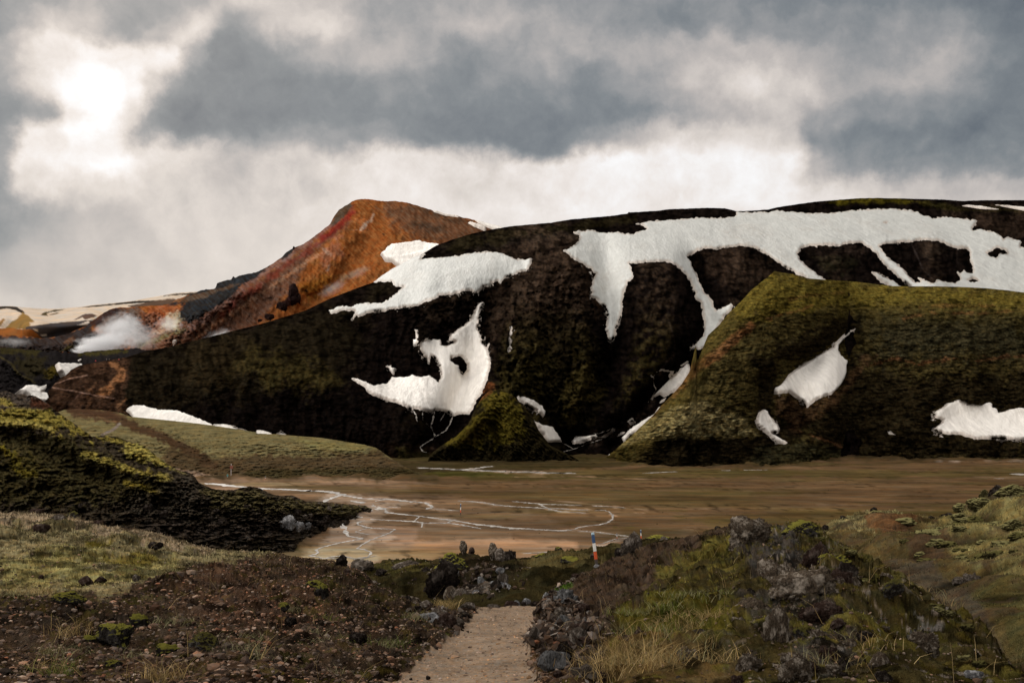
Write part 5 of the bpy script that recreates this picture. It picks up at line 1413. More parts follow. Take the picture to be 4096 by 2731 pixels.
for k, dz in ((60, 12.0), (18, 3.6), (5, .6)):
    p = PB[0].copy()
    p[:, :2] *= (1 + k / p[:, 1])[:, None]
    p[:, 2] -= dz
    bk.append(p)
PB = np.concatenate([np.array(bk), PB])
tbb = np.concatenate([np.repeat(tb[:1], 3, 0), tb])
me = new_mesh('ground', PB.reshape(-1, 3), grid_faces(*PB.shape[:2]), M_LAVA, tbb.reshape(-1, 3))
tag(new_obj('ground', me), 'dark mossy hollow behind the end of the path', kind='structure')

# ============================================================ right slope behind the mound
crr = D((1740, 1290), (1850, 1245), (1880, 1222), (1905, 1208), (1940, 1192), (1975, 1182), (2000, 1180), (2030, 1176), (2060, 1182), (2100, 1188), (2180, 1184), (2210, 1176), (2235, 1160), (2262, 1145), (2290, 1140), (2352, 1142), (2500, 1120), (2800, 1100))
crr = roughen(crr, 3000, 14, 9, 9.3)
RSD = tps([(x * DK, y * DK, d) for x, y, d in [(1850, 1245, 30), (1950, 1190, 36), (2030, 1176, 36), (2180, 1184, 34), (2290, 1140, 33), (2700, 1110, 30), (1960, 1260, 26), (2100, 1250, 25), (2250, 1240, 22), (2500, 1250, 19), (2100, 1330, 18), (2250, 1350, 15.5), (2352, 1350, 14.5), (2200, 1450, 12), (2352, 1450, 11), (2352, 1568, 8), (2700, 1568, 7), (1900, 1350, 19), (2000, 1568, 9), (3300, 1568, 8.5), (3300, 1110, 28)]])


def rs_fine(px, py):
    d = RSD(px, py)
    P = pt(px, py, d)
    x, y = P[..., 0], P[..., 1]
    up = 1 - sstep(1230 * DK, 1330 * DK, py)
    h = .35 * fbm(x / 2.6, y / 3.4, 4, 3) + (.08 + .10 * up) * (ridged(x / 1.4, y / 2.0, 6, 3, .55) - .3) + (.15 + .25 * up) * billow(x / 2.4, y / 4.2, 3) + .02 * fbm(x / .2, y / .2, 3, 3)
    return d, h * (.3 + .7 * sstep(0, 30, py - curve(crr)(px))), P


RS = Near(2980, 5700, 3.2, crr, 190, rs_fine, 2800)
tr = paint(RS.px, RS.py, (.085, .068, .030), [
    ('poly', (.22, .20, .10), D((1890, 1215), (1960, 1185), (2060, 1180), (2110, 1200), (2000, 1215), (2010, 1235), (1960, 1225), (1900, 1245)), 8, 22, .8),
    ('poly', (.115, .062, .030), D((1990, 1205), (2090, 1195), (2120, 1210), (2060, 1240), (2000, 1230)), 7, 10, .9),
    ('poly', (.20, .18, .075), D((2150, 1200), (2240, 1160), (2352, 1150), (2352, 1330), (2200, 1300), (2150, 1240)), 14, 32, .75),
    ('poly', (.028, .022, .018), D((2160, 1185), (2240, 1150), (2352, 1140), (2352, 1180), (2280, 1175), (2200, 1190)), 6, 16, .8),
    ('poly', (.070, .045, .030), D((2120, 1240), (2190, 1230), (2200, 1260), (2150, 1320), (2090, 1300)), 12, 18, .7),
    ('poly', (.065, .058, .048), D((2050, 1300), (2150, 1310), (2260, 1400), (2300, 1500), (2352, 1568), (2250, 1568), (2150, 1420), (2040, 1340)), 12, 20, .7),
    ('poly', (.060, .058, .022), D((2200, 1330), (2400, 1330), (2400, 1568), (2330, 1500), (2260, 1420)), 20, 34, .7)], 95, 45)
_x, _y = RS.P[..., 0], RS.P[..., 1]
tr = tr * (1 + .45 * fbm(_x / .6, _y / .6, 70, 5, .65) + .2 * fbm(_x / .12, _y / .12, 71, 2))[..., None].clip(.3, 2)
_bl = billow(_x / 2.4, _y / 4.2, 3)[..., None]
tr = tr * 1.25 * (.30 + .85 * sstep(.02, .30, _bl))
_d = sstep(.12, .42, fbm(_x / .9, _y / .9, 76, 5, .65))[..., None]
tr = tr * (1 - .6 * _d) + np.array((.045, .032, .022)) * .6 * _d
PB = RS.P
bk = []
for k, dz in ((40, 12.0), (12, 4.0), (3, .6)):
    p = PB[0].copy()
    p[:, :2] *= (1 + k / p[:, 1])[:, None]
    p[:, 2] -= dz
    bk.append(p)
PB = np.concatenate([np.array(bk), PB])
trr = np.concatenate([np.repeat(tr[:1], 3, 0), tr])
me = new_mesh('ground', PB.reshape(-1, 3), grid_faces(*PB.shape[:2]), terrain_mat('right_slope', 3.0, .9, .08, .7), trr.reshape(-1, 3))
tag(new_obj('ground', me), 'olive moss slope rising behind the rocky mound at right', kind='structure')
# ============================================================ rocks
import bmesh


def ico(sub):
    bm = bmesh.new()
    bmesh.ops.create_icosphere(bm, subdivisions=sub, radius=1.0)
    V = np.array([v.co[:] for v in bm.verts])
    Fc = np.array([[v.index for v in f.verts] for f in bm.faces])
    bm.free()
    return V, Fc


ICO = {k: ico(k) for k in (1, 2, 3, 4, 5)}


def rock_shape(seed, sub=4, cuts=9, rough=.16, crag=0.0, dims=(1, .8, .7), cushion=0.0):
    r = np.random.default_rng(seed)
    V, Fc = ICO[sub]
    V = V.copy()
    for _ in range(cuts):
        n = r.normal(size=3)
        n /= np.linalg.norm(n)
        t = r.uniform(.42, .82)
        dd = V @ n
        V -= n * np.maximum(dd - t, 0)[:, None] * .93
    s = seed * 3.17
    nn = V / (np.linalg.norm(V, axis=1, keepdims=True) + 1e-9)
    h = rough * fbm(V[:, 0] * 2 + s, V[:, 1] * 2, V[:, 2] * 2, 4) + rough * .35 * fbm(V[:, 0] * 8 + s, V[:, 1] * 8, V[:, 2] * 8, 3)
    if cushion:
        h += cushion * (np.minimum(billow(V[:, 0] * 1.7 + s, V[:, 1] * 1.7, V[:, 2] * 1.7), .45) - .3)
    if crag:
        h += crag * (ridged(V[:, 0] * 2.6 + s, V[:, 1] * 2.6, V[:, 2] * 1.9, 5, .68) - .45)
        h += crag * .35 * (np.abs(perlin(V[:, 0] * 6 + s, V[:, 1] * 6, V[:, 2] * 5)) < .12) * -.5
    V = V + nn * h[:, None]
    V *= np.array(dims)
    V[:, 2] -= V[:, 2].min()
    V /= max(np.ptp(V[:, 0]), 1e-6)
    return V, Fc


def rock_mat(name, col, light, moss=None, scale=9):
    m = bpy.data.materials.new(name)
    m.use_nodes = True
    b = NB(m.node_tree)
    t = b.n('ShaderNodeTexCoord')
    n1 = b.noise(t.outputs['Object'], scale * .4, 7, .65)
    n2 = b.noise(t.outputs['Object'], scale * 2.5, 6, .7)
    n3 = b.noise(t.outputs['Object'], scale * 9, 3, .6)
    col = tuple(v * .62 for v in col); light = tuple(v * .66 for v in light)
    moss = moss and tuple(v * .72 for v in moss)
    c = b.mix(b.mapr(n2.outputs[0], .38, .62), tuple(v * .25 for v in col), col)
    c = b.mix(b.mapr(n1.outputs[0], .50, .62), c, light)
    if moss:
        g = b.n('ShaderNodeNewGeometry')
        gz = b.n('ShaderNodeSeparateXYZ', i_0=g.outputs['Normal']).outputs[2]
        mv = b.m('ADD', b.m('MULTIPLY', gz, .55), b.m('MULTIPLY', n1.outputs[0], 1.1))
        c = b.mix(b.mapr(mv, .74, .88, smooth=True), c, b.mix(n3.outputs[0], tuple(v * .5 for v in moss), tuple(v * 1.5 for v in moss)))
    h = b.m('ADD', n2.outputs[0], b.m('MULTIPLY', n3.outputs[0], .4))
    bp = b.n('ShaderNodeBump', i_Strength=.8, i_Distance=.05, i_Height=h)
    p = b.n('ShaderNodeBsdfPrincipled', i_Roughness=.8)
    b.set(p, 'Base Color', c)
    b.set(p, 'Normal', bp)
    p.inputs['Specular IOR Level'].default_value = 0
    b.n('ShaderNodeOutputMaterial', i_Surface=p)
    return m


RM = {
    'tower': rock_mat('tower_lava', (.035, .020, .018), (.07, .04, .03), scale=2),
    'dark': rock_mat('dark_lava', (.040, .030, .024), (.105, .085, .070)),
    'grey': rock_mat('grey_rock', (.165, .130, .100), (.33, .28, .235)),
    'blue': rock_mat('blue_grey_rock', (.20, .195, .19), (.33, .32, .31)),
    'brown': rock_mat('brown_rock', (.085, .052, .04), (.15, .11, .09)),
    'mossf': rock_mat('moss_hummock', (.10, .085, .035), (.14, .12, .05), (.22, .195, .08), scale=6),
    'mossd': rock_mat('dark_moss_hummock', (.06, .05, .022), (.09, .075, .03), (.12, .105, .035), scale=6),
    'pale': rock_mat('pale_rock', (.30, .29, .29), (.52, .51, .50)),
    'moss': rock_mat('mossy_rock', (.05, .042, .036), (.10, .09, .08), (.20, .18, .035)),
    'lich': rock_mat('lichen_rock', (.165, .122, .085), (.40, .335, .265), scale=13),
    'mlich': rock_mat('mossy_lichen_rock', (.075, .062, .05), (.20, .185, .165), (.12, .105, .03), scale=14),
}
PROTO = {}


def rock_mesh(kind, mat, k, fine=False):
    key = (kind, mat, k, fine)
    if key not in PROTO:
        a = {'slab': dict(cuts=13, rough=.04, dims=(1, .7, .32)), 'block': dict(cuts=13, rough=.05, dims=(1, .8, .75)),
             'crag': dict(cuts=5, rough=.14, crag=.55, dims=(1, .8, .85)), 'tall': dict(cuts=6, rough=.13, crag=.38, dims=(.7, .6, 1.15)),
             'round': dict(cuts=3, rough=.16, dims=(1, .85, .65)), 'shard': dict(cuts=16, rough=.035, dims=(1, .5, .34)),
             'low': dict(cuts=6, rough=.15, crag=.3, dims=(1, .7, .42)), 'cushion': dict(cuts=2, rough=.10, cushion=.9, dims=(1, .85, .5))}[kind]
        sub = (5 if fine else 4) if kind in ('crag', 'tall', 'low', 'cushion') else 4 if fine else 3
        V, Fc = rock_shape(abs(hash((len(kind) * 7 + ord(kind[0]), k))) % 9973, sub=sub, **a)
        PROTO[key] = new_mesh('rock', V, Fc, RM[mat], None, smooth=kind in ('crag', 'tall', 'low', 'round', 'cushion'))
    return PROTO[key]


rr = random.Random(5)
SHEETS = {'N': NEAR, 'B': BAS, 'R': RS, '6': L6, '1': L1, '2': L2}


def put_rock(kind, mat, P, w, h=None, rot=None, tilt=0.0, label=None, group=None, cat='rock', name='rock', sink=.12, k=None, fine=False):
    me = rock_mesh(kind, mat, rr.randrange(6) if k is None else k, fine)
    z = np.array([v.co.z for v in me.vertices]).max() if 'zmax' not in me else me['zmax']
    me['zmax'] = float(z)
    o = new_obj(name, me)
    sz = w if h is None else h / z
    o.scale = (w, w * .9, sz)
    o.location = (P[0], P[1], P[2] - sink * z * sz)
    o.rotation_euler = (rr.uniform(-.12, .12), tilt + rr.uniform(-.1, .1), rr.uniform(-.5, .5) if rot is None else rot)
    tag(o, label, cat, group)
    return o


def rock_at(tile, x, y, w, h, kind, mat, label, sheet='N', group=None, rot=None, tilt=0, fine=False, sink=.14, name='rock', cat='rock', k=None):
    (fx, fy), = Z(tile, [(x, y + h * .42)])
    P = np.array(SHEETS[sheet].at(fx, fy)).reshape(3)
    s = 1.0 if tile == 'F' else DK if tile == 'D' else K
    sc = P[1] / FPX * s
    if kind in ('low', 'crag'):
        w, h = w * 1.18, h * 1.25
    return put_rock(kind, mat, P, w * sc, h * sc * 1.12, rot, tilt, label, group, cat, name, sink, k, fine)


ROCKS = [
    ('A1', 345, 960, 95, 150, 'tall', 'tower', 'tall dark rock tower standing on the lower orange slope', '1'),
    ('A1', 330, 1045, 150, 90, 'block', 'tower', 'broad dark block at the foot of the tall dark tower', '1'),
    ('A1', 235, 1085, 100, 75, 'crag', 'tower', 'dark jagged rock left of the tall dark tower', '1'),
    ('A1', 385, 1010, 60, 85, 'tall', 'tower', 'narrow dark rock leaning on the right of the tall dark tower', '1'),
    ('A1', 120, 1185, 90, 60, 'crag', 'tower', 'small dark rock left of the tower on the orange slope', '1'),
    ('A1', 35, 1218, 40, 26, 'crag', 'tower', 'smallest dark rock at the left foot of the orange slope', '1'),
    ('A1', 348, 552, 20, 24, 'tall', 'dark', 'tiny rock spike on the left skyline of the orange mountain', '1'),
    ('A2', 1076, 236, 22, 18, 'tall', 'dark', 'tiny rock spike on the crest of the black mountain', '2'),
    # left shelf and bank
    ('C0', 525, 105, 150, 95, 'slab', 'grey', 'flat topped dark slab standing on the pale left shelf'),
    ('C0', 380, 175, 150, 90, 'round', 'brown', 'rounded grey brown rock below the flat topped slab'),
    ('C0', 650, 35, 130, 60, 'low', 'mlich', 'low mossy stone on the far rim of the left shelf'),
    ('C0', 340, 20, 120, 45, 'low', 'brown', 'low brown stone on the far rim at the far left'),
    ('C0', 920, 90, 110, 45, 'low', 'brown', 'small brown stone on the shelf rim beside the dark drop'),
    ('C0', 1428, 340, 140, 75, 'round', 'dark', 'lone black brown rock on the green left shelf'),
    ('C0', 790, 635, 125, 95, 'block', 'brown', 'reddish brown block, left one of a pair on the mossy shelf'),
    ('C0', 915, 645, 115, 70, 'block', 'brown', 'tan brown block, right one of a pair on the mossy shelf'),
    ('C0', 1250, 655, 75, 65, 'round', 'grey', 'small grey cobble where the moss meets the gravel'),
    ('C0', 375, 605, 65, 40, 'round', 'brown', 'small brown stone beside tall dry grass stems'),
    ('C0', 360, 835, 120, 75, 'crag', 'brown', 'brown rough rock on the break of the left slope'),
    ('C0', 480, 870, 120, 60, 'low', 'moss', 'mossy lump beside the brown rough rock on the left slope'),
    ('C0', 25, 750, 60, 35, 'round', 'brown', 'small brown stone at the left edge of the shelf'),
    ('C0', 620, 960, 270, 110, 'low', 'moss', 'long moss capped rock high on the left gravel slope'),
    ('C0', 1040, 1130, 330, 200, 'low', 'moss', 'largest moss capped rock in the middle of the left gravel slope'),
    ('C0', 1270, 1060, 160, 130, 'crag', 'moss', 'tilted mossy dark rock right of the largest moss capped one'),
    ('C0', 820, 1190, 120, 80, 'crag', 'moss', 'small mossy clod under the long moss capped rock'),
    ('C0', 1520, 1260, 200, 120, 'crag', 'moss', 'dark clod half buried in the lower left slope'),
    ('C0', 1850, 1290, 260, 130, 'low', 'mlich', 'grey green flat rock low on the left slope'),
    ('C0', 1040, 1370, 140, 70, 'low', 'moss', 'green topped clod near the bottom edge left'),
    ('C0', 1850, 590, 120, 70, 'crag', 'moss', 'dark mossy clod near the crest of the left bank'),
    ('C1', 780, 480, 110, 100, 'crag', 'dark', 'black rock on the crest of the left bank'),
    ('C1', 830, 540, 110, 110, 'block', 'brown', 'reddish rock on the bank crest next to a black one'),
    ('C1', 1020, 700, 120, 100, 'crag', 'moss', 'yellow mossed rock near the end of the left bank'),
    ('C1', 580, 820, 120, 120, 'crag', 'moss', 'isolated moss topped dark rock mid slope on the left bank'),
    ('C1', 230, 1000, 110, 80, 'round', 'moss', 'small green cushion rock on the left bank'),
    ('C1', 310, 1065, 100, 80, 'crag', 'dark', 'small black rock touching the green cushion rock'),
    ('C1', 540, 640, 150, 70, 'crag', 'moss', 'dark ledge with moss under the bank crest'),
    ('C1', 920, 1260, 150, 90, 'crag', 'dark', 'dark clod low on the left bank near the path'),
    ('C1', 490, 1450, 200, 100, 'low', 'brown', 'rusty flat rock near the bottom of the left bank'),
    ('C1', 1590, 1020, 270, 90, 'shard', 'pale', 'long pale grey split slab at the left path edge'),
    ('C1', 1690, 960, 160, 110, 'block', 'grey', 'grey block behind the long pale split slab'),
    ('C1', 1760, 1030, 150, 120, 'crag', 'brown', 'hollow brown rock beside the long pale split slab'),
    ('C1', 1860, 1040, 110, 90, 'round', 'grey', 'rounded grey rock bulging onto the path from the left'),
    ('C1', 1900, 960, 140, 75, 'block', 'dark', 'dark blocky stone at the left edge of the path bend'),
    ('C1', 1950, 885, 140, 60, 'slab', 'grey', 'low grey stone at the top left of the path'),
    ('C1', 1560, 930, 120, 80, 'block', 'grey', 'grey broken block above the long pale split slab'),
    ('C1', 1380, 810, 200, 70, 'low', 'lich', 'grey lichened rubble at the foot of the left bank'),
    ('C1', 1580, 1475, 42, 42, 'round', 'dark', 'fist sized dark stone lying on the path'),
    ('C2', 215, 968, 36, 24, 'round', 'brown', 'small brown stone on the path near its right edge'),
    ('C1', 1425, 1497, 36, 20, 'round', 'dark', 'small dark pebble left of the stone on the path'),
    # right of path
    ('C2', 400, 1455, 300, 190, 'shard', 'blue', 'large blue grey pointed slab at the bottom right path edge'),
    ('C2', 245, 1175, 120, 65, 'block', 'blue', 'blue grey stone lying on the right path edge'),
    ('C2', 310, 800, 75, 115, 'tall', 'pale', 'upright pale grey stone at the right end of the path'),
    ('C1', 2330, 835, 120, 46, 'low', 'brown', 'low brown rock closing the far end of the path', 'N'),
    ('C1', 2180, 850, 110, 40, 'low', 'grey', 'low grey rock at the far left end of the path', 'N'),
    ('C2', 225, 838, 110, 50, 'crag', 'dark', 'dark rock between the white stones and the upright pale stone', 'N'),
    ('C2', 38, 832, 60, 46, 'block', 'pale', 'left one of two white stones at the far end of the path'),
    ('C2', 125, 822, 88, 64, 'block', 'pale', 'right one of two white stones at the far end of the path'),
    ('C2', 100, 748, 60, 40, 'block', 'dark', 'dark stone above the two white stones'),
    ('C2', 1740, 1225, 160, 80, 'shard', 'grey', 'lone grey stone in the dry grass of the right mound'),
    ('C2', 1190, 1250, 130, 150, 'tall', 'brown', 'upright brown grey rock beside the dry grass'),
    ('C2', 1030, 1255, 140, 110, 'block', 'brown', 'brown block just left of the upright brown grey rock'),
    ('C2', 1600, 1330, 170, 200, 'crag', 'lich', 'lichen spotted rock above the bottom edge of the right mound'),
    ('C2', 2190, 1440, 220, 170, 'crag', 'lich', 'lichened boulder low on the right mound'),
    ('C2', 2180, 1000, 370, 190, 'low', 'lich', 'wide rough grey outcrop in the middle of the right mound'),
    ('C2', 2100, 1190, 110, 90, 'crag', 'lich', 'small lichened lump under the wide grey outcrop'),
    ('C2', 1895, 158, 60, 34, 'round', 'dark', 'small dark rock on the skyline of the right mound'),
    ('C2', 2180, 330, 330, 260, 'crag', 'lich', 'craggy grey outcrop at the top of the right mound'),
    ('C3', 40, 520, 330, 360, 'crag', 'lich', 'tall grey crag face near the top of the right mound'),
    ('C3', 225, 650, 300, 260, 'crag', 'lich', 'pointed grey boulder in front of the mossy crag'),
    ('C3', 300, 320, 300, 130, 'low', 'moss', 'moss cushioned ledge on top of the right mound'),
    ('C3', 410, 480, 260, 260, 'crag', 'brown', 'brown grey crag under the moss cushioned ledge'),
    ('C3', 600, 540, 260, 250, 'crag', 'moss', 'dark mossy crag at the right end of the mound top'),
    ('C3', 650, 740, 200, 150, 'crag', 'brown', 'shadowed brown boulder below the dark mossy crag'),
    ('C3', 420, 900, 560, 240, 'low', 'lich', 'broad lichened outcrop below the pointed boulder'),
    ('C3', 520, 1080, 400, 210, 'crag', 'brown', 'brown overhanging outcrop under the broad lichened one'),
    ('C3', 80, 1180, 240, 380, 'crag', 'lich', 'steep lichened rock at the left foot of the broad outcrop'),
    ('C3', 260, 1440, 300, 260, 'crag', 'lich', 'pale lichened rock near the bottom edge of the right mound'),
    ('C3', 1420, 1060, 240, 260, 'crag', 'mlich', 'brown crumbling crag on the right shoulder of the mound'),
    ('C3', 1120, 960, 240, 150, 'crag', 'mlich', 'mossy lichened lump on the right shoulder of the mound'),
    ('C3', 1400, 1290, 260, 200, 'crag', 'lich', 'speckled crag low on the right shoulder of the mound'),
    ('C3', 1880, 1560, 170, 90, 'round', 'pale', 'pale rounded boulder cut by the bottom edge at right'),
    # hollow
    ('C2', 1095, 310, 230, 230, 'crag', 'grey', 'leaning grey boulder right of the striped marker', 'N'),
    ('C2', 1010, 400, 90, 80, 'crag', 'dark', 'dark rock at the foot of the leaning grey boulder', 'N'),
    ('C2', 785, 500, 56, 30, 'block', 'pale', 'small grey stone at the base of the striped marker', 'N'),
    ('C2', 705, 488, 34, 26, 'round', 'dark', 'black cobble left of the striped marker', 'B'),
    ('C2', 868, 462, 36, 26, 'round', 'dark', 'black cobble right of the striped marker', 'B'),
    ('C2', 740, 405, 60, 40, 'crag', 'grey', 'rough grey stone behind the striped marker', 'B'),
    ('C1', 1720, 600, 330, 330, 'crag', 'dark', 'big dark lava block left of the grey rubble', 'B'),
    ('C1', 1800, 480, 330, 180, 'low', 'moss', 'dark mossy lava hump on the rim of the hollow', 'B'),
    ('C1', 1905, 350, 75, 130, 'tall', 'lich', 'narrow grey lava pinnacle on the rim of the hollow', 'B'),
    ('C1', 1978, 355, 60, 70, 'tall', 'brown', 'small brown pinnacle right of the narrow grey one', 'B'),
    ('C1', 2160, 365, 100, 160, 'tall', 'lich', 'tallest lava pinnacle on the rim, with a dark top', 'B'),
    ('C1', 2248, 395, 110, 130, 'tall', 'grey', 'stubby grey pinnacle between the tallest and the last one', 'B'),
    ('C1', 2335, 400, 100, 100, 'crag', 'dark', 'last dark pinnacle at the right of the rim rocks', 'B'),
    ('C1', 1400, 480, 240, 75, 'low', 'grey', 'long low grey rock ledge on the left rim of the hollow', 'B'),
    ('C1', 1560, 600, 110, 60, 'low', 'dark', 'dark ledge below the long low grey one', 'B'),
    ('C1', 980, 500, 190, 110, 'crag', 'grey', 'blue grey boulder behind the left bank', 'B'),
    ('C1', 1060, 600, 130, 130, 'crag', 'grey', 'grey boulder just behind the end of the left bank', 'B'),
    ('C1', 1150, 575, 90, 60, 'crag', 'dark', 'dark rock right of the grey boulder behind the bank', 'B'),
    ('C2', 1400, 240, 100, 40, 'low', 'grey', 'low grey stone on the rim right of the leaning boulder', 'B'),
    ('C2', 1350, 215, 220, 45, 'low', 'moss', 'mossy hummock on the rim below the second marker', 'B'),
    ('C2', 430, 350, 60, 34, 'low', 'moss', 'small dark hummock on the rim of the hollow, left one', 'B'),
    ('C2', 550, 356, 45, 24, 'low', 'moss', 'small dark hummock on the rim, middle one', 'B'),
    ('C2', 600, 360, 40, 22, 'low', 'moss', 'small dark hummock on the rim, right one', 'B'),
    ('C2', 520, 440, 150, 50, 'low', 'moss', 'dark mossy hump in the hollow left of the marker', 'B'),
    ('C2', 270, 438, 120, 44, 'low', 'moss', 'dark mossy hump at the far left of the grassy hollow', 'B'),
    ('C1', 1930, 620, 110, 80, 'crag', 'brown', 'brown rock on top of the grey rubble heap', 'B'),
    ('C1', 1840, 660, 130, 60, 'shard', 'pale', 'pale edge of rock at the upper left of the rubble heap', 'B'),
    ('C1', 2075, 655, 90, 80, 'block', 'blue', 'smooth blue grey block at the top of the rubble heap', 'B'),
    ('C1', 2110, 790, 150, 110, 'crag', 'pale', 'pale cracked rock at the front of the rubble heap', 'B'),
    # right background slope
    ('B3', 2095, 1290, 150, 110, 'crag', 'dark', 'black lava crag on the skyline at far right', 'R'),
    ('B3', 2210, 1310, 120, 80, 'crag', 'dark', 'lower black lava crag right of the skyline crag', 'R'),
    ('B3', 1990, 1335, 100, 80, 'cushion', 'mossf', 'moss ball left of the black skyline crag', 'R'),
    ('B3', 1920, 1375, 100, 45, 'crag', 'dark', 'dark rubble below the moss ball', 'R'),
    ('B3', 2240, 1390, 330, 110, 'cushion', 'mossf', 'long moss covered lava hump at the right edge', 'R'),
    ('B3', 1970, 1460, 260, 130, 'cushion', 'mossf', 'yellow moss lobe in front of the black crag', 'R'),
    ('B3', 1790, 1440, 200, 90, 'cushion', 'mossf', 'pale moss lobe left of the yellow one', 'R'),
    ('B3', 1640, 1510, 110, 45, 'crag', 'dark', 'dark rubble at the left end of the pale moss lobe', 'R'),
    ('C3', 1770, 60, 160, 80, 'cushion', 'mossf', 'small moss hump left of the dark hollow at right', 'R'),
    ('C3', 2060, 80, 280, 130, 'cushion', 'mossf', 'big moss cushion beside the dark hollow at right', 'R'),
    ('C3', 2260, 190, 220, 100, 'cushion', 'mossf', 'moss cushion touching the right edge', 'R'),
    ('C3', 1010, 15, 120, 50, 'cushion', 'mossf', 'moss knob on the skyline of the right slope', 'R'),
    ('C3', 970, -5, 70, 40, 'crag', 'dark', 'dark stone on top of the moss knob', 'R'),
    ('C3', 690, 72, 60, 34, 'block', 'dark', 'dark stone at the left end of the right slope skyline', 'R'),
    ('C3', 540, 175, 60, 60, 'crag', 'dark', 'dark rock poking from moss at the left of the right slope', 'R'),
    ('C3', 1860, 600, 150, 150, 'crag', 'grey', 'grey boulder with a dark top on the right slope', 'R'),
    ('C3', 1750, 600, 120, 60, 'low', 'grey', 'low grey stone leaning on the boulder on the right slope', 'R'),
    ('C3', 1500, 45, 70, 24, 'low', 'dark', 'flat dark stone on the bare rim of the right slope', 'R'),
    ('C3', 1250, 75, 50, 24, 'round', 'dark', 'small dark stone on the brown rim of the right slope', 'R'),
]
for r_ in ROCKS:
    tile, x, y, w, h, kind, mat, label = r_[:8]
    sh = r_[8] if len(r_) > 8 else 'N'
    big = w > 200
    name = 'boulder' if w >= 150 else 'rock'
    rock_at(tile, x, y, w, h, kind, mat, label, sh, fine=big, name=name, cat='boulder' if w >= 150 else 'rock', sink=.34 if kind in ('low', 'crag') else .12)

ADJ = dict(grey='grey', brown='brown', dark='near black', blue='blue grey', lich='lichen spotted', pale='pale')
SHP = dict(shard='splinter', slab='flat plate', block='angular block', crag='knobbly lump', low='low lump', tall='upright piece')
# broken lava heaped along the right side of the path (nothing tells the pieces apart)
for i in range(104):
    t = rr.random()
    y = 850 + 700 * t
    x = np.interp(y, [850, 950, 1100, 1300, 1550], [480, 480, 470, 540, 640]) + rr.gauss(0, 1) * np.interp(y, [850, 1100, 1300, 1550], [70, 150, 170, 130])
    x = min(max(x, np.interp(y, [850, 1100, 1550], [370, 150, 330])), 900)
    w = rr.choice([55, 75, 95, 120, 150, 185]) * rr.uniform(.8, 1.25)
    kind = rr.choice(['shard', 'shard', 'slab', 'block', 'crag', 'crag'])
    mt_ = rr.choice(['grey', 'brown', 'dark', 'brown', 'grey', 'blue', 'grey'])
    rock_at('C2', x, y, w, w * rr.uniform(.45, .85), kind, mt_,
            ADJ[mt_] + ' ' + SHP[kind] + ' in the lava heap along the right path edge', group='broken lava heaped along the right path edge', tilt=rr.uniform(-.5, .5), rot=rr.uniform(-1.5, 1.5))
for i in range(32):
    x = rr.uniform(1780, 2290)
    y = rr.uniform(640, 850) - .1 * abs(x - 2050)
    w = rr.uniform(60, 150)
    kd_, mt_ = rr.choice(['shard', 'crag', 'block', 'shard']), rr.choice(['grey', 'grey', 'dark', 'lich', 'pale'])
    rock_at('C1', x, y, w, w * rr.uniform(.5, .9), kd_, mt_,
            ADJ[mt_] + ' ' + SHP[kd_] + ' in the rubble heap behind the path end', 'B', group='grey rubble heap in the hollow', tilt=rr.uniform(-.4, .4))
for i in range(14):
    x = rr.uniform(330, 600)
    y = 560 + (600 - x) * .95 + rr.uniform(-40, 50)
    w = rr.uniform(40, 90)
    kd_, mt_ = rr.choice(['shard', 'block', 'crag']), rr.choice(['brown', 'grey', 'dark'])
    rock_at('C2', x, y, w, w * .6, kd_, mt_,
            'small ' + ADJ[mt_] + ' ' + SHP[kd_] + ' in the line climbing from the path to the striped marker', group='rocks climbing from the path to the marker', tilt=rr.uniform(-.3, .3))
for i in range(12):
    x = 1250 + 420 * rr.random()
    y = 800 + (x - 1250) * .42 + rr.uniform(-35, 35)
    w = rr.uniform(40, 90)
    kd_, mt_ = rr.choice(['shard', 'block', 'crag']), rr.choice(['brown', 'grey', 'lich', 'dark'])
    rock_at('C1', x, y, w, w * .65, kd_, mt_,
            'small ' + ADJ[mt_] + ' ' + SHP[kd_] + ' strewn at the foot of the left bank above the path', group='rocks at the foot of the left bank', tilt=rr.uniform(-.3, .3))
for i in range(26):
    t = rr.random()
    x = rr.uniform(700, 2351 + 1700)
    y = np.interp(x, [700, 1200, 1850, 2351, 2800, 3400], [1250, 1200, 1300, 1350, 1420, 1440]) + rr.uniform(0, 280)
    tile = 'B0'
    w = rr.uniform(25, 85)
    mt_ = rr.choice(['dark', 'dark', 'dark', 'grey'])
    (fx, fy), = Z(tile, [(x, y)])
    if fy > float(L6.base(fx)) - 5:
        continue
    rock_at(tile, x, y, w, w * rr.uniform(.45, .9), 'crag', mt_,
            'rough ' + ADJ[mt_] + ' lava rock scattered over the dark foot of the left lava hill', '6', group='lava rocks on the foot of the left hill', sink=.3)
for tile, x, y, w, h in (('C1', 300, 90, 120, 110), ('C1', 370, 130, 130, 80), ('C1', 450, 125, 100, 60), ('C1', 240, 110, 60, 50)):
    rock_at(tile, x, y, w, h, 'crag', 'pale', 'pale grey weathered rock on the dark tip of the left lava hill', '6', group='pale rocks near the tip of the left lava hill', sink=.25)

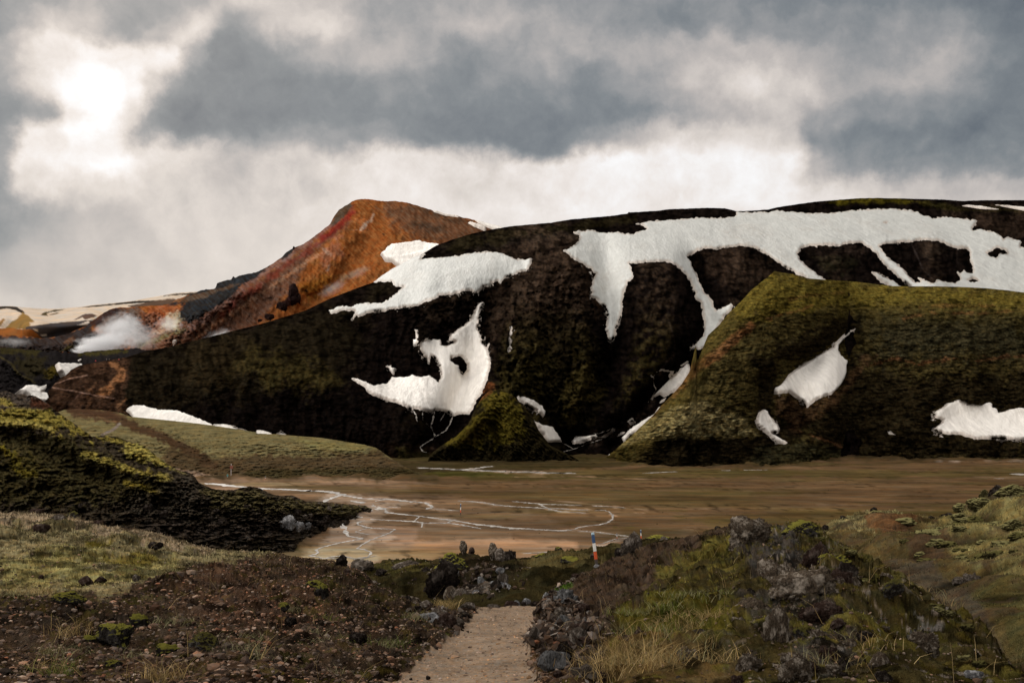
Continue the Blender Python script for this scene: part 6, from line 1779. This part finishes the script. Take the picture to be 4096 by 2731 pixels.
for i in range(58):
    # right background slope: moss humps, closer packed towards the skyline
    v = rr.random() ** 1.4
    x = rr.uniform(1200, 2340)
    y = np.interp(x, [1200, 1500, 1700, 2000, 2351], [60, 90, 60, 40, 20]) + 30 + v * 420
    if x < 1650 and y < 230 and rr.random() < .5:
        continue
    w = rr.uniform(110, 320) * (1.1 - .4 * v)
    pale = rr.random() < .62 - .3 * v
    rock_at('C3', x, y, w, w * rr.uniform(.34, .52), 'cushion', 'mossf' if pale else 'mossd', ('pale yellow moss hummock' if pale else 'dark olive moss hummock') + ' on the slope behind the right mound',
            'R', group='moss hummocks on the right background slope', sink=.58, name='moss_hummock', cat='moss hummock')
for i in range(34):
    t = rr.random()
    x = 450 + 1500 * t
    y = np.interp(x, [450, 900, 1400, 1950], [330, 560, 760, 1150]) + rr.random() ** 1.5 * 330 + 20
    w = rr.uniform(60, 170)
    pale = rr.random() < .35
    rock_at('C3', x, y, w, w * rr.uniform(.3, .5), 'cushion', 'mossf' if pale else 'mossd', ('pale moss hummock' if pale else 'dark moss hummock') + ' on the long right shoulder of the near mound',
            'N', group='moss hummocks on the shoulder of the near mound', sink=.45, name='moss_hummock', cat='moss hummock')
for i in range(48):
    x = rr.gauss(520, 420)
    y = rr.uniform(560, 1560)
    if x < -350 or x > 1700 or y < 300 + .45 * max(0, x - 400):
        continue
    w = rr.uniform(50, 190)
    kd_, mt_ = rr.choice(['crag', 'crag', 'low']), rr.choice(['lich', 'lich', 'mlich', 'brown', 'dark'])
    rock_at('C3', x, y, w, w * rr.uniform(.5, .9), kd_, mt_, {'lich': 'lichen spotted', 'mlich': 'mossy grey', 'brown': 'brown', 'dark': 'near black'}[mt_] + ' ' + SHP[kd_] + ' half buried in the right mound',
            'N', group='rocks half buried in the right mound', sink=.4)

# ============================================================ loose gravel, moss fuzz, grass
M_STONE = terrain_mat('loose_stones', 20, .4, .01, .35)
M_BLADE = bpy.data.materials.new('plant_blades')
M_BLADE.use_nodes = True
_b_ = NB(M_BLADE.node_tree)
_p = _b_.n('ShaderNodeBsdfPrincipled', i_Roughness=.8)
_b_.set(_p, 'Base Color', _b_.n('ShaderNodeAttribute', attribute_name='tint').outputs['Color'])
_p.inputs['Specular IOR Level'].default_value = 0
_b_.n('ShaderNodeOutputMaterial', i_Surface=_p)


def scatter_px(sheet, n, dmin=0, power=1.0):
    """spots spread over a sheet, evenly over the ground rather than over the picture"""
    P = sheet.P
    # area weights of the grid cells
    A = np.linalg.norm(np.cross(P[1:, :-1] - P[:-1, :-1], P[:-1, 1:] - P[:-1, :-1]), axis=-1)
    Yc = P[:-1, :-1, 1]
    ok = (sheet.px[:-1, :-1] > -120) & (sheet.px[:-1, :-1] < 4220) & (sheet.py[:-1, :-1] < 2800)
    w = A / Yc ** power * ok
    w = w.ravel() / w.sum()
    idx = rng.choice(len(w), n, p=w)
    i, j = np.unravel_index(idx, A.shape)
    u, v = rng.random(n)[:, None], rng.random(n)[:, None]
    Q = P[i, j] * (1 - u) * (1 - v) + P[i + 1, j] * v * (1 - u) + P[i, j + 1] * u * (1 - v) + P[i + 1, j + 1] * u * v
    return i, j, Q


def stones(name, Q, size, cols, label, sub=1, shard=False):
    n = len(Q)
    V, Fc = ICO[sub]
    nv = len(V)
    out = np.empty((n, nv, 3))
    protos = []
    for k in range(40 if shard else 14):
        v = V.copy()
        r = np.random.default_rng(k + 50)
        for _ in range(5):
            a = r.normal(size=3); a /= np.linalg.norm(a)
            v -= a * np.maximum(v @ a - r.uniform(.4, .8), 0)[:, None]
        v *= r.uniform(.5, 1.1, 3)
        v[:, 2] *= .7
        if shard:
            v *= np.array((1.25, .75, .42))
            v += r.normal(size=v.shape) * .10
            R, _ = np.linalg.qr(r.normal(size=(3, 3)) + np.eye(3) * 1.1)
            v = v @ R
        protos.append(v)
    protos = np.array(protos)
    k = rng.integers(0, len(protos), n)
    a = rng.uniform(0, 6.28, n)
    v = protos[k]
    c, s = np.cos(a)[:, None], np.sin(a)[:, None]
    out[..., 0] = v[..., 0] * c - v[..., 1] * s
    out[..., 1] = v[..., 0] * s + v[..., 1] * c
    out[..., 2] = v[..., 2]
    out = out * size[:, None, None] * .5 + Q[:, None, :]
    F2 = (Fc[None] + (np.arange(n) * nv)[:, None, None]).reshape(-1, 3)
    T = np.repeat(cols, nv, 0)
    me = new_mesh(name, out.reshape(-1, 3), F2, M_STONE, T, smooth=False)
    tag(new_obj(name, me), label, kind='stuff')


def pick(pal, n, jit=.25):
    P = np.array(pal)[rng.integers(0, len(pal), n)]
    return P * (1 + jit * rng.normal(size=(n, 1))).clip(.4, 1.8)


# stones on the near sheet
i, j, Q = scatter_px(NEAR, 85000, power=1.7)
fx, fy = NEAR.px[i, j], NEAR.py[i, j]
onp = pathm[i, j] > .5
right = fx > 1290 * DK
shelf = sdf(fx, fy, D((-500, 1150), (0, 1160), (500, 1255), (640, 1262), (440, 1310), (280, 1375), (-500, 1400)), 100) > 0
redn = np.exp(-(((fx - 640 * DK) / 260) ** 2 + ((fy - 1400 * DK) / 150) ** 2)) + .18
keep = rng.random(len(fx)) < np.where(onp, .45, np.where(shelf, .16, np.where(right, .13, .95)))
size = np.exp(rng.normal(-3.6, .5, len(fx))).clip(.012, .15) * np.where(onp, .62, np.where(shelf, .8, np.where(right, .6, 1.0)))
cols = pick([(.16, .105, .075), (.11, .075, .055), (.045, .035, .030), (.17, .13, .105), (.07, .05, .04), (.22, .18, .15), (.12, .095, .08), (.03, .025, .022), (.045, .034, .028), (.06, .045, .034)], len(fx))
redc = pick([(.20, .10, .065), (.19, .115, .08), (.26, .165, .12)], len(fx))
isr = rng.random(len(fx)) < redn * .4
cols = np.where((isr & ~onp & ~right)[:, None], redc, cols)
cols = np.where(onp[:, None], pick([(.25, .18, .13), (.30, .24, .20), (.12, .09, .075), (.33, .21, .12)], len(fx)), cols)
stones('gravel', Q[keep], size[keep], cols[keep] * .72 * (1 + .35 * rng.normal(size=(int(keep.sum()), 1))).clip(.25, 2.2), 'loose brown and reddish volcanic gravel over the banks and path')
# the small broken pieces between the larger rocks


def rubble(sheet, poly, n, s0, s1, pal, label, feather=20):
    m = sdf(sheet.px[:-1, :-1], sheet.py[:-1, :-1], poly, 60)
    P = sheet.P
    A = np.linalg.norm(np.cross(P[1:, :-1] - P[:-1, :-1], P[:-1, 1:] - P[:-1, :-1]), axis=-1)
    w = (A / P[:-1, :-1, 1] * sstep(-feather, feather, m)).ravel()
    idx = rng.choice(len(w), n, p=w / w.sum())
    i, j = np.unravel_index(idx, A.shape)
    Q = P[i, j] + rng.normal(size=(n, 3)) * np.array((.02, .02, .0))
    sz = np.exp(rng.uniform(math.log(s0), math.log(s1), n))
    Q[:, 2] += sz * rng.uniform(-.05, .30, n)
    stones('rubble', Q, sz, pick(pal, n, .4) * .72, label, shard=True)


lavap = [(.11, .088, .070), (.065, .050, .040), (.16, .14, .125), (.035, .027, .022), (.085, .060, .045), (.19, .175, .16), (.05, .04, .034), (.045, .036, .03), (.06, .048, .04)]
rubble(NEAR, Z('C2', [(370, 840), (560, 840), (680, 950), (840, 1080), (870, 1330), (760, 1560), (480, 1600), (260, 1330), (130, 1130), (330, 1000)]), 2600, .03, .17, lavap, 'small broken lava chips filling the heap beside the path')
rubble(NEAR, Z('C2', [(300, 790), (400, 600), (620, 520), (760, 500), (620, 620), (480, 800), (400, 860)]), 300, .04, .16, lavap, 'small stones along the ledge climbing to the striped marker')
rubble(NEAR, Z('C1', [(1200, 760), (1500, 860), (1900, 960), (1900, 1100), (1650, 1080), (1350, 900)]), 700, .03, .14, lavap, 'small grey rubble at the foot of the left bank')
rubble(BAS, Z('C1', [(1780, 700), (1950, 610), (2250, 640), (2300, 800), (2150, 870), (1850, 840)]), 700, .07, .34, lavap, 'broken grey chips of the rubble heap behind the path end')
rubble(BAS, Z('C1', [(900, 440), (2351, 400)], 'C2', [(200, 430), (150, 850)], 'C1', [(1700, 880), (1100, 700)]), 700, .06, .24, lavap[3:], 'dark stones strewn through the hollow behind the path')
rubble(NEAR, D((1640, 1225), (1900, 1235), (1960, 1300), (2060, 1420), (2120, 1560), (1760, 1560), (1680, 1450), (1700, 1330)), 1300, .012, .05, lavap, 'grey lichened chips over the craggy part of the right mound')
# dots of stone and tussock on the plain
n = 420
fx = rng.uniform(1250, 4000, n); fy = 1672 + (rng.random(n) ** 1.2) * 400 + 235
P_ = pt(fx, fy, plain_d(fy)); P_[:, 2] = -HC
ok = (fy < 2170) & (fy > 1905) & ((fx > 1500) | (fy > 2030))
stones('stones', P_[ok], rng.uniform(.12, .40, n)[ok], pick([(.05, .035, .025), (.04, .04, .015), (.09, .06, .04)], n)[ok], 'small dark stones and tussocks dotted over the plain')


def blades(name, Q, h, w, cols, label, lean=.5, kind='stuff', segs=1):
    n = len(Q)
    a = rng.uniform(0, 2 * np.pi, n)
    side = np.stack([np.cos(a), np.sin(a), 0 * a], 1) * w[:, None] * .5
    b = rng.uniform(0, 2 * np.pi, n)
    ln = np.stack([np.cos(b), np.sin(b), 0 * b], 1) * (lean * rng.random(n) * h)[:, None]
    up = np.zeros((n, 3)); up[:, 2] = h
    if segs == 1:
        V = np.stack([Q - side, Q + side, Q + up + ln], 1).reshape(-1, 3)
        F2 = np.arange(3 * n).reshape(-1, 3)
        T = np.repeat(cols, 3, 0)
    else:
        m = Q + up * .6 + ln * .35
        t = Q + up * .95 + ln * 1.1
        V = np.stack([Q - side, Q + side, m - side * .7, m + side * .7, t], 1).reshape(-1, 3)
        k = np.arange(n)[:, None] * 5
        F2 = np.concatenate([k + np.array([0, 1, 3]), k + np.array([0, 3, 2]), k + np.array([2, 3, 4])])
        T = np.repeat(cols, 5, 0)
    me = new_mesh(name, V, F2, M_BLADE, T, smooth=False)
    tag(new_obj(name, me), label, kind=kind)


for sheet, tt, n, lb in ((NEAR, tn, 150000, 'short moss and lichen fuzz on the near banks'), (RS, tr, 60000, 'short moss fuzz on the right background slope'), (BAS, tb, 16000, 'short moss fuzz in the hollow behind the path')):
    i, j, Q = scatter_px(sheet, n, power=1.3)
    c = tt[i, j]
    g = c[:, 1] / (c[:, 0] + 1e-6)              # greenish places only
    clump = fbm(Q[:, 0] / .25, Q[:, 1] / .25, 50, 3)
    keep = (g > .78) & (rng.random(n) < sstep(-.35, .3, clump) * sstep(.02, .07, c[:, 1]) + .05)
    if sheet is NEAR:
        keep &= pathm[i, j] < .3
    c = c * (1 + .45 * rng.normal(size=(n, 1))).clip(.4, 2.4) * np.array((1.25, 1.2, 1.1))
    s = (Q[:, 1] / 12).clip(.7, 3)
    blades('moss', Q[keep], (rng.uniform(.010, .032, n) * s)[keep], (rng.uniform(.006, .016, n) * s)[keep], c[keep], lb, lean=.9)

# dry grass: tufts at chosen spots, plus stray stems
TQ, TH_, TW, TC = [], [], [], []


def tuft(tile, x, y, n, rad, hgt, pal, sheet=NEAR, wd=.0035):
    (fx, fy), = Z(tile, [(x, y)])
    P0 = np.array(sheet.at(fx, fy)).reshape(3)
    q = rng.normal(size=(n, 2)) * rad
    Q = np.column_stack([P0[0] + q[:, 0], P0[1] + q[:, 1], np.full(n, P0[2] - .01)])
    TQ.append(Q); TH_.append(hgt * rng.uniform(.5, 1.15, n)); TW.append(np.full(n, wd * max(1, P0[1] / 8)))
    TC.append(pick(pal, n))


dry = [(.26, .175, .07), (.21, .14, .06), (.32, .23, .11), (.15, .11, .04)]
grn = [(.09, .105, .02), (.07, .09, .02), (.14, .135, .04)]
pal_ = [(.17, .155, .08), (.21, .19, .10), (.12, .11, .05)]
for x, y in [(900 + 60 * k + 30 * ((k * 7) % 5), 1200 + 45 * ((k * 5) % 8)) for k in range(16)]:
    tuft('C2', x, y, 45, .07, .10, dry + pal_)
for x, y, s in [(1100, 1430, 1.3), (1180, 1470, 1.4), (1000, 1500, 1.2), (830, 1520, 1.2), (900, 1560, 1.2), (950, 1330, 1.1), (1650, 1190, 1), (1800, 1100, .9), (1400, 1130, .9), (1250, 1540, 1.3), (1400, 1560, 1.2), (2050, 1420, 1.0), (1950, 1130, .8), (1550, 1170, .9)]:
    tuft('C2', x, y, 110, .09 * s, .11 * s, dry)
for x, y in [(1050, 1050), (1180, 1080), (1300, 1040), (1420, 1090), (1250, 1180), (1400, 1230), (1560, 1020), (1650, 970), (1760, 1010), (1850, 1030), (2000, 900), (1100, 1120)]:
    tuft('C2', x, y, 100, .10, .07, grn + pal_)
for x, y, g in [(1500, 1030, 0), (1640, 1090, 0), (1390, 600, 0), (1520, 540, 0), (1830, 535, 0), (1450, 1540, 2), (1900, 1330, 0), (530, 1500, 1), (500, 1290, 0), (600, 1310, 0), (440, 1460, 2), (1580, 1540, 2), (640, 1200, 2), (2200, 1380, 0), (2250, 1240, 0), (60, 830, 0), (250, 880, 0), (380, 780, 2), (100, 800, 2), (2330, 1450, 0), (1200, 1300, 0)]:
    tuft('C0', x, y, 90, .075, .08 if g == 0 else .13, (pal_, grn, dry)[g])
for x, y, g in [(640, 1090, 1), (870, 1290, 1), (1020, 1230, 1), (1310, 1250, 1), (1200, 1260, 0), (760, 1500, 0), (470, 1210, 0), (270, 1000, 0), (560, 1290, 0), (1450, 1080, 0), (1640, 1140, 1), (1400, 1020, 0), (680, 1030, 0), (1700, 860, 2), (1780, 880, 2), (1740, 840, 2), (1660, 830, 0)]:
    tuft('C1', x, y, 90, .07, .075 if g != 2 else .16, (pal_, grn, dry)[g])
for x, y in [(170, 980), (200, 1010), (1600, 640), (1450, 640), (900, 1330), (720, 1440), (560, 1470)]:
    tuft('C3', x, y, 60, .10, .10, pal_ + dry)
n = 500
i, j, Q = scatter_px(NEAR, n, power=1)
k_ = pathm[i, j] < .2
TQ.append(Q[k_]); TH_.append(rng.uniform(.06, .26, n)[k_]); TW.append(np.full(n, .0035)[k_]); TC.append(pick(dry, n)[k_])
blades('grass', np.concatenate(TQ), np.concatenate(TH_), np.concatenate(TW), np.concatenate(TC), 'tufts of dry and green grass over the banks beside the path', lean=1.9, segs=2)

# ============================================================ trail markers
M_BLUE = flat_mat('blue_paint', (.045, .085, .17), .6, .3, .15, 30)
M_LBLUE = flat_mat('pale_blue_paint', (.38, .52, .60), .6, .3, .1, 30)
M_WHITE = flat_mat('white_paint', (.72, .70, .64), .6, .3, .08, 30)
M_RED = flat_mat('orange_red_paint', (.62, .10, .03), .6, .3, .12, 30)
M_WOOD = flat_mat('weathered_wood', (.075, .06, .05), .9, .1, .4, 40, .4)
M_WPOST = flat_mat('pale_post', (.42, .36, .33), .8, .1, .2, 20)
M_TEAL = flat_mat('teal_cloth', (.10, .26, .24), .8, .1, .2, 20)


def box_mesh(name, w, d, z0, z1, mat, bev=.004):
    bm = bmesh.new()
    bmesh.ops.create_cube(bm, size=1)
    for v in bm.verts:
        v.co = ((v.co.x) * w, v.co.y * d, z0 + (v.co.z + .5) * (z1 - z0))
    bmesh.ops.bevel(bm, geom=list(bm.edges), offset=bev, segments=2, affect='EDGES')
    me = bpy.data.meshes.new(name)
    bm.to_mesh(me); bm.free()
    me.materials.append(mat)
    return me


def marker(P, h, w, label, lean=0.0, deep=.3, simple=False):
    e = bpy.data.objects.new('trail_marker', None)
    COL.objects.link(e)
    e.location = P
    e.rotation_euler = (0, lean, .15)
    tag(e, label, 'trail marker', 'red, white and blue trail markers')
    new_obj('post', box_mesh('post', w * .92, w * .5, -deep, h * .97, M_WOOD), e)
    for nm, a, b, m in (('red_band', .22, .45, M_RED), ('white_band', .452, .70, M_WHITE), ('blue_band', .702, .94, M_BLUE), ('cap', .942, 1.0, M_LBLUE)):
        new_obj(nm, box_mesh(nm, w, w * .56, h * a, h * b, m), e)
    return e


(fx, fy), = Z('C2', [(784, 488)])
P0 = pt(fx, fy, 28.0)
gP = np.array(NEAR.at(fx, fy + 8)).reshape(3)
P0 = gP
hm = 306 * K / FPX * P0[1]
marker(tuple(P0), hm, 27 * K / FPX * P0[1], 'tall striped blue, white and red trail post above the path, leaning left', lean=-.125)
for tile, x, y0, y1, d, lb in (('C2', 1187, 163, 262, None, 'small striped trail post showing its top behind the leaning boulder'),
                               ('B1', 1879, 1412, 1512, None, 'tiny striped trail post standing alone on the plain'),
                               ('C2', 965, 196, 252, None, 'thin trail post at the near shore of the plain beside the stream'),
                               ('F', 806, 1866, 1890, None, 'far trail post beside the pale trail left of the signpost'),
                               ('F', 1061, 1904, 1920, None, 'far white tipped trail post right of the signpost')):
    (fx, f0), (_, f1) = Z(tile, [(x, y0), (x, y1)])
    d = float(plain_d(f1))
    P = pt(fx, f1, d)
    h = (f1 - f0) / FPX * d
    marker((float(P[0]), d, -HC), h, max(.05, h * .075), lb, lean=-.04 if tile == 'C2' else 0)

# signpost far across the plain
fx, f0, f1 = 924, 1857, 1909
d = float(plain_d(f1)); P = pt(fx, f1, d); h = (f1 - f0) / FPX * d
e = bpy.data.objects.new('signpost', None); COL.objects.link(e)
e.location = (float(P[0]), d, -HC)
tag(e, 'tall pale signpost with a small rusty board across the plain at left', 'signpost')
new_obj('pole', box_mesh('pole', .16, .16, -.3, h, M_WPOST, .01), e)
bo = new_obj('board', box_mesh('board', .85, .06, h * .66, h * .90, flat_mat('rusty_board', (.20, .07, .045), .7, .2, .3, 3), .01), e)
bo.location = (.1, -.13, 0)
new_obj('cap', box_mesh('cap', .26, .22, h, h + .12, M_WPOST, .01), e)
(fx, f0), (_, f1) = (910, 1897), (910, 1911)
d = float(plain_d(f1)); P = pt(fx, f1, d); h = (f1 - f0) / FPX * d
e = bpy.data.objects.new('marker_post', None); COL.objects.link(e)
e.location = (float(P[0]), d, -HC)
tag(e, 'short teal topped post standing left of the signpost', 'post')
new_obj('post', box_mesh('post', .22, .22, -.3, h * .45, M_WPOST, .01), e)
new_obj('cap', box_mesh('cap', .34, .34, h * .45, h, M_TEAL, .02), e)


# ============================================================ hikers
def skin_mesh(name, nodes, edges, mat):
    me = bpy.data.meshes.new(name)
    me.from_pydata([n[0] for n in nodes], edges, [])
    o = bpy.data.objects.new(name, me)
    COL.objects.link(o)
    md = o.modifiers.new('skin', 'SKIN')
    for v, n in zip(me.skin_vertices[0].data, nodes):
        v.radius = (n[1], n[1])
    me.skin_vertices[0].data[0].use_root = True
    o.modifiers.new('sub', 'SUBSURF').levels = 1
    o.modifiers['sub'].render_levels = 1
    dg = bpy.context.evaluated_depsgraph_get()
    m2 = bpy.data.meshes.new_from_object(o.evaluated_get(dg))
    bpy.data.objects.remove(o)
    m2.name = name
    m2.materials.clear()
    m2.materials.append(mat)
    for p in m2.polygons:
        p.use_smooth = True
    return m2


M_SKIN = flat_mat('skin', (.45, .28, .20), .6, .3, .05)
M_TROU = flat_mat('dark_trousers', (.03, .032, .04), .9, .1, .2)
M_JRED = flat_mat('red_jacket', (.60, .03, .03), .8, .2, .1)
M_JBLK = flat_mat('black_jacket', (.02, .02, .024), .8, .2, .1)
M_HAIR = flat_mat('brown_hair', (.05, .03, .02), .9, .1, .2)


def hiker(P, jacket, label, stride=.16, pack=None, rot=0.0):
    body = [((0, 0, .95), .15), ((0, 0, 1.12), .13), ((0, 0, 1.32), .16), ((0, 0, 1.46), .075), ((0, -.01, 1.56), .085), ((0, -.01, 1.70), .09),
            ((-.10, stride * .5, .50), .075), ((-.11, stride, .08), .05), ((-.11, stride - .14, .03), .045),
            ((.10, -stride * .5, .50), .075), ((.11, -stride, .08), .05), ((.11, -stride - .14, .03), .045),
            ((-.20, 0, 1.38), .06), ((-.25, .05, 1.12), .045), ((-.24, -.08, .88), .035), ((-.24, -.12, .80), .035),
            ((.20, 0, 1.38), .06), ((.25, -.05, 1.12), .045), ((.24, -.18, .90), .035), ((.24, -.22, .82), .035)]
    ed = [(0, 1), (1, 2), (2, 3), (3, 4), (4, 5), (0, 6), (6, 7), (7, 8), (0, 9), (9, 10), (10, 11), (2, 12), (12, 13), (13, 14), (14, 15), (2, 16), (16, 17), (17, 18), (18, 19)]
    me = skin_mesh('person', body, ed, M_SKIN)
    me.materials.append(M_TROU)
    for p in me.polygons:
        if p.center.z < 1.0 and abs(p.center.x) < .2:
            p.material_index = 1
    o = new_obj('person', me)
    o.location = P
    o.rotation_euler = (0, 0, rot)
    tag(o, label, 'person')
    j = [((0, 0, .92), .18), ((0, 0, 1.12), .165), ((0, 0, 1.34), .19), ((0, 0, 1.47), .10),
         ((-.21, 0, 1.39), .085), ((-.26, .05, 1.12), .065), ((-.25, -.07, .91), .052), ((.21, 0, 1.39), .085), ((.26, -.05, 1.12), .065), ((.25, -.16, .93), .052)]
    new_obj('jacket', skin_mesh('jacket', j, [(0, 1), (1, 2), (2, 3), (2, 4), (4, 5), (5, 6), (2, 7), (7, 8), (8, 9)], jacket), o)
    new_obj('hair', skin_mesh('hair', [((0, .02, 1.62), .095), ((0, .02, 1.72), .10)], [(0, 1)], M_HAIR), o)
    if pack:
        new_obj('backpack', box_mesh('backpack', .34, .24, 1.0, 1.5, pack, .05), o).location = (0, .26, 0)


for (x, y), jk, lb, pk, rt in (((878, 113), M_JRED, 'hiker in a bright red jacket walking on the saddle, leftmost of the group', None, .4),
                               ((978, 104), M_JBLK, 'hiker in black bent under a dark pack at the top of the trail', M_JBLK, .2),
                               ((1002, 106), M_JBLK, 'hiker in dark clothes just right of the one with the dark pack', None, -.5),
                               ((1092, 98), M_JRED, 'hiker in a red jacket farthest right on the saddle, legs hidden', None, 1.2)):
    (fx, fy), = Z('B0', [(x, y)])
    fy = float(L2.crest(fx)) - 1.0 if fy < float(L2.crest(fx)) else fy
    P = np.array(L2.at(fx, max(fy, float(L2.crest(fx)) + 1.5))).reshape(3)
    hiker((P[0], P[1], P[2] - (.5 if x > 1050 else 0.05)), jk, lb, pack=pk, rot=rt)

# ============================================================ steam from the fumaroles


def steam_mat(name, dens, scale, seed, thresh=.45, soft=.25):
    dens = dens * 1.0
    m = bpy.data.materials.new(name)
    m.use_nodes = True
    b = NB(m.node_tree)
    t = b.n('ShaderNodeTexCoord')
    mp = b.n('ShaderNodeMapping', i_Vector=t.outputs['Object'])
    mp.inputs['Location'].default_value = (seed, seed * 2, 0)
    n1 = b.noise(mp.outputs[0], scale * 1.35, 8, .66, 1.1)
    ln = b.n('ShaderNodeVectorMath', operation='LENGTH')
    b.set(ln, 0, t.outputs['Object'])
    fall = b.mapr(ln.outputs['Value'], .0, 1.0, 1, 0, False)
    v = b.m('ADD', n1.outputs[0], b.m('MULTIPLY', b.m('SUBTRACT', fall, .75), .75))
    dd = b.m('MULTIPLY', b.mapr(v, thresh - soft, thresh + soft, 0, 1, True), dens)
    dd = b.m('MULTIPLY', dd, b.mapr(ln.outputs['Value'], .6, 1.0, 1, 0, True))
    vp = b.n('ShaderNodeVolumePrincipled')
    vp.inputs['Color'].default_value = (.96, .96, .97, 1)
    vp.inputs['Anisotropy'].default_value = .2
    b.set(vp, 'Density', dd)
    o = b.n('ShaderNodeOutputMaterial')
    b.t.links.new(vp.outputs[0], o.inputs['Volume'])
    return m


def steam(x, y, w, h, d, depth, dens, scale, seed, label, tilt=0.0, tile='G', th=.45, soft=.25):
    (fx, fy), = Z(tile, [(x, y)])
    s = .34014 if tile == 'G' else K
    P = pt(fx, fy, d)
    V, Fc = ICO[3]
    me = new_mesh('steam', V, Fc, steam_mat('steam_%d' % seed, dens, scale, seed, th, soft))
    o = new_obj('steam', me)
    o.location = tuple(P)
    o.scale = (w * s / FPX * d * .5, depth, h * s / FPX * d * .5)
    o.rotation_euler = (0, -tilt, 0)
    tag(o, label, kind='stuff')


steam(1230, 660, 1000, 420, 790, 34, .10, 1.7, 3, 'dense white steam lying low over the fumarole field', .18, th=.36, soft=.16)
steam(1020, 730, 500, 200, 770, 25, .14, 1.6, 5, 'white steam at the left end of the fumarole field', .1, th=.36, soft=.15)
steam(1430, 500, 980, 640, 830, 45, .05, 1.7, 8, 'drifting grey steam in front of the crater bowl', .25, th=.38, soft=.14)
steam(1650, 600, 800, 420, 860, 35, .03, 1.6, 11, 'thin white haze between the fumaroles and the rusty slope', .35, th=.44)
steam(1980, 420, 600, 400, 900, 40, .03, 1.9, 14, 'thin pale steam by the cream coloured slope patch', .3, th=.47, soft=.15)
steam(150, 640, 700, 220, 760, 30, .018, 1.9, 21, 'faint steam over the lava at the far left', .05, th=.46)
steam(1980, 1390, 560, 230, 900, 22, .07, 1.7, 27, 'small white steam wisp low on the rust coloured slope', .5, tile='A0', th=.46)
steam(700, 930, 560, 190, 930, 22, .016, 2.0, 33, 'thin steam streak on the lower orange slope', .55, tile='A1', th=.47)
steam(950, 780, 460, 150, 1010, 22, .010, 2.0, 39, 'faint vapour on the middle of the orange slope', .45, tile='A1', th=.47)
